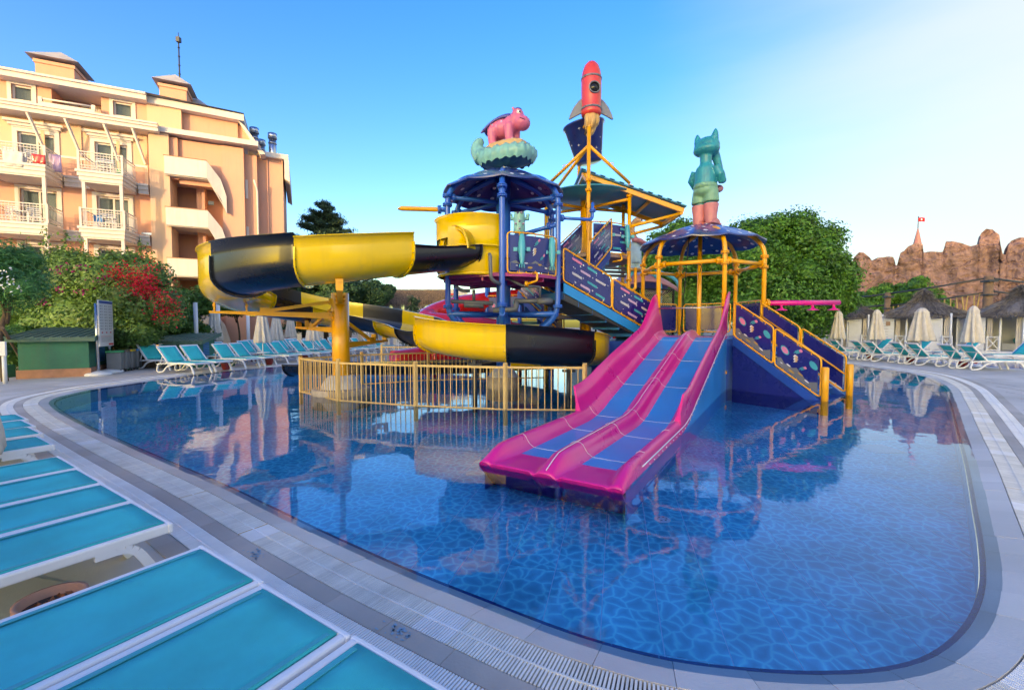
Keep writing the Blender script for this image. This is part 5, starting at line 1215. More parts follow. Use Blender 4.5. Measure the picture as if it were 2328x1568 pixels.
# second net panel with red rope under the long stairs
tn2 = thing('climbing_net', 'low rope net with red border under the long stairs', 'climbing net', (3.2, 14.2, 1.3))
m = MB()
for i in range(-10, 22):
    for s_ in (1, -1):
        pa_, pb_ = V((2.75 + i * .1, 14.3, 1.32)), V((2.75 + i * .1 + s_ * .8, 14.3, 2.3))
        def cx_(p, q):
            t0 = max(0, min(1, (2.75 - p.x) / (q.x - p.x))) if p.x < 2.75 else 0
            return p
        if 2.7 < pa_.x < 4.5 and 2.7 < pb_.x < 4.5: m.tube([pa_, pb_], .007, 4, cap=False)
m.build('net', 'rope', tn2, kind='stuff')
m = MB()
for q in range(60): x = 2.75 + q * .029; m.ell((x, 14.15 - .4 * random.random(), 1.33 + .05 * random.random()), .03, 6, 4)
m.build('rope_border', 'red_slide', tn2, kind='stuff'); MB().tube([(2.72, 14.3, 1.3), (2.72, 14.3, 2.35), (4.5, 14.3, 2.35)], .035, 8).build('net_frame', 'net_black', tn2)
# ================================================================== hotel on the left
HO, HT = V((-23.7, 25.7, 0)), V((.905, .425, 0)).normalized(); HN = V((HT.y, -HT.x, 0))
def HP(u, v, z): return HO + HT * u + HN * v + V((0, 0, z))
def hu(px, py, v=0.0):                                  # along-facade coordinate and height seen at a pixel
    d = ray(px, py); o = V((0, 0, HCAM)); t = (v + (HO - o).dot(HN)) / d.dot(HN); p = o + d * t - HO
    return p.dot(HT), p.z
def U(px, v=0.0): return hu(px, 400, v)[0]
ht = thing('hotel_building', 'peach hotel building with white balconies and outside stairs', 'building', HO)
def hbox(m, u0, u1, v0, v1, z0, z1, mi=0):
    return m.hexa([HP(u0, v0, z0), HP(u1, v0, z0), HP(u1, v1, z0), HP(u0, v1, z0)], [HP(u0, v0, z1), HP(u1, v0, z1), HP(u1, v1, z1), HP(u0, v1, z1)], mi)
uL, uE, uS0, uS1, uR = U(-260), U(345), U(390), U(495), U(567)
ZC0, ZC1, ZR0, ZR1 = 13.05, 13.5, 14.85, 15.25
FL = [10.05, 7.05, 4.05, 1.05]
def wall_open(name, mname, u0, u1, z0, z1, holes, v=0.0, th=.25):
    """wall panel with rectangular openings (u0, u1, z0, z1)"""
    us = sorted({u0, u1, *[h[0] for h in holes], *[h[1] for h in holes]}); zs = sorted({z0, z1, *[h[2] for h in holes], *[h[3] for h in holes]}); m = MB()
    for a, b in zip(us, us[1:]):
        for c, d in zip(zs, zs[1:]):
            if any(h[0] - 1e-6 <= a and b <= h[1] + 1e-6 and h[2] - 1e-6 <= c and d <= h[3] + 1e-6 for h in holes): continue
            m.poly([HP(a, v, c), HP(b, v, c), HP(b, v, d), HP(a, v, d)])
    for (a, b, c, d) in holes:
        for p, q in (((a, c), (b, c)), ((b, c), (b, d)), ((b, d), (a, d)), ((a, d), (a, c))): m.poly([HP(p[0], v, p[1]), HP(q[0], v, q[1]), HP(q[0], v - th, q[1]), HP(p[0], v - th, p[1])])
    return m.build(name, mname, ht)
def window(u0, u1, z0, z1, v=0.0, fr=.09, trimw=.16, mull=1, head=False, doorlike=False, deep=.12):
    w = MB(); 
    for a, b, c, d in ((u0, u0 + fr, z0, z1), (u1 - fr, u1, z0, z1), (u0 + fr, u1 - fr, z1 - fr, z1), (u0 + fr, u1 - fr, z0, z0 + fr)): hbox(w, a, b, v - deep - .05, v - deep + .03, c, d)
    for k in range(mull): c = u0 + (u1 - u0) * (k + 1) / (mull + 1); hbox(w, c - .045, c + .045, v - deep - .04, v - deep + .035, z0 + fr, z1 - fr)
    f = w.build('window', 'trim', ht)
    t = MB(); hbox(t, u0 - trimw, u0 - .002, v - .02, v + .05, z0 - (0 if doorlike else trimw), z1 + trimw); hbox(t, u1 + .002, u1 + trimw, v - .02, v + .05, z0 - (0 if doorlike else trimw), z1 + trimw); hbox(t, u0 - .002, u1 + .002, v - .02, v + .05, z1 + .002, z1 + trimw)
    if not doorlike: hbox(t, u0 - .002, u1 + .002, v - .02, v + .08, z0 - trimw, z0 - .002)
    if head: hbox(t, u0 - .45, u1 + .45, v - .02, v + .30, z1 + .42, z1 + .55); hbox(t, u0 - .32, u1 + .32, v - .02, v + .18, z1 + .28, z1 + .42); hbox(t, u0 - .2, u1 + .2, v - .02, v + .1, z1 + trimw + .002, z1 + .28)
    t.build('surround', 'trim', f)
    MB().poly([HP(u0 + fr, v - deep, z0 + fr), HP(u1 - fr, v - deep, z0 + fr), HP(u1 - fr, v - deep, z1 - fr), HP(u0 + fr, v - deep, z1 - fr)]).build('pane', 'glass', f)
    cu = MB(); n = max(8, int((u1 - u0) * 9)); cu.grid([[HP(u0 + .02 + (u1 - u0 - .04) * i / n, v - deep - .22 + .035 * math.sin(i * 2.3) + .02 * math.sin(i * .9), z) for i in range(n + 1)] for z in (z0, z1)]); cu.build('curtain', 'curtain', f)
# openings
att = [(U(35), U(82)), (U(263), U(306))]; attz = (13.9, 14.72)
doors = [(U(44), U(128)), (U(218), U(292))]
dl = (U(-190), U(-110))
holes_low, holes_up = [], []
for f in FL[1:]:
    for d in doors + [dl]: holes_low.append((d[0], d[1], f, f + 2.15))
for d in doors + [dl]: holes_up.append((d[0], d[1], FL[0], FL[0] + 2.2))
wall_open('wall', 'peach', uL, uE, 0, FL[0], holes_low)
wall_open('wall', 'cream', uL, uE, FL[0], ZC0, [(a, b, max(c, FL[0]), d) for a, b, c, d in holes_up])
prev = uL                                               # peach dado below the cream upper wall, stopping at the door surrounds
for d in sorted(doors + [dl]) + [(uE, uE)]:
    if d[0] - .2 > prev + .05: m = MB(); hbox(m, prev, d[0] - .2, 0, .035, FL[0] + .02, FL[0] + 1.05); hbox(m, prev, d[0] - .2, 0, .07, FL[0] + 1.05, FL[0] + 1.17, 1); m.build('dado', ['peach', 'trim'], ht)
    prev = d[1] + .2
ra, rb = U(125), U(236)
wall_open('attic_wall', 'peach', uL, ra, ZC1, ZR0, [(a, b, *attz) for a, b in att[:1]]); wall_open('attic_wall', 'peach', rb, U(340), ZC1, ZR0, [(a, b, *attz) for a, b in att[1:]])
m = MB(); hbox(m, ra, rb, -1.5, -1.4, ZC1, ZR0); m.poly([HP(ra, 0, ZC1), HP(ra, -1.45, ZC1), HP(ra, -1.45, ZR0), HP(ra, 0, ZR0)]); m.poly([HP(rb, 0, ZC1), HP(rb, -1.45, ZC1), HP(rb, -1.45, ZR0), HP(rb, 0, ZR0)]); m.build('attic_wall', 'peach', ht)
for a, b in att: window(a, b, *attz, mull=0)
for a, b in ((U(146, -1.4), U(177, -1.4)), (U(201, -1.4), U(228, -1.4))): window(a, b, ZC1 + .2, ZC1 + 1.1, v=-1.38, mull=0, deep=-.03)
m = MB(); hbox(m, U(103), U(228), .35, .45, ZC1 + .02, ZC1 + .36); hbox(m, U(103), U(228), 0, .45, ZC1 - .0, ZC1 + .02)
m.tube([HP(U(108), .4, ZC1 + .55), HP(U(225), .4, ZC1 + .55)], .05, 8)
for k in (108, 225): hbox(m, U(k) - .08, U(k) + .08, .33, .47, ZC1 + .36, ZC1 + .62)
m.build('attic_parapet', 'trim', ht)
for i, f in enumerate(FL):
    for d in doors + [dl]: window(d[0], d[1], f + .02, f + (2.2 if i == 0 else 2.15), head=(i == 0), doorlike=True, trimw=.2)
# cornice with struts
m = MB()
for v1, a, b in ((1.05, ZC1 - .1, ZC1), (.98, ZC1 - .24, ZC1 - .1), (.9, ZC0, ZC1 - .24)): hbox(m, uL, U(372), -.05, v1, a, b)
m.build('cornice', 'trim', ht)
for px in (67, 152, 240, 304):
    MB().beam(HP(U(px, .9), .85, ZC0 - .02), HP(U(px, .9) + .35, .06, ZC0 - 1.75), .10, .12).build('strut', 'trim', ht)
    m = MB(); hbox(m, U(px) + .55, U(px) + .70, 0, .06, FL[0], ZC0); m.build('pilaster', 'cream', ht)
# roof
m = MB()
ue = U(556, .5)
for v1, a, b in ((.62, ZR0, ZR1 - .12), (.72, ZR1 - .12, ZR1)): m.hexa([HP(uL, -11, a), HP(uE, -11, a), HP(uE, v1, a), HP(uL, v1, a)], [HP(uL, -11, b), HP(uE, -11, b), HP(uE, v1, b), HP(uL, v1, b)])
m.hexa([HP(uE, -11, ZR0), HP(ue, -11, ZR0 - .1), HP(ue, .25, ZR0 - .1), HP(uE, .30, ZR0)], [HP(uE, -11, ZR1 - .02), HP(ue, -11, ZR1 - .12), HP(ue, .25, ZR1 - .12), HP(uE, .30, ZR1 - .02)])
m.build('eaves', 'trim', ht)
MB().hexa([HP(uL, -11, ZR1), HP(ue, -11, ZR1), HP(ue, .2, ZR1), HP(uE, .7, ZR1), HP(uL, .76, ZR1)], [HP(uL, -9, ZR1 + .55), HP(ue - 2, -9, ZR1 + .5), HP(ue - .4, .0, ZR1 + .04), HP(uE, .5, ZR1 + .06), HP(uL, .56, ZR1 + .06)]).build('roof', 'roof_gray', ht)
# stair bay: piers, back wall, attic storey above
m = MB(); hbox(m, uE, uS0, -1.2, .45, 0, ZC0 + .1); hbox(m, U(340), U(417), -3, .12, ZC0 + .1, ZR0); m.build('stair_pier', 'cream', ht)
m = MB(); hbox(m, U(417), ue - .4, -3, -.25, ZC0 + .1, ZR0 - .05); m.build('attic_wall', 'peach', ht)
m = MB(); hbox(m, uS0, U(408), -.6, .25, 10.6, ZC0); hbox(m, U(408), U(507), -.5, .05, 10.4, ZC0); hbox(m, U(425), U(462), -.2, .5, 11.0, 11.35); m.build('stair_head', 'peach', ht)
m = MB(); hbox(m, uE - .5, U(556), -2.2, -2.0, 0, ZC0); hbox(m, uE - .4, uE, -2.0, -1.2, 0, ZC0); m.build('stair_back_wall', 'peach', ht)
m = MB(); hbox(m, U(505), U(555), -2.0, .15, 0, ZC0); hbox(m, U(438), U(457), -1.6, -.9, 0, 10.9); m.build('stair_pier', 'peach', ht)
m = MB(); hbox(m, U(370), U(590), -.4, .62, ZC1 - .33, ZC1 - .03); m.build('cornice', 'trim', ht)
for k in range(4):
    z = FL[0] + .85 - 3.0 * k - 2.85 + 2.0             # parapet top of each landing
    z = hu(420, 362, .5)[1] - 3.0 * k
    if z < 1: continue
    m = MB(); a, b = U(374, .7), U(470, .7); c = U(500, .7); e = U(512, .7); h = 1.05
    hbox(m, a, b, .6, .72, z - h, z); hbox(m, a, a + .12, -.6, .6, z - h, z)
    hbox(m, a, b, -1.9, .6, z - h - .05, z - h + .12)
    m.hexa([HP(b, .60, z - h), HP(b, .72, z - h), HP(b, .72, z), HP(b, .60, z)], [HP(c, .40, z - h - 1.15), HP(c, .52, z - h - 1.15), HP(c, .52, z - .95), HP(c, .40, z - .95)])
    m.hexa([HP(c, .40, z - h - 1.15), HP(c, .52, z - h - 1.15), HP(c, .52, z - .95), HP(c, .40, z - .95)], [HP(e, .35, z - h - 2.0), HP(e, .47, z - h - 2.0), HP(e, .47, z - 1.95), HP(e, .35, z - 1.95)])
    m.hexa([HP(b, -1.9, z - h), HP(b, .6, z - h), HP(b, .6, z - h + .1), HP(b, -1.9, z - h + .1)], [HP(e, -1.9, z - h - 1.9), HP(e, .4, z - h - 1.9), HP(e, .4, z - h - 1.8), HP(e, -1.9, z - h - 1.8)])
    par = m.build('stair_parapet', 'trim', ht)
    cp2 = MB(); hbox(cp2, a - .03, b, .57, .75, z, z + .04); cp2.build('coping', 'terracotta', par)
# right end wall and wing
m = MB(); hbox(m, U(555), uR + .4, -8, -.3, 0, ZC0 - .2); m.build('end_wall', 'peach', ht)
for z in (11.2, 8.2, 5.2): 
    m = MB(); hbox(m, U(557, -.3), U(563, -.3), -.35, -.22, z - 1.2, z); m.build('slit_window', 'trim', ht)
u7, u8 = U(578, -.9), U(643, -.9)
m = MB(); hbox(m, u7, u8, -7, -.9, 0, 13.0); m.build('wing_wall', 'peach', ht)
m = MB(); hbox(m, u7 - .3, u8 + .35, -7.2, -.6, 13.0, 13.32); m.hexa([HP(u8 + .1, -.62, 11.7), HP(u8 + .42, -.62, 11.5), HP(u8 + .38, -.62, 13.0), HP(u8 + .1, -.62, 13.0)], [HP(u8 + .1, -7, 11.7), HP(u8 + .42, -7, 11.5), HP(u8 + .38, -7, 13.0), HP(u8 + .1, -7, 13.0)]); m.build('wing_eaves', 'trim', ht)
m = MB().hexa([HP(ue - .3, .15, ZR0 - .1), HP(ue, .15, ZR0 - .35), HP(ue + 1.15, .1, ZC1 - .6), HP(ue + .85, .1, ZC1 - .65)], [HP(ue - .3, -6, ZR0 - .1), HP(ue, -6, ZR0 - .35), HP(ue + 1.15, -6, ZC1 - .6), HP(ue + .85, -6, ZC1 - .65)]); m.build('gable_eaves', 'trim', ht)
MB().poly([HP(U(500), -.45, ZC1), HP(ue + .9, -.45, ZC1), HP(ue - .2, -.45, ZR0)]).build('gable_wall', 'peach', ht)
MB().tube(rounded([HP(uR + .25, .0, 11.2), HP(uR + .4, -.2, 10.6), HP(uR + .4, -.2, 0)], .2), .06, 8).build('drain_pipe', 'trim', ht)
MB().tube([HP(U(608, -.85), -.85, 12.9), HP(U(608, -.85), -.85, 0)], .04, 8).build('drain_pipe', 'peach', ht)
for px, dv, tp in ((580, -1.6, 15.1), (595, -2.5, 14.7), (621, -1.8, 15.0)):
    u = U(px, dv); MB().tube([HP(u, dv, 12.8), HP(u, dv, tp - .35)], .24, 16).tube([HP(u, dv, tp - .35), HP(u, dv, tp)], .29, 16).tube([HP(u, dv, tp - .7), HP(u, dv, tp - .62)], .27, 16).build('flue_pipe', 'steel', ht)
for px, py, w, v in ((125, 168, .82, -.6), (393, 205, .68, -.7), (437, 226, .6, -2.2), (172, 175, .5, -4)):
    u, z = hu(px, py, v); z = ZR1 + (1.3 if w > .65 else .8); m = MB(); hbox(m, u - w, u + w, v - w * 2, v, ZR1 - .2, z); hbox(m, u - w - .06, u + w + .06, v - w * 2 - .06, v + .06, z - .2, z - .02)
    ch = m.build('chimney', 'peach', ht)
    m = MB(); e = .3; q = [HP(u - w - e, v + e, z + .12), HP(u + w + e, v + e, z + .12), HP(u + w + e, v - 2 * w - e, z + .12), HP(u - w - e, v - 2 * w - e, z + .12)]; ap = HP(u, v - w, z + .98)
    for k in range(4): m.poly([q[k], q[(k + 1) % 4], ap])
    m.poly(q[::-1]); hbox(m, u - w + .15, u + w - .15, v - 2 * w + .15, v - .15, z - .02, z + .13, 1); m.build('chimney_cap', ['cap_gray', 'dark_metal'], ch)
u, z = hu(409, 200, -2); m = MB().tube([HP(u, -2, ZR1), HP(u, -2, hu(409, 92, -2)[1])], [.06, .035], 8)
zt = hu(409, 92, -2)[1]
for k in range(7): m.tube([HP(u, -2, ZR1 + 1 + k * .55 - .02), HP(u, -2, ZR1 + 1 + k * .55 + .02)], .07, 8)
m.box(HP(u, -2, zt), (.22, .22, .3)); m.tube([HP(u, -2, zt), HP(u, -2, zt + .45)], .02, 6); m.build('lightning_mast', 'dark_metal', ht)
m = MB(); p = HP(U(478, .75), .75, hu(478, 462, .75)[1]); m.box(p, (.28, .12, .22), .4); m.build('floodlight', 'dark_metal', ht)
m = MB(); p = HP(U(333, .05), .1, hu(333, 532, .05)[1]); m.box(p, (.6, .16, .12), .44); m.build('wall_lamp', 'steel', ht)
# balconies
def balcony(u0, u1, u2, f, lab):
    v1 = 1.9; P0 = [(u0, 0), (u0, v1), (u1, v1), (u2, .35), (u2, 0)]
    def off(e): return [(u0 - e, 0), (u0 - e, v1 + e), (u1 + e * .5, v1 + e), (u2 + e, .35 + e * .3), (u2 + e, 0)]
    m = MB()
    for e, a, b in ((.12, f - .10, f + .03), (.06, f - .30, f - .10), (.0, f - .52, f - .30), (-.05, f - .60, f - .52)):
        q = off(e); m.hexa([HP(x, y, a) for x, y in q], [HP(x, y, b) for x, y in q])
    bl = m.build('balcony', 'trim', ht)
    r_ = MB(); ed_ = [(u0, v1 - .02), (u1, v1 - .02), (u2, .38)]
    for z, w in ((f + 1.0, .05), (f + .86, .03), (f + .30, .03), (f + .14, .03)):
        for a, b in zip(ed_, ed_[1:]): r_.beam(HP(*a, z), HP(*b, z), w, w)
        r_.beam(HP(u0, 0, z), HP(u0, v1, z), w, w)
    for a, b in zip(ed_, ed_[1:]):
        L_ = math.hypot(b[0] - a[0], b[1] - a[1]); n = int(L_ / .13)
        for i in range(n + 1):
            t = i / n; x, y = a[0] + (b[0] - a[0]) * t, a[1] + (b[1] - a[1]) * t; r_.tube([HP(x, y, f + .14), HP(x, y, f + 1.0)], .011, 5, cap=False)
            if i % 1 == 0 and i < n:
                xm, ym = x + (b[0] - a[0]) / n / 2, y + (b[1] - a[1]) / n / 2; c = HP(xm, ym, f + .22)
                du = HT * .05; r_.tube([c + du * math.cos(q) + V((0, 0, .055 * math.sin(q))) for q in [k * PI / 4 for k in range(8)]], .009, 4, True)
    for x, y in ed_[:-1]: hbox(r_, x - .05, x + .05, y - .06, y + .04, f, f + 1.05)
    r_.build('railing', 'trim', bl)
    return bl
cols = [(U(-42, 1.9), U(103, 1.9), U(138, .4)), (U(179, 1.9), U(278, 1.9), U(307, .4)), (U(-230, 1.9), U(-105, 1.9), U(-80, .4))]
for f in FL[:3]:
    for k, c in enumerate(cols):
        balcony(*c, f, '')
        q = MB()
        for px_u in (c[0] + .15, c[1] - .1): q = MB(); hbox(q, px_u - .07, px_u + .07, 1.7, 1.84, f - 3.0 + .03, f - .6); q.build('balcony_post', 'trim', ht)
    for a, b in ((cols[0][2], cols[1][0]), (cols[1][2], uE), (cols[2][2], cols[0][0])):
        m = MB()
        for v1, z0, z1 in ((.42, f - .10, f + .02), (.36, f - .32, f - .10), (.30, f - .55, f - .32)): hbox(m, a + .1, b - .1, 0, v1, z0, z1)
        m.build('string_course', 'trim', ht)
# things left on the balconies
def chair_simple(p, rz, label):
    t = thing('balcony_chair', label, 'chair', p, 'white chairs on the hotel balconies', rz)
    MB().box((0, 0, .42), (.5, .48, .05)).build('seat', 'white_plastic', t); b = MB()
    for k in range(4): b.box((0, -.24, .52 + k * .1), (.5, .03, .05))
    b.build('backrest', 'white_plastic', t)
    for x in (-.22, .22):
        for y in (-.22, .22): MB().box((x, y, .2), (.04, .04, .4)).build('leg', 'white_plastic', t)
    for x in (-.25, .25): MB().box((x, 0, .62), (.04, .5, .03)).build('armrest', 'white_plastic', t)
for i, f in enumerate(FL[:2]):
    nm = ('upper', 'lower')[i]
    for k, c in enumerate(cols[:2]):
        sd_ = ('left', 'right')[k]
        for j, uu in enumerate((c[0] + .8, c[1] - .8)): chair_simple(HP(uu, 1.15, f + .03), .44 + j * .3, f'white slatted chair on the {nm} {sd_} balcony, {("left", "right")[j]} of the table')
        p = HP((c[0] + c[1]) / 2, 1.3, f + .03); t = thing('balcony_table', f'small white table on the {nm} {sd_} hotel balcony', 'table', p, 'balcony tables', .44)
        MB().box((0, 0, .62), (.7, .5, .04)).build('table_top', 'white_plastic', t)
        for x in (-.3, .3):
            for y in (-.2, .2): MB().box((x, y, .3), (.04, .04, .6)).build('leg', 'white_plastic', t)
def towel(px, py, v, w, h, mname, label):
    u, z = hu(px, py, v); m = MB(); n = 8
    m.grid([[HP(u + w * (i / n - .5), v + .03 * math.sin(i * 1.7 + q), z - h * q / 4) for i in range(n + 1)] for q in range(5)]); o = m.build('towel', mname, label=label, cat='towel', org=tuple(HP(u, v, z))); so = o.modifiers.new('s', 'SOLIDIFY'); so.thickness = .02
towel(30, 345, 1.96, .75, .75, 'cushion_white', 'white towel hung over the upper left balcony rail')
towel(88, 352, 1.96, .5, .45, 'rocket_red', 'red towel on the upper left balcony rail')
towel(125, 352, 1.2, .5, .9, 'lilac_print', 'lilac towel at the corner of the upper left balcony')
towel(271, 383, 1.4, .3, .3, 'bin_green', 'small green towel on the upper right balcony')
towel(224, 490, 1.5, .4, .4, 'bin_blue', 'blue towel on the lower right balcony chair')
# building-shaped block added unseen behind the camera to shade the pool
hw = thing('shade_block', 'long added block, unseen behind the viewer, that shades the pool', 'building', (-10, -110, 0))
wa, wb = V((-57.1, -94.9, 0)), V((29.8, -126.2, 0)); wu = (wb - wa).normalized(); wnn = V((wu.y, -wu.x, 0)); WH = 24.5
MB().hexa([wa, wb, wb + wnn * 12, wa + wnn * 12], [p + V((0, 0, WH)) for p in (wa, wb, wb + wnn * 12, wa + wnn * 12)]).build('wall', 'trim', hw)
MB().hexa([p + V((0, 0, WH)) for p in (wa - wnn * .8, wb - wnn * .8, wb + wnn * 12.8, wa + wnn * 12.8)], [p + V((0, 0, WH + .5)) for p in (wa - wnn * .8, wb - wnn * .8, wb + wnn * 12.8, wa + wnn * 12.8)]).build('roof', 'roof_gray', hw)
for k in range(7):
    z = 1.2 + k * 3.1; MB().hexa([wa - wnn * 1.3 + V((0, 0, z)), wb - wnn * 1.3 + V((0, 0, z)), wb + V((0, 0, z)), wa + V((0, 0, z))], [q + V((0, 0, .5)) for q in (wa - wnn * 1.3 + V((0, 0, z)), wb - wnn * 1.3 + V((0, 0, z)), wb + V((0, 0, z)), wa + V((0, 0, z)))]).build('balcony', 'trim', hw)
# ================================================================== plants
def hull(root, lobes, mname, k=.80):
    m = MB()
    for x, y, z, rx, ry, rz in lobes:
        o = len(m.v); m.ell((x, y, z), (rx * k, ry * k, rz * k), 12, 8)
        for i in range(o, len(m.v)):
            p = V(m.v[i]); n_ = mnoise.noise(p * 1.3) * .18 * min(rx, rz); m.v[i] = tuple(p + V((n_, n_, n_ * .6)))
    return m.build('inner_foliage', mname, root)
def trunk(root, base, top, r, forks=4, mname='bark', spread=.8):
    base, top = V(base), V(top); m = MB(); mid = base.lerp(top, .5) + V((random.uniform(-.15, .15), random.uniform(-.15, .15), 0))
    m.tube(catmull([base, mid, top], 4), [r * (1.25 - .06 * i) for i in range(9)], 10)
    for k in range(forks):
        a = 2 * PI * k / forks + random.random(); L_ = (top - base).length * .5; e = top + V((math.cos(a) * spread, math.sin(a) * spread, L_ * random.uniform(.4, .9)))
        m.tube(catmull([base.lerp(top, .75), top.lerp(e, .4) + V((0, 0, .1)), e], 4), [r * .6 * (1 - .09 * i) for i in range(9)], 8)
    return m.build('trunk', mname, root)
def bush(name, label, cat, base, lobes, n, size, mname, group=None, tr=None, aspect=.5, k=.8, lo=.75, hi=1.08, up=.35):
    t = thing(name, label, cat, base, group)
    if tr: trunk(t, *tr)
    hull(t, lobes, mname, k); p, nr = lobe_points(lobes, n, lo, hi, up); leafmesh('crown', p, nr, size, mname, t, aspect)
    return t
def rand_lobes(c, r, n, s, seed, flat=.8, lowcut=-.4):
    """smaller lobes over the outside of one big ellipsoid"""
    rd = random.Random(seed); out = [(c[0], c[1], c[2], r[0] * .82, r[1] * .82, r[2] * .82)]
    while len(out) < n:
        d = V((rd.gauss(0, 1), rd.gauss(0, 1), rd.gauss(0, 1))).normalized()
        if d.z < lowcut: continue
        q = rd.uniform(.72, .95); s_ = s * rd.uniform(.6, 1.25); out.append((c[0] + d.x * r[0] * q, c[1] + d.y * r[1] * q, c[2] + d.z * r[2] * q, s_, s_, s_ * flat))
    return out
# big dark green trees right of the towers
def big_tree(px, py_top, py_mid, y, w, seed, label, n=38000):
    c = W(px, py_mid, y); top = W(px, py_top, y).z; rz = top - c.z
    lob = rand_lobes((c.x, c.y, c.z), (w, w * .8, rz), 46, w * .27, seed)
    t = thing('broadleaf_tree', label, 'tree', (c.x, c.y, 0), 'round green trees behind the shelter')
    trunk(t, (c.x, c.y, 0), (c.x, c.y, c.z - rz * .3), .28, 5, spread=w * .4)
    hull(t, lob, 'leaf_ficus', .72); p, nr = lobe_points(lob, n, .74, 1.12, .5); leafmesh('crown', p, nr, .20, 'leaf_ficus', t, .6)
    # loose sprays that break the outline
    q, nq = lobe_points([(x, y_, z, a * 1.12, b * 1.12, c_ * 1.2) for x, y_, z, a, b, c_ in lob[1:]], n // 6, .95, 1.22, .6); leafmesh('outer_sprays', q, nq, .16, 'leaf_ficus', t, .45)
big_tree(1765, 486, 640, 25.5, 3.7, 5, 'largest round green tree behind the yellow shelter', 52000)
big_tree(1560, 515, 650, 28, 3.2, 9, 'round green tree directly behind the fox figure'); big_tree(1835, 590, 690, 27, 2.3, 12, 'lower round tree at the right edge of the grove', 26000)
big_tree(1475, 555, 680, 29, 2.4, 15, 'small dark tree behind the salmon canopy', 20000)
# hedge trees by the rock wall
for i, (px, pt, y, w) in enumerate(((1965, 668, 40, 1.7), (2010, 662, 41, 1.5), (2075, 645, 40, 2.4))):
    c = W(px, pt + 35, y); lob = rand_lobes((c.x, c.y, c.z), (w, w, 1.9), 14, .6, 40 + i)
    bush('small_tree', ('leftmost small green tree below the rock wall', 'middle small green tree below the rock wall', 'widest small green tree below the rock wall')[i], 'tree', (c.x, c.y, 0), lob, 6000, .22, 'leaf_ficus', 'small trees below the rock wall', ((c.x, c.y, 0), (c.x, c.y, c.z - 1), .12, 3))
# bougainvillea
bl = []
for px, py, y, r in ((30, 700, 18.6, 1.6), (110, 670, 18.8, 1.7), (60, 620, 19.5, 1.3), (180, 640, 18.6, 1.5), (190, 720, 18.4, 1.5), (250, 640, 18.4, 1.5), (300, 680, 18.0, 1.3), (330, 630, 18.2, 1.0), (345, 700, 17.9, 1.1), (260, 730, 17.9, 1.1), (130, 740, 18.2, 1.3), (20, 760, 18.6, 1.3), (150, 600, 19.2, .9), (290, 605, 18.8, .8), (325, 752, 17.7, .75), (280, 765, 17.7, .8), (375, 690, 17.6, .8), (385, 725, 17.6, .6)):
    c = W(px, py, y); bl.append((c.x, c.y, c.z, r, r * .8, r * .75))
bg = thing('bougainvillea', 'large green bougainvillea with red blossom arching over the green sheds', 'shrub', (bl[4][0], bl[4][1], 0))
hull(bg, bl, 'leaf_boug', .82); p, nr = lobe_points(bl, 36000, .78, 1.14, .5); leafmesh('foliage', p, nr, .15, 'leaf_boug', bg, .55)
def bract_pts(sel, n, sp):
    P = []
    for px, py, y in sel:
        c = np.array(W(px, py, y)); P.append(c + rng.normal(0, 1, (n, 3)) * np.array([sp, sp * .8, sp * .7]))
    return np.vstack(P)
sel = [(px + random.uniform(-14, 14), py + random.uniform(-8, 8), 17.0 + random.uniform(-.2, .4)) for px, py in [(262, 618), (275, 628), (290, 640), (305, 642), (320, 632), (330, 622), (340, 635), (352, 650), (362, 668), (372, 675), (380, 690), (388, 700), (392, 712), (345, 668), (330, 660), (315, 655), (300, 655), (285, 612), (318, 648), (366, 690), (375, 712), (350, 612)] for _ in range(2)]
p = bract_pts(sel, 40, .24); leafmesh('red_bracts', p, rng.normal(size=p.shape), .075, 'bract', bg, .75)
sel = [(px, py, 17.2) for px, py in ((134, 614), (128, 620), (160, 612), (186, 608), (246, 632), (224, 640), (182, 664), (192, 660), (292, 670), (332, 688), (362, 716), (98, 690), (60, 680), (140, 655))]
p = bract_pts(sel, 16, .13); leafmesh('purple_bracts', p, rng.normal(size=p.shape), .09, 'bract_purple', bg, .75)
m = MB(); bs = W(336, 815, 18.1); 
for k in range(7):
    a = k * .9; m.tube(catmull([V((bs.x + .2 * math.cos(a), bs.y + .2 * math.sin(a), 0)), V((bs.x + .1 * math.cos(a + 1), bs.y, .9)), V((bs.x + .35 * math.cos(a), bs.y + .3 * math.sin(a), 1.4)), V((bs.x + .7 * math.cos(a), bs.y + .6 * math.sin(a), 1.9))], 4), [.10 - .006 * i for i in range(13)], 8)
m.build('trunk', 'bark', bg)
for i, (px, py) in enumerate(((105, 520), (150, 530), (60, 545), (25, 550), (185, 545), (318, 548), (330, 560), (290, 565), (240, 580), (375, 630), (395, 640))):   # long loose shoots
    e = W(px, py, 18.3); b0 = W(px + random.uniform(-20, 10), py + 75, 18.4); pts = catmull([b0, b0.lerp(e, .5) + V((.12, 0, .1)), e], 6)
    MB().tube(pts, .012, 5).build('shoot', 'bark', bg); q = pts[rng.integers(3, len(pts), 46)] + rng.normal(0, .10, (46, 3)); leafmesh('shoot_leaves', q, rng.normal(size=q.shape), .14, 'leaf_boug', bg, .5)
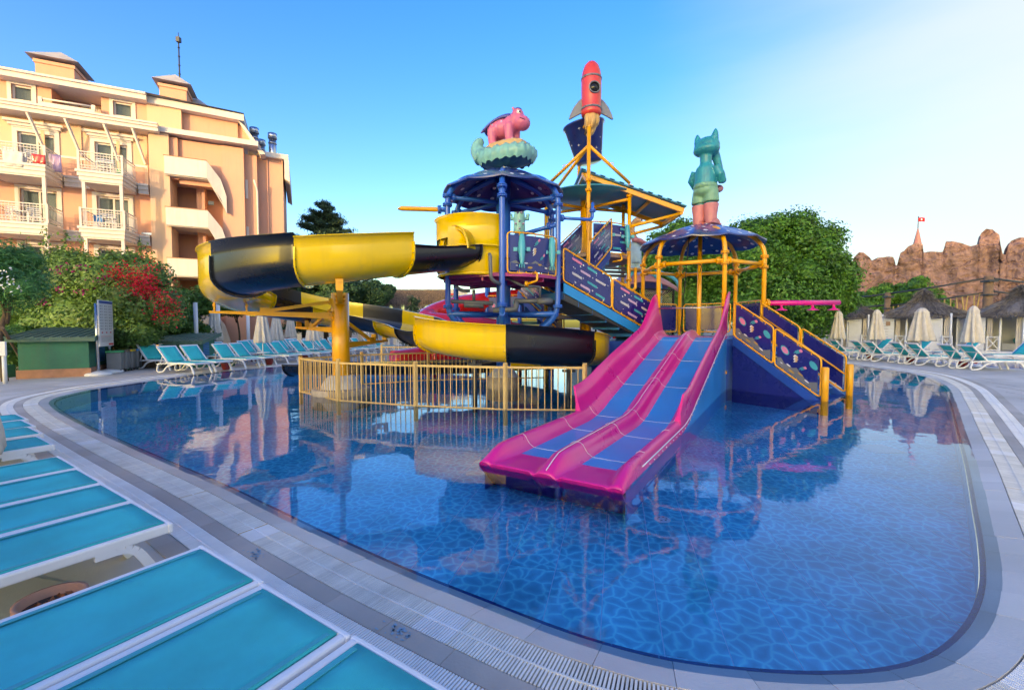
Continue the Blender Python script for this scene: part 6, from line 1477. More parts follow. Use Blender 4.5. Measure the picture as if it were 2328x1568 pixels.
# oleander at the left edge
c = W(8, 640, 13.6); lob = rand_lobes((c.x, c.y, c.z), (1.15, 1.1, 1.05), 14, .5, 3)
ol = thing('oleander_tree', 'fine-leaved bright green oleander tree at the left edge', 'tree', (c.x, c.y, 0)); trunk(ol, (c.x - .1, c.y, 0), (c.x + .1, c.y, c.z - .7), .07, 5, spread=.5)
hull(ol, lob, 'leaf_oleander', .62); p, nr = lobe_points(lob, 15000, .6, 1.2, .8); leafmesh('crown', p, nr, .17, 'leaf_oleander', ol, .16); p = np.array(W(14, 640, 12.6)) + rng.normal(0, .16, (60, 3)); leafmesh('blossom', p, rng.normal(size=p.shape), .06, 'white_print', ol, .8)
MB().tube([G(-10, 690, 0) * 0 + W(5, 745, 13.0), G(62, 838)], .045, 8).build('prop_pole', 'old_wood', ol)
# hedges and shrubs along the left
for i, (px, py, y, rx, rz, nm) in enumerate(((405, 748, 21, 1.25, 1.35, 'rounded clipped hedge beside the bougainvillea trunk'), (445, 690, 24, 1.3, 1.0, 'leafy shrub behind the white post'), (375, 715, 24, 1.5, 1.2, 'dark shrub against the hotel stairs'), (321, 815, 18.6, .38, .45, 'small round bush beside the recycling bins'), (292, 800, 19.5, .4, .5, 'low bush behind the recycling bins'), (20, 800, 16.8, 1.3, .8, 'low shrub behind the left green shed'), (115, 742, 19.5, 2.4, 1.2, 'dense shrub mass under the bougainvillea'))):
    c = W(px, py, y); lob = rand_lobes((c.x, c.y, c.z), (rx, rx * .9, rz), 14, rx * .38, 60 + i); bush('shrub', nm, 'shrub', (c.x, c.y, 0), lob, 7000 if rx > .6 else 2500, .13 if rx > .6 else .07, 'leaf_hedge', 'shrubs beside the hotel', ((c.x, c.y, -.02), (c.x, c.y, max(.3, c.z - .4)), .05, 3))
for i, (px, py, y) in enumerate(((495, 708, 24), (535, 712, 26))):
    c = W(px, py - 15, y); lob = rand_lobes((c.x, c.y, c.z), (.9, .8, .75), 12, .35, 80 + i); bush('small_tree', ('small round-headed tree left of the leftmost parasol', 'small round-headed tree behind the leftmost parasol')[i], 'tree', (c.x, c.y, 0), lob, 6000, .13, 'leaf_hedge', 'small trees by the hotel wall', ((c.x + .15, c.y, 0), (c.x, c.y, c.z - .3), .05, 3))
# conifer and background trees behind the slide
def conifer(px, pt, pb, y, w, label, seed, mname='leaf_conifer', tiers=15, n=900):
    b, t_ = W(px, pb, y), W(px, pt, y); rd = random.Random(seed); t = thing('conifer_tree', label, 'tree', (b.x, b.y, 0)); H_ = t_.z
    MB().tube([(b.x, b.y, 0), (b.x, b.y, H_ * .98)], [.22, .03], 8).build('trunk', 'bark', t); P, Nn = [], []; br = MB()
    for k in range(tiers * 7):
        h = rd.uniform(.12, .99); L_ = w * (1 - h) ** .95 * rd.uniform(.65, 1.15) + .15; a = rd.uniform(0, 2 * PI); o = np.array((b.x, b.y, H_ * h)); d = np.array((math.cos(a), math.sin(a), .28)); e = o + d * L_ - np.array((0, 0, .35 * L_ * (1 - h)))
        br.tube([o, e], [.03, .008], 4, cap=False); q = int(n * .02 * (L_ + .4)); s = rng.uniform(.1, 1.05, (q, 1)); P.append(o + (e - o) * s + rng.normal(0, .13 + .1 * L_ / w, (q, 3)) * [1, 1, .6]); Nn.append(rng.normal(size=(q, 3)) + d)
    br.build('branch', 'bark', t); leafmesh('crown', np.vstack(P), np.vstack(Nn), .28, mname, t, .26)
conifer(740, 455, 690, 36, 7.0, 'tall dark conifer rising behind the black slide', 3, n=7000, tiers=26)
conifer(942, 678, 712, 30, .8, 'small young conifer in front of the thatched roof', 5, tiers=8, n=1500)
conifer(690, 540, 700, 38, 2.0, 'thin conifer left of the tall one', 8, n=1500)
for i, (px, py, y, w, h) in enumerate(((790, 668, 33, 2.0, 1.3), (700, 690, 34, 1.6, 1.3), (855, 672, 33, 1.2, 1.0))):
    c = W(px, py, y); lob = rand_lobes((c.x, c.y, c.z), (w, w, h), 16, w * .35, 90 + i); bush('broadleaf_tree', ('dark tree right of the tall conifer', 'dark tree below the tall conifer', 'dark tree left of the thatched pavilion')[i], 'tree', (c.x, c.y, 0), lob, 9000, .2, 'leaf_dark', 'dark trees behind the slide', ((c.x, c.y, 0), (c.x, c.y, c.z - .8), .12, 3))
# lawn and flower beds
m = MB().hexa([V((-30, 17.5, -.02)), V((-14.2, 19.2, -.02)), V((-13.2, 33, -.02)), V((-30, 33, -.02))], [V((-30, 17.5, .03)), V((-14.2, 19.2, .03)), V((-13.2, 33, .03)), V((-30, 33, .03))]); lawn = m.build('lawn', 'hedge_earth', kind='structure')
n = 26000; p = np.c_[rng.uniform(-29, -13.6, n), rng.uniform(18.6, 30, n), np.full(n, .06)]; nr = rng.normal(size=(n, 3)) * [1, 1, .3]; leafmesh('grass_blades', p, nr, .12, 'grass', None, .25, 'short green grass of the lawn beside the hotel', 'grass', None, 'stuff')
for i, (px, py, n) in enumerate(((370, 822, 260), (40, 832, 320))):
    c = G(px, py); p = np.c_[c.x + rng.normal(0, .45, n), c.y + rng.normal(.4, .3, n), rng.uniform(.12, .38, n)]; t = thing('flower_bed', ('red flowers in the bed right of the recycling bins', 'red flowers at the left edge beside the shed')[i], 'flower bed', (c.x, c.y, 0), 'red flower beds'); q = p.copy(); q[:, 2] = rng.uniform(.0, .3, n); leafmesh('leaves', np.vstack([q, q + rng.normal(0, .05, q.shape)]), rng.normal(size=(2 * n, 3)), .10, 'leaf_hedge', t, .6); leafmesh('petals', p, rng.normal(size=p.shape), .07, 'flower_red', t, .8)
# ================================================================== sheds, sign, bins on the left
def shed(name, label, o, fx_, dx_, w, d, h, over=.22):
    o, f, b = V(o), V(fx_).normalized(), V(dx_).normalized(); t = thing(name, label, 'shed', o); q = lambda x, y, z: o + f * x + b * y + V((0, 0, z))
    MB().hexa([q(0, 0, .28), q(w, 0, .28), q(w, d, .28), q(0, d, .28)], [q(0, 0, h), q(w, 0, h), q(w, d, h + .25), q(0, d, h + .25)]).build('wall', 'shed_green', t)
    MB().hexa([q(-.05, -.05, 0), q(w + .05, -.05, 0), q(w + .05, d + .05, 0), q(-.05, d + .05, 0)], [q(-.05, -.05, .28), q(w + .05, -.05, .28), q(w + .05, d + .05, .28), q(-.05, d + .05, .28)]).build('stone_base', 'terracotta', t)
    rf = MB().hexa([q(-over, -over, h - .02), q(w + over, -over, h - .02), q(w + over, d + over, h + .3), q(-over, d + over, h + .3)], [q(-over, -over, h + .12), q(w + over, -over, h + .12), q(w + over, d + over, h + .44), q(-over, d + over, h + .44)]).build('roof', 'shed_roof', t)
    n = int((w + 2 * over) / .2)
    for k in range(n + 1):
        x = -over + (w + 2 * over) * k / n; MB().beam(q(x, -over, h + .135), q(x, d + over, h + .455), .05, .03).build('roof_rib', 'shed_roof', rf)
    for k in range(9):
        z = .45 + k * .075; MB().beam(q(0 - .012, d * .25, z), q(0 - .012, d * .62, z), .02, .045).build('louvre', 'step_blue', t)
    return t
shed('pump_shed', 'larger dark green pump shed beside the information sign', (-14.5, 15.05, 0), (-.86, -.5, 0), (-.5, .86, 0), 1.7, 2.9, 1.22)
shed('pump_shed', 'smaller green shed half hidden behind the bougainvillea trunk', (-13.55, 19.0, 0), (-.98, -.2, 0), (-.2, .98, 0), 1.5, 1.5, .95)
# low planter wall at the left edge and far left
m = MB().hexa([V((-19, 14.1, 0)), V((-16.75, 14.55, 0)), V((-16.8, 14.85, 0)), V((-19, 14.4, 0))], [V((-19, 14.1, .42)), V((-16.75, 14.55, .42)), V((-16.8, 14.85, .42)), V((-19, 14.4, .42))]); m.build('planter_wall', 'shed_green', label='low green planter wall at the left edge by the shed', cat='wall', org=(-18, 14.4, 0))
m = MB().hexa([V((-13.3, 17.6, 0)), V((-12.0, 19.0, 0)), V((-12.2, 19.2, 0)), V((-13.5, 17.8, 0))], [V((-13.3, 17.6, .22)), V((-12.0, 19.0, .22)), V((-12.2, 19.2, .22)), V((-13.5, 17.8, .22))]); m.build('planter_wall', 'shed_green', label='low green kerb of the red flower bed', cat='wall', org=(-12.8, 18.4, 0))
# information sign
sg = thing('information_sign', 'tall white information board on two posts with round feet', 'sign', G(237, 850))
ga, gb = G(224, 853), G(251, 847); ga = V((ga.x, ga.y, 0)); gb = V((gb.x, gb.y, 0))
for p in (ga, gb):
    MB().tube([p + V((0, 0, .1)), p + V((0, 0, 2.5))], .045, 12).build('post', 'steel', sg); MB().lathe([(0, .16), (.06, .16), (.16, .13), (.33, .10), (.38, .06), (.38, .02), (.36, 0)], 24, p).build('foot', 'white_plastic', sg)
u = (gb - ga).normalized(); wB = (gb - ga).length + .16; nB = V((u.y, -u.x, 0)); o = ga - u * .08 + nB * .06
def sp_(x, z, l=0.0): return o + u * x + V((0, 0, z)) + nB * l
zb0, zb1 = 1.0, 2.62
bd = MB().hexa([sp_(0, zb0), sp_(wB, zb0), sp_(wB, zb0, .04), sp_(0, zb0, .04)], [sp_(0, zb1), sp_(wB, zb1), sp_(wB, zb1, .04), sp_(0, zb1, .04)]).build('board', 'sign_white', sg)
m = MB()
def rect(x0, x1, z0, z1, mi, l=.044): m.poly([sp_(wB * x0, zb0 + (zb1 - zb0) * z0, l), sp_(wB * x1, zb0 + (zb1 - zb0) * z0, l), sp_(wB * x1, zb0 + (zb1 - zb0) * z1, l), sp_(wB * x0, zb0 + (zb1 - zb0) * z1, l)], mi)
rect(.02, .98, .93, .985, 1)
for r_ in range(9):
    for c_ in range(3):
        x, z = .08 + c_ * .31, .86 - r_ * .062; rect(x, x + .05, z, z + .028, 0)
        for k in range(3): rect(x + .08, x + .08 + random.uniform(.1, .16), z + .024 - k * .011, z + .028 - k * .011, 0)
for k in range(3): rect(.14 + k * .3, .24 + k * .3, .285, .315, 2)
for k in range(9): rect(.1, .9 - random.random() * .1, .225 - k * .016, .229 - k * .016, 2 if k < 2 else 0)
rect(.62, .97, .02, .06, 2)
m.build('printed_text', ['sign_ink', 'sign_blue', 'sign_red'], bd)
# small sign at the very left
c = G(12, 872); t = thing('small_sign', 'small white sign on a post at the left edge', 'sign', (c.x, c.y, 0)); MB().tube([c, c + V((0, 0, 1.0))], .05, 10).build('post', 'white_metal', t); MB().box(c + V((-.12, -.06, 1.05)), (.75, .04, .42), -.25).build('board', 'sign_white', t)
# recycling bins
MB().box(c + V((-.2, -.085, 1.08)), (.3, .004, .08), -.25).build('printed_text', 'aqua_pipe', t)
for i, (mn, nm) in enumerate((('bin_green', 'green'), ('bin_brown', 'brown'), ('bin_yellow', 'yellow'), ('bin_blue', 'blue'))):
    c = G(264 + i * 13.5, 846 - i * 2.4); c = V((c.x, c.y, 0)); a = R(-62); t = thing('recycling_bin', f'grey recycling bin with {nm} lid beside the green shed', 'bin', c, 'row of recycling bins', 0)
    MB().box(c + V((0, 0, .08)), (.46, .40, .04), a).build('stand', 'dark_metal', t)
    for sx in (-.18, .18):
        for sy in (-.15, .15): q = c + V((sx * math.cos(a) - sy * math.sin(a), sx * math.sin(a) + sy * math.cos(a), .03)); MB().box(q, (.04, .04, .06), a).build('leg', 'dark_metal', t)
    bo = MB().box(c + V((0, 0, .42)), (.47, .42, .64), a).build('body', 'bin_gray', t); bo.modifiers.new('b', 'BEVEL').width = .02
    MB().box(c + V((0, 0, .775)), (.49, .44, .07), a).build('lid', mn, t)
    f = V((math.sin(a), -math.cos(a), 0)); rr = V((math.cos(a), math.sin(a), 0)); m = MB()
    for dz, hh, k in ((.55, .12, 1), (.25, .05, 0)):
        p = c + f * .214 + V((0, 0, dz)); m.poly([p - rr * .07 - V((0, 0, hh / 2)), p + rr * .07 - V((0, 0, hh / 2)), p + rr * .07 + V((0, 0, hh / 2)), p - rr * .07 + V((0, 0, hh / 2))], k)
    m.build('sticker', ['white_print', mn], t)
# ================================================================== loungers and parasols
def make_lounger():
    t = thing('sun_lounger', 'x', 'sun lounger')
    W2 = .32
    for s in (-1, 1):
        f = MB(); f.hexa([V((s * W2 - .022, -.95, .335)), V((s * W2 + .022, -.95, .335)), V((s * W2 + .022, .42, .335)), V((s * W2 - .022, .42, .335))], [V((s * W2 - .022, -.95, .40)), V((s * W2 + .022, -.95, .40)), V((s * W2 + .022, .42, .40)), V((s * W2 - .022, .42, .40))])
        f.hexa([V((s * W2 - .022, .42, .335)), V((s * W2 + .022, .42, .335)), V((s * W2 + .022, .97, .30)), V((s * W2 - .022, .97, .30))], [V((s * W2 - .022, .42, .385)), V((s * W2 + .022, .42, .385)), V((s * W2 + .022, .97, .34)), V((s * W2 - .022, .97, .34))])
        ob = f.build('side_rail', 'white_plastic', t); b = ob.modifiers.new('b', 'BEVEL'); b.width = .012; b.segments = 2
        # legs: straight splayed front leg with an under-brace, curved sled rear leg
        l = MB(); pts = rounded([V((s * W2, -.58, .33)), V((s * W2, -.76, .33)), V((s * (W2 + .01), -.93, .0))], .10, 4)
        for p, q in zip(pts, pts[1:]): l.beam(p, q, .05, .045, (1, 0, 0))
        l.build('leg', 'white_plastic', t)
        l = MB(); pts = rounded([V((s * W2, .02, .345)), V((s * W2, .42, .26)), V((s * W2, .62, .05)), V((s * W2, .98, .02)), V((s * W2, .9, .31))], .16, 5)
        for p, q in zip(pts, pts[1:]): l.beam(p, q, .045, .045, (1, 0, 0))
        l.build('leg', 'white_plastic', t)
    e = MB().box((0, -.955, .3675), (.7, .03, .066)).box((0, .15, .345), (.6, .03, .04)).box((0, -.5, .345), (.6, .03, .03)); o = e.build('cross_bar', 'white_plastic', t); b = o.modifiers.new('b', 'BEVEL'); b.width = .01; b.segments = 2
    m = MB(); rows = []
    for i in range(15):
        y = -.935 + 1.355 * i / 14; rows.append([V((x, y, .402 - .022 * (1 - (x / .29) ** 2) * math.sin(PI * i / 14))) for x in (-.292, -.2, -.1, 0, .1, .2, .292)])
    m.grid(rows); so = m.build('seat_sling', 'sling', t); q = so.modifiers.new('s', 'SOLIDIFY'); q.thickness = .012
    for s in (-1, 1): MB().box((s * .272, -.26, .4045), (.026, 1.3, .004)).build('sling_hem', 'sling_back', t)
    ang = R(47); cy, sy_ = math.cos(ang), math.sin(ang)
    def bk(x, d, n_=0): return V((x, .40 + d * cy - n_ * sy_, .39 + d * sy_ + n_ * cy))
    f = MB()
    for s in (-1, 1): f.hexa([bk(s * W2 - .025, 0, -.02), bk(s * W2 + .025, 0, -.02), bk(s * W2 + .025, 0, .025), bk(s * W2 - .025, 0, .025)], [bk(s * W2 - .025, .76, -.02), bk(s * W2 + .025, .76, -.02), bk(s * W2 + .025, .76, .025), bk(s * W2 - .025, .76, .025)])
    f.hexa([bk(-W2 - .025, .73, -.02), bk(W2 + .025, .73, -.02), bk(W2 + .025, .73, .028), bk(-W2 - .025, .73, .028)], [bk(-W2 - .025, .785, -.02), bk(W2 + .025, .785, -.02), bk(W2 + .025, .785, .028), bk(-W2 - .025, .785, .028)])
    f.hexa([bk(-W2, .42, -.03), bk(W2, .42, -.03), bk(W2, .45, -.03), bk(-W2, .45, -.03)], [bk(-W2, .42, -.008), bk(W2, .42, -.008), bk(W2, .45, -.008), bk(-W2, .45, -.008)])
    for s in (-1, 1): f.beam(bk(s * .26, .43, -.02), V((s * .26, .86, .34)), .03, .025)
    f.build('back_frame', 'white_plastic', t)
    m = MB(); m.grid([[bk(x, .015 + .72 * i / 7, .026 - .016 * (1 - (x / .29) ** 2) * math.sin(PI * i / 7)) for x in (-.292, -.15, 0, .15, .292)] for i in range(8)]); so = m.build('back_sling', 'sling', t); q = so.modifiers.new('s', 'SOLIDIFY'); q.thickness = .012
    return t
LG = make_lounger(); lg_used = [False]
def lounger(p, foot_dir, label, group):
    rz = math.atan2(foot_dir[1], foot_dir[0]) + PI / 2
    if not lg_used[0]: o = LG; lg_used[0] = True; o.location = (p[0], p[1], 0); o.rotation_euler = (0, 0, rz); o['label'] = label
    else: o = copy_tree(LG, (p[0], p[1], 0), rz, label)
    o['group'] = group; return o
def make_parasol():
    t = thing('closed_parasol', 'x', 'parasol')
    MB().tube([(0, 0, .05), (0, 0, 2.5)], .024, 10).build('pole', 'white_metal', t); MB().lathe([(0, .10), (.06, .10), (.2, .09), (.30, .06), (.31, 0)], 20).build('base', 'white_plastic', t)
    m = MB(); nn = 48; rows = []
    for z, r_, k in ((2.50, .04, 0), (2.44, .10, .05), (2.36, .13, .1), (2.29, .165, .14), (2.27, .155, .12), (2.1, .165, .20), (1.8, .19, .3), (1.5, .22, .36), (1.2, .26, .38), (1.02, .28, .36), (.98, .27, .34)):
        rows.append([V((r_ * (1 + k * math.sin(8 * a + z) + .12 * k * math.sin(17 * a)) * math.cos(a), r_ * (1 + k * math.sin(8 * a + z) + .12 * k * math.sin(17 * a)) * math.sin(a), z - .03 * k * math.sin(8 * a + 1))) for a in [2 * PI * i / nn for i in range(nn + 1)]])
    m.grid(rows); o = m.build('folded_canopy', 'canvas', t); q = o.modifiers.new('s', 'SOLIDIFY'); q.thickness = .008
    MB().lathe([(.0, .55), (.27, .55), (.27, .53), (0, .53)], 20).build('side_table', 'white_plastic', t)
    return t
PS = make_parasol(); ps_used = [False]
def parasol(p, label, group, scale=1.0, rz=0.0, drop=None):
    if not ps_used[0]: o = PS; ps_used[0] = True; o.location = (p[0], p[1], 0); o['label'] = label; o.scale = (scale,) * 3; o.rotation_euler = (0, 0, rz)
    else: o = copy_tree(PS, (p[0], p[1], 0), rz, label, scale=scale)
    o['group'] = group
    for ch in o.children:
        if drop and ch.name.startswith('folded_canopy'): ch.location = (0, 0, drop); ch.scale = (1.0, 1.0, 1)
    return o
def pot(p, label, r=.16, h=.27, dead=True, mn='red_pot'):
    t = thing('clay_pot', label, 'pot', (p[0], p[1], 0), 'red clay pots between the loungers')
    MB().lathe([(0, .01), (r * .62, .0), (r * .85, h * .4), (r * .98, h * .8), (r * 1.04, h * .9), (r * 1.05, h), (r * .9, h), (r * .86, h * .8), (0, h * .78)], 24, (p[0], p[1], 0)).build('pot_wall', mn, t)
    MB().lathe([(0, h * .84), (r * .85, h * .82)], 18, (p[0], p[1], 0)).build('soil', 'soil', t)
    if dead: q = np.c_[p[0] + rng.normal(0, r * .35, 26), p[1] + rng.normal(0, r * .35, 26), rng.uniform(h * .84, h * .95, 26)]; leafmesh('dead_leaves', q, rng.normal(size=q.shape), .05, 'dead_leaf', t, .5)
# foreground row on the left
ax = V((.54, .84, 0)).normalized(); ay = V((.85, -.53, 0)).normalized()
def fg(cl, cr):                                          # from the two pool-side corners of the sling
    a, b = G(*cl, .40), G(*cr, .40); m_ = (a + b) / 2; return m_ - ax * .96
FG = [((465, 1245), (585, 1310), 'turquoise foreground lounger just right of the clay pot'), ((605, 1332), (780, 1430), 'second foreground lounger from the bottom of the picture'), ((850, 1465), (1040, 1585), 'nearest foreground lounger, at the bottom edge'), ((310, 1138), (380, 1188), 'turquoise foreground lounger just left of the clay pot'), ((235, 1098), (300, 1137), 'third lounger from the clay pot towards the left parasol'), ((180, 1065), (232, 1095), 'second lounger from the cropped left parasol'), ((130, 1035), (182, 1063), 'lounger right beside the cropped left parasol')]
for a, b, lab in FG: lounger(fg(a, b), ax, lab, 'loungers in the near left row')
base = fg((130, 1035), (182, 1063))
lounger(fg((88, 988), (120, 1012)), ax, 'first lounger beyond the cropped left parasol', 'loungers in the near left row')
for k, (px, py, nm) in enumerate(((66, 970, 'second'), (52, 955, 'third'), (38, 941, 'farthest'))):
    a = G(px, py, .40); lounger(a - ax * .96 + ay * .3, ax, f'{nm} lounger beyond the cropped left parasol', 'loungers in the near left row')
pp = G(116, 1352, .27); pot((pp.x, pp.y), 'clay pot with dead leaves between the near loungers', .14, .26, True, 'terracotta')
# left bank rows
def ldir(y): return V((.95, -.31, 0)) if y < 19 else V((.97, -.22, 0))
def lrow(x): return x
ordn = ['first', 'second', 'third', 'fourth', 'fifth', 'sixth', 'seventh', 'eighth', 'ninth', 'tenth', 'eleventh', 'twelfth', 'thirteenth', 'fourteenth', 'fifteenth', 'sixteenth']
y, k = 16.15, 0
while k < 14:
    s = .2 * (y - 15); x = -12.05 + .23 * (y - 16.15)
    lounger((x, y), ldir(y), f'{ordn[k]} turquoise lounger of the front row along the left bank', 'front row of loungers on the left bank')
    k += 1; y += .86 if k % 2 else 1.35
y, k = 17.6, 0
while k < 12:
    x = -14.35 + .23 * (y - 16.15)
    lounger((x, y), ldir(y), f'{ordn[k]} turquoise lounger of the second row on the left bank', 'second row of loungers on the left bank'); k += 1; y += .86 if k % 2 else 1.5
y, k = 23.5, 0
while k < 8:
    x = -15.0 + .23 * (y - 16.15)
    lounger((x, y), ldir(y), f'{ordn[k]} turquoise lounger of the rear row on the left bank', 'rear row of loungers on the left bank'); k += 1; y += .86 if k % 2 else 1.5
for i, (px, top, y) in enumerate(((487, 701, 21.8), (596, 712, 19.6), (628, 712, 23.5), (711, 716, 23.0), (770, 720, 25), (838, 722, 27.5), (660, 722, 28), (905, 726, 28.5))):
    x = W(px, 742, y).x; parasol((x, y), f'{("leftmost", "widest", "third", "fourth", "fifth", "sixth", "small far", "farthest")[i]} closed cream parasol over the left loungers', 'closed parasols', (1.0, 1.0, .98, .98, .98, 1, 1, 1)[i], i * .7)
for i, (x, y) in enumerate(((-11.25, 17.25), (-10.75, 19.45), (-10.2, 21.7), (-13.3, 18.6), (-9.7, 24), (-12.6, 21.4))): pot((x, y), f'{ordn[i]} red clay pot under the left bank loungers', .17, .27, False)
# right bank
for i in range(4):
    for j in range(2):
        y = 17.2 + i * 2.15 + j * .85; x = 18.75 - i * .18
        lounger((x, y), (.98, -.12, 0), f'{("nearest", "second", "third", "farthest")[i]} pair on the right bank, {("near", "far")[j]} lounger', 'loungers on the right bank')
for i in range(4):
    y = 20.5 + i * 2.0; lounger((23.2 - i * .5, y), (-.98, .1, 0), f'{ordn[i]} far lounger in front of the thatched cabins', 'loungers before the cabins')
for i, (px, y) in enumerate(((2211, 18.9), (2094, 21.0), (1992, 22.9), (1905, 24.8), (1815, 26.6))):
    x = W(px, 742, y).x; parasol((x, y), f'{("nearest", "second nearest", "middle", "second farthest", "farthest")[i]} closed cream parasol on the right bank', 'closed parasols', 1.03 if i != 1 else (1.5, 1.5, 1.03), .4 * i)
for i, (x, y) in enumerate(((18.95, 18.45), (18.7, 20.6), (18.5, 22.7), (20.6, 19.6))): pot((x, y), f'{ordn[i]} red clay pot under the right bank loungers', .17, .26, False)
parasol((-5.5, 4.25), 'closed white parasol cut off by the left edge', 'closed parasols', 1.0, 0.3, -.56)
# second pool strip on the right
MB().hexa([V((20.9, 15, -.004)), V((24.5, 15, -.004)), V((22.2, 31, -.004)), V((18.6, 31, -.004))], [V((20.9, 15, .0)), V((24.5, 15, .0)), V((22.2, 31, .0)), V((18.6, 31, .0))]).build('second_pool_floor', 'lane_blue', kind='structure')
MB().poly([V((20.9, 15, .012)), V((24.5, 15, .012)), V((22.2, 31, .012)), V((18.6, 31, .012))]).build('second_pool_water', 'water', kind='structure')
# white posts
for i, (px, py0, py1, y) in enumerate(((447, 690, 800, 20.5), (498, 672, 795, 22), (565, 700, 790, 24))):
    a, b = W(px, py1, y), W(px, py0, y); MB().tube([(a.x, a.y, 0), (a.x, a.y, b.z)], .085, 14).lathe([(.09, b.z), (.09, b.z + .04), (0, b.z + .06)], 14, (a.x, a.y, 0)).build('white_post', 'white_metal', label=('first tall white post left of the parasols', 'second tall white post beside the leftmost parasol', 'third tall white post under the black slide')[i], cat='post', group='white posts on the left bank', org=(a.x, a.y, 0))
for i, (px, py) in enumerate(((471, 818), (620, 800))):
    c = G(px, py); MB().tube([c, c + V((0, 0, .75))], .07, 12).lathe([(.075, .75), (.085, .8), (.085, .9), (0, .95)], 12, c).build('bollard_lamp', 'dark_metal', label=('dark bollard lamp left of the parasols', 'dark bollard lamp below the slide')[i], cat='lamp', org=tuple(c))
# ================================================================== background middle: garden wall, pavilion
def wall_at(px0, px1, y0, y1, z0, z1, m, name, label, th=.4):
    a, b = W(px0, 742, y0), W(px1, 742, y1); MB().hexa([V((a.x, a.y, z0)), V((b.x, b.y, z0)), V((b.x, b.y + th, z0)), V((a.x, a.y + th, z0))], [V((a.x, a.y, z1)), V((b.x, b.y, z1)), V((b.x, b.y + th, z1)), V((a.x, a.y + th, z1))]).build(name, m, label=label, cat='wall', org=(a.x, a.y, 0))
wall_at(640, 1130, 44, 46, 0, 3.1, 'pale_wall', 'garden_wall', 'pale garden wall behind the thatched pavilion')
wall_at(440, 650, 27.5, 31, 0, 2.6, 'peach', 'garden_wall', 'peach garden wall behind the leftmost parasols')
pv = W(915, 742, 36); tp = thing('thatch_pavilion', 'long brown thatched pavilion with white curtains beyond the pool', 'pavilion', (pv.x, pv.y, 0))
x0, x1 = W(812, 742, 36).x, W(1022, 742, 36).x
n = 16000; px_ = rng.uniform(x0, x1, n); tt = rng.uniform(0, 1, n); p = np.c_[px_, 35 + tt * 1.6, 3.72 + tt * 1.05 + .12 * np.sin(px_ * 2)]; p[:, 2] -= rng.uniform(0, .35, n) * (tt < .15)
MB().hexa([V((x0, 35.2, 3.7)), V((x1, 35.2, 3.7)), V((x1, 37.8, 3.7)), V((x0, 37.8, 3.7))], [V((x0 + .2, 36.2, 4.7)), V((x1 - .2, 36.2, 4.7)), V((x1 - .2, 36.9, 4.7)), V((x0 + .2, 36.9, 4.7))]).build('roof', 'thatch_tan', tp)
nr = np.tile([0, -1, .55], (n, 1)) + rng.normal(0, .25, (n, 3))
def strands(name, P, D, length, w, mname, parent):       # long thin reeds hanging along D
    n = len(P); o0 = np.array(ORG[parent.name]); L_ = length * rng.uniform(.5, 1.4, (n, 1)); s = np.cross(D, rng.normal(size=(n, 3))); s /= np.linalg.norm(s, axis=1, keepdims=True) + 1e-9; q = np.empty((n, 4, 3)); P = P - o0
    q[:, 0] = P - s * w; q[:, 1] = P + s * w; q[:, 2] = P + D * L_ + s * w * .4; q[:, 3] = P + D * L_ - s * w * .4
    me = bpy.data.meshes.new(name); me.vertices.add(4 * n); me.vertices.foreach_set('co', q.reshape(-1)); me.loops.add(4 * n); me.loops.foreach_set('vertex_index', np.arange(4 * n, dtype=np.int32)); me.polygons.add(n); me.polygons.foreach_set('loop_start', np.arange(0, 4 * n, 4, dtype=np.int32)); me.update(calc_edges=True); me.materials.append(MATS[mname]); ob = bpy.data.objects.new(name, me); C.objects.link(ob); ob.parent = parent; ORG[ob.name] = V(o0); return tag(ob, kind='stuff')
p = np.c_[rng.uniform(x0, x1, n), 35.15 + (tt := rng.uniform(0, 1, n)) * 1.1, 3.75 + tt * 1.0]; D = np.tile([0, -.35, -.93], (n, 1)) + rng.normal(0, .08, (n, 3)); strands('thatch', p, D, .55, .012, 'thatch_tan', tp)
for k in range(8):
    x = x0 + (x1 - x0) * (k + .5) / 8; MB().tube([(x, 35.6, 0), (x, 35.6, 3.8)], .09, 8).build('column', 'white_metal', tp)
    cu = MB(); cu.grid([[V((x - .35 + .7 * i / 10, 35.8 + .06 * math.sin(i * 2), z)) for i in range(11)] for z in (.2, 3.6)]); cu.build('curtain', 'cushion_white', tp)
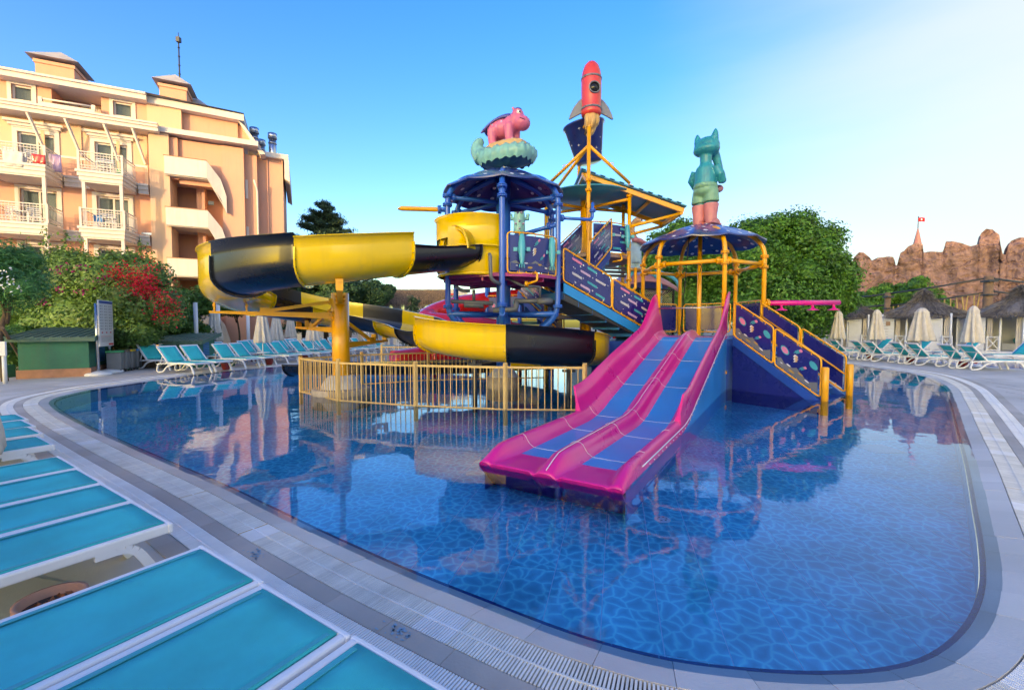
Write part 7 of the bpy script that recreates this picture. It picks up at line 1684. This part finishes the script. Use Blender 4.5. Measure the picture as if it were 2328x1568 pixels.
# ================================================================== cabins on the right
def cabin(px, y, label, apex=4.0, w=3.85):
    c = W(px, 742, y); c = V((c.x, c.y, 0)); f = V((-c.x, -c.y, 0)).normalized(); f = (f + V((-.25, .1, 0))).normalized(); u = V((-f.y, f.x, 0)); u = -u if u.x < 0 else u
    t = thing('thatched_cabin', label, 'cabin', c, 'thatched pool cabins'); q = lambda x, d, z: c + u * x + f * d + V((0, 0, z)); hw_, dp = w * .40, w * .40
    MB().hexa([q(-hw_ - .2, -dp, 0), q(hw_ + .2, -dp, 0), q(hw_ + .2, dp + .5, 0), q(-hw_ - .2, dp + .5, 0)], [q(-hw_ - .2, -dp, .36), q(hw_ + .2, -dp, .36), q(hw_ + .2, dp + .5, .36), q(-hw_ - .2, dp + .5, .36)]).build('floor_platform', 'white_wood', t)
    m = MB()                                             # thatch: smooth cone-like hip with flared eaves
    prof = [(0.05, apex), (.10, apex - .18), (.22, apex - .45), (.45, apex - .72), (.9, apex - 1.0), (1.4, apex - 1.25), (1.8, apex - 1.48), (2.05, apex - 1.68), (2.0, apex - 1.80), (1.7, apex - 1.72)]
    k_ = w / 3.85
    m.lathe([(r_ * k_, z) for r_, z in prof], 40, c, fn=lambda r_, z, a: (r_ * (1 + .03 * math.sin(9 * a)), z + .03 * math.sin(7 * a) * (r_ > .5))); m.build('thatch_roof', 'thatch', t)
    n = 7000; a = rng.uniform(0, 2 * PI, n); s = rng.uniform(0, 1, n) ** .6; rr_ = np.interp(s, np.linspace(0, 1, 8), [r_ * k_ for r_, z in prof[:8]]); zz_ = np.interp(s, np.linspace(0, 1, 8), [z for r_, z in prof[:8]]); P = np.c_[c.x + rr_ * np.cos(a), c.y + rr_ * np.sin(a), zz_ + .015]; D = np.c_[np.cos(a) * .85, np.sin(a) * .85, np.full(n, -.42)] + rng.normal(0, .10, (n, 3)); strands('thatch', P, D, .34, .011, 'thatch', t)
    for x, d in ((-hw_, dp), (hw_, dp), (-hw_, -dp), (hw_, -dp), (-hw_ * .25, dp), (hw_ * .3, dp)): MB().tube([q(x, d, .36), q(x, d, 2.45)], .05, 8).build('post', 'white_wood', t)
    for x0_, x1_ in ((-hw_, -hw_ * .62), (hw_ * .35, hw_ * .78)):
        for k in range(12):
            z = .38 + k * .168; MB().hexa([q(x0_, dp - .02, z), q(x1_, dp - .02, z), q(x1_, dp + .03, z), q(x0_, dp + .03, z)], [q(x0_, dp - .02, z + .155), q(x1_, dp - .02, z + .155), q(x1_, dp + .02, z + .155), q(x0_, dp + .02, z + .155)]).build('plank', 'white_wood', t)
    MB().hexa([q(-hw_ * .88, dp + .035, 1.75), q(-hw_ * .74, dp + .035, 1.75), q(-hw_ * .74, dp + .05, 1.75), q(-hw_ * .88, dp + .05, 1.75)], [q(-hw_ * .88, dp + .035, 2.0), q(-hw_ * .74, dp + .035, 2.0), q(-hw_ * .74, dp + .05, 2.0), q(-hw_ * .88, dp + .05, 2.0)]).build('name_plate', 'deck_brown', t)
    MB().hexa([q(-hw_, -dp, .36), q(hw_, -dp, .36), q(hw_, -dp - .05, .36), q(-hw_, -dp - .05, .36)], [q(-hw_, -dp, 2.4), q(hw_, -dp, 2.4), q(hw_, -dp - .05, 2.4), q(-hw_, -dp - .05, 2.4)]).build('back_wall', 'white_wood', t)
    for s_ in (-1, 1): MB().hexa([q(s_ * hw_, -dp, .36), q(s_ * hw_, dp * .2, .36), q(s_ * (hw_ + .04), dp * .2, .36), q(s_ * (hw_ + .04), -dp, .36)], [q(s_ * hw_, -dp, 2.4), q(s_ * hw_, dp * .2, 2.4), q(s_ * (hw_ + .04), dp * .2, 2.4), q(s_ * (hw_ + .04), -dp, 2.4)]).build('side_wall', 'white_wood', t)
    for x0_, x1_ in ((-hw_ * .6, -hw_ * .45), (hw_ * .1, hw_ * .33), (hw_ * .8, hw_ * .98)):
        cu = MB(); cu.grid([[q(x0_ + (x1_ - x0_) * i / 10, dp - .12 + .05 * math.sin(i * 2.1), z) for i in range(11)] for z in (.4, 2.4)]); cu.build('curtain', 'canvas', t)
    for x0_, x1_ in ((-hw_ * .55, -hw_ * .25), (hw_ * .8, hw_ * 1.05)):
        m = MB()
        for z in (.42, 1.12): m.beam(q(x0_, dp + .12, z), q(x1_, dp + .12, z), .04, .05)
        m.beam(q(x0_, dp + .12, .44), q(x1_, dp + .12, 1.1), .035, .035); m.beam(q(x0_, dp + .125, 1.1), q(x1_, dp + .125, .44), .035, .035)
        for x in (x0_, x1_): m.beam(q(x, dp + .12, .36), q(x, dp + .12, 1.18), .06, .06)
        m.build('cross_rail', 'white_wood', t)
    MB().hexa([q(-hw_ * .5, -dp + .1, .36), q(hw_ * .9, -dp + .1, .36), q(hw_ * .9, -dp + 1.0, .36), q(-hw_ * .5, -dp + 1.0, .36)], [q(-hw_ * .5, -dp + .1, .72), q(hw_ * .9, -dp + .1, .72), q(hw_ * .9, -dp + 1.0, .72), q(-hw_ * .5, -dp + 1.0, .72)]).build('day_bed', 'white_wood', t)
    for k, mn in enumerate(('cushion', 'cushion_white', 'cushion')): m = MB(); m.ell(q(-hw_ * .2 + k * .5, -dp + .35, .9), (.26, .12, .2)); m.build('cushion', mn, t)
for px, y, lab in ((1796, 33.0, 'farthest thatched cabin, behind the pink shower bar'), (1922, 30.0, 'thatched cabin between the pink bar and the tree edge'), (2097, 27.0, 'thatched cabin under the pointed spire'), (2318, 24.3, 'nearest thatched cabin at the right edge')): cabin(px, y, lab)
# ================================================================== rock wall, spire, cable posts
sil = [(1905, 612), (1925, 612), (1936, 585), (1947, 573), (1957, 574), (1972, 586), (1974, 592), (1990, 586), (2012, 583), (2025, 585), (2029, 602), (2033, 603), (2040, 575), (2050, 568), (2057, 560), (2070, 554), (2082, 550), (2090, 556), (2092, 574), (2110, 571), (2135, 573), (2140, 560), (2141, 548), (2165, 551), (2185, 557), (2197, 561), (2215, 556), (2220, 530), (2231, 520), (2246, 521), (2262, 535), (2265, 560), (2270, 577), (2278, 580), (2282, 560), (2290, 546), (2305, 541), (2330, 541), (2420, 545), (2480, 570), (2600, 560)]
def rock_y(px): return 46 - (px - 1905) * .012
rt = thing('rock_wall', 'tall jagged red-brown rock wall behind the cabins', 'rock wall', W(2100, 742, 44).xy.to_3d())
m = MB(); nx, nz_ = 460, 84; rows = []
pxs = np.linspace(1890, 2600, nx); tops = np.interp(pxs, [s[0] for s in sil], [s[1] for s in sil])
def rockp(i, k, back=False):
    px = pxs[i]; y = rock_y(px); top = W(px, tops[i], y); z = top.z * k / nz_ ; b = W(px, 742, y)
    p = V((b.x, b.y, z)); d = V((-.68, -.73, 0)); n_ = mnoise.noise(V((b.x * .5, b.y * .5, z * .9))) * .5 + mnoise.noise(V((b.x * 1.7, b.y * 1.7, z * 3.0))) * .25 + mnoise.noise(V((b.x * .9, b.y * .9, z * .12 + 7))) * .7 - .55 * abs(mnoise.noise(V((b.x * 1.1, b.y * 1.1, z * 1.5)))) - .22 * abs(mnoise.noise(V((b.x * 3.1, b.y * 3.1, z * 5)))) + .22 * ((z * .8 + 1.2 * mnoise.noise(p * .35)) % 1.0)
    if back: return p - d * (3.0 - .6 * k / nz_)
    return p + d * (n_ * .7 + (1 - k / nz_) * .8)
m.grid([[rockp(i, k) for i in range(nx)] for k in range(nz_ + 1)], smooth=False); m.grid([[rockp(i, nz_) for i in range(nx)], [rockp(i, nz_).lerp(rockp(i, nz_, True), .5) + V((0, 0, -.05)) for i in range(nx)], [rockp(i, nz_, True) for i in range(nx)]], smooth=True); m.grid([[rockp(i, k, True) for i in range(nx)] for k in (0, nz_)]); m.build('rock_face', 'rock_wall', rt)
a = W(2086, 520, 62); b = W(2088, 585, 62); tsp = thing('spire', 'slim pointed spire with a red flag behind the rock wall', 'spire', (a.x, a.y, 0)); MB().lathe([(.95, 0), (.9, b.z - 2), (.8, b.z), (.06, a.z), (0, a.z + .1)], 8, (a.x, a.y, 0), smooth=False).build('spire_cone', 'spire', tsp); zt = W(2086, 492, 62).z; MB().tube([(a.x, a.y, a.z), (a.x, a.y, zt)], .05, 6).build('flag_pole', 'dark_metal', tsp)
fl = MB(); fl.grid([[V((a.x + .05 + .9 * i / 8, a.y + .08 * math.sin(i * 1.1), zt - .15 - q * .55 - .04 * i / 8)) for i in range(9)] for q in (0, 1)]); fo = fl.build('flag', 'flag', tsp); fo.modifiers.new('s', 'SOLIDIFY').thickness = .02
MB().ell((a.x + .42, a.y - .06, zt - .42), (.13, .03, .13), 10, 8).build('flag_emblem', 'white_print', tsp)
posts = []
for i, (px, pt, y, w) in enumerate(((2015, 665, 36, .42), (2242, 628, 31, .5), (1912, 675, 40, .36), (2110, 690, 43, .4), (2345, 640, 33, .45))):
    b = W(px, 742, y); t_ = W(px, pt, y); posts.append((b.x, b.y, t_.z)); tt_ = thing('timber_post', ('timber post above the second cabin', 'tallest timber post at the right', 'thin timber post at the tree edge', 'far timber post under the cables', 'timber post at the right border')[i], 'post', (b.x, b.y, 0), 'timber posts of the rope course')
    MB().tube([(b.x, b.y, 0), (b.x, b.y, t_.z)], [w * .55, w * .5], 10).build('shaft', 'old_wood', tt_); MB().box((b.x, b.y - .05, t_.z - .35), (w * 1.25, w * 1.25, .14)).box((b.x, b.y - .05, t_.z - 1.3), (w * 1.2, w * 1.2, .1)).build('iron_band', 'dark_metal', tt_)
def cable(i, j, dz, label, r_=.07):
    a, b = V(posts[i]), V(posts[j]); MB().tube([a + V((0, 0, dz)), a.lerp(b, .5) + V((0, 0, dz - .06)), b + V((0, 0, dz))], r_, 6).build('steel_cable', 'dark_metal', label=label, cat='cable', group='steel cables of the rope course', org=tuple(a))
cable(2, 0, -.1, 'upper steel cable from the tree to the second cabin post'); cable(2, 0, -1.0, 'lower steel cable from the tree to the second cabin post'); cable(0, 1, -.1, 'upper steel cable between the two big timber posts'); cable(0, 1, -1.1, 'lower steel cable carrying the hanging yellow ropes'); cable(1, 4, -.1, 'upper steel cable leaving the picture at the right'); cable(1, 4, -1.0, 'lower steel cable leaving the picture at the right')
A_, B_ = V(posts[0]), V(posts[1])
for i in range(17):
    t_ = .07 + .86 * i / 16; p = A_.lerp(B_, t_) + V((0, 0, -1.1)); ln = random.uniform(2.0, 2.5); MB().tube([p, p + V((random.uniform(-.3, .3), random.uniform(-.2, .2), -ln))], .045, 6).build('hanging_rope', 'bamboo', label=f'{ordn[i] if i < 16 else "last"} yellow hanging rope from the left, above the cabins', cat='rope', group='hanging ropes of the rope course', org=tuple(p))

# ================================================================== small signs
def board(px0, px1, py0, py1, y, mname, name, label, th=.05):
    a, b = W(px0, py1, y), W(px1, py0, y); t = thing(name, label, 'sign', ((a.x + b.x) / 2, y, a.z)); MB().hexa([V((a.x, y, a.z)), V((b.x, y, a.z)), V((b.x, y + th, a.z)), V((a.x, y + th, a.z))], [V((a.x, y, b.z)), V((b.x, y, b.z)), V((b.x, y + th, b.z)), V((a.x, y + th, b.z))]).build('board', mname, t); return t, a, b
t, a, b = board(992, 1062, 658, 684, 40, 'concrete_white', 'shop_sign', 'pale fascia sign with dark letters behind the blue tower', .3)
def lettering(txt, px, py, y, size, mname, parent):
    cu = bpy.data.curves.new('letters', 'FONT'); cu.body = txt; cu.size = size; cu.extrude = .01; tmp = bpy.data.objects.new('tmp', cu); C.objects.link(tmp)
    bpy.context.view_layer.update(); me = bpy.data.meshes.new_from_object(tmp.evaluated_get(bpy.context.evaluated_depsgraph_get())); bpy.data.objects.remove(tmp); me.materials.clear(); me.materials.append(MATS[mname])
    o = bpy.data.objects.new('lettering', me); C.objects.link(o); o.parent = parent; p = W(px, py, y); o.location = p - parent.location; o.rotation_euler = (PI / 2, 0, 0); return tag(o, kind='stuff')
lettering('CENTER', 1019, 678, 39.97, .36, 'dark_metal', t)
a2, b2 = W(1021, 670, 39.9), W(1031, 667, 39.9); MB().box(((a2.x + b2.x) / 2, 39.9, (a2.z + b2.z) / 2), (b2.x - a2.x, .1, abs(b2.z - a2.z) + .04)).build('red_display', 'sign_red', t)
for q in ((994, 684), (1060, 684)): p = W(q[0], q[1], 40.15); MB().box((p.x, 40.15, p.z / 2), (.2, .2, p.z)).build('post', 'concrete_white', t)
t, a, b = board(1908, 1922, 755, 767, 27.2, 'teal_cloth', 'notice_board', 'small turquoise notice board in front of the second cabin'); MB().tube([(a.x + .15, 27.25, 0), (a.x + .15, 27.25, a.z)], .025, 6).tube([(b.x - .15, 27.25, 0), (b.x - .15, 27.25, a.z)], .025, 6).build('leg', 'white_metal', t)
t, a, b = board(1868, 1878, 759, 772, 27.4, 'sign_white', 'notice_board', 'small white notice with a blue figure beside the cabins'); c = (a + b) / 2
m = MB().ell((c.x, 27.39, c.z + .12), (.03, .008, .03), 8, 6).box((c.x, 27.39, c.z + .05), (.17, .01, .025)).box((c.x, 27.39, c.z), (.04, .01, .1)).box((c.x - .03, 27.39, c.z - .08), (.02, .01, .1)).box((c.x + .03, 27.39, c.z - .08), (.02, .01, .1)); m.build('pictogram', 'bin_blue', t, kind='stuff'); MB().tube([(c.x, 27.44, 0), (c.x, 27.44, a.z)], .025, 6).build('leg', 'white_metal', t)
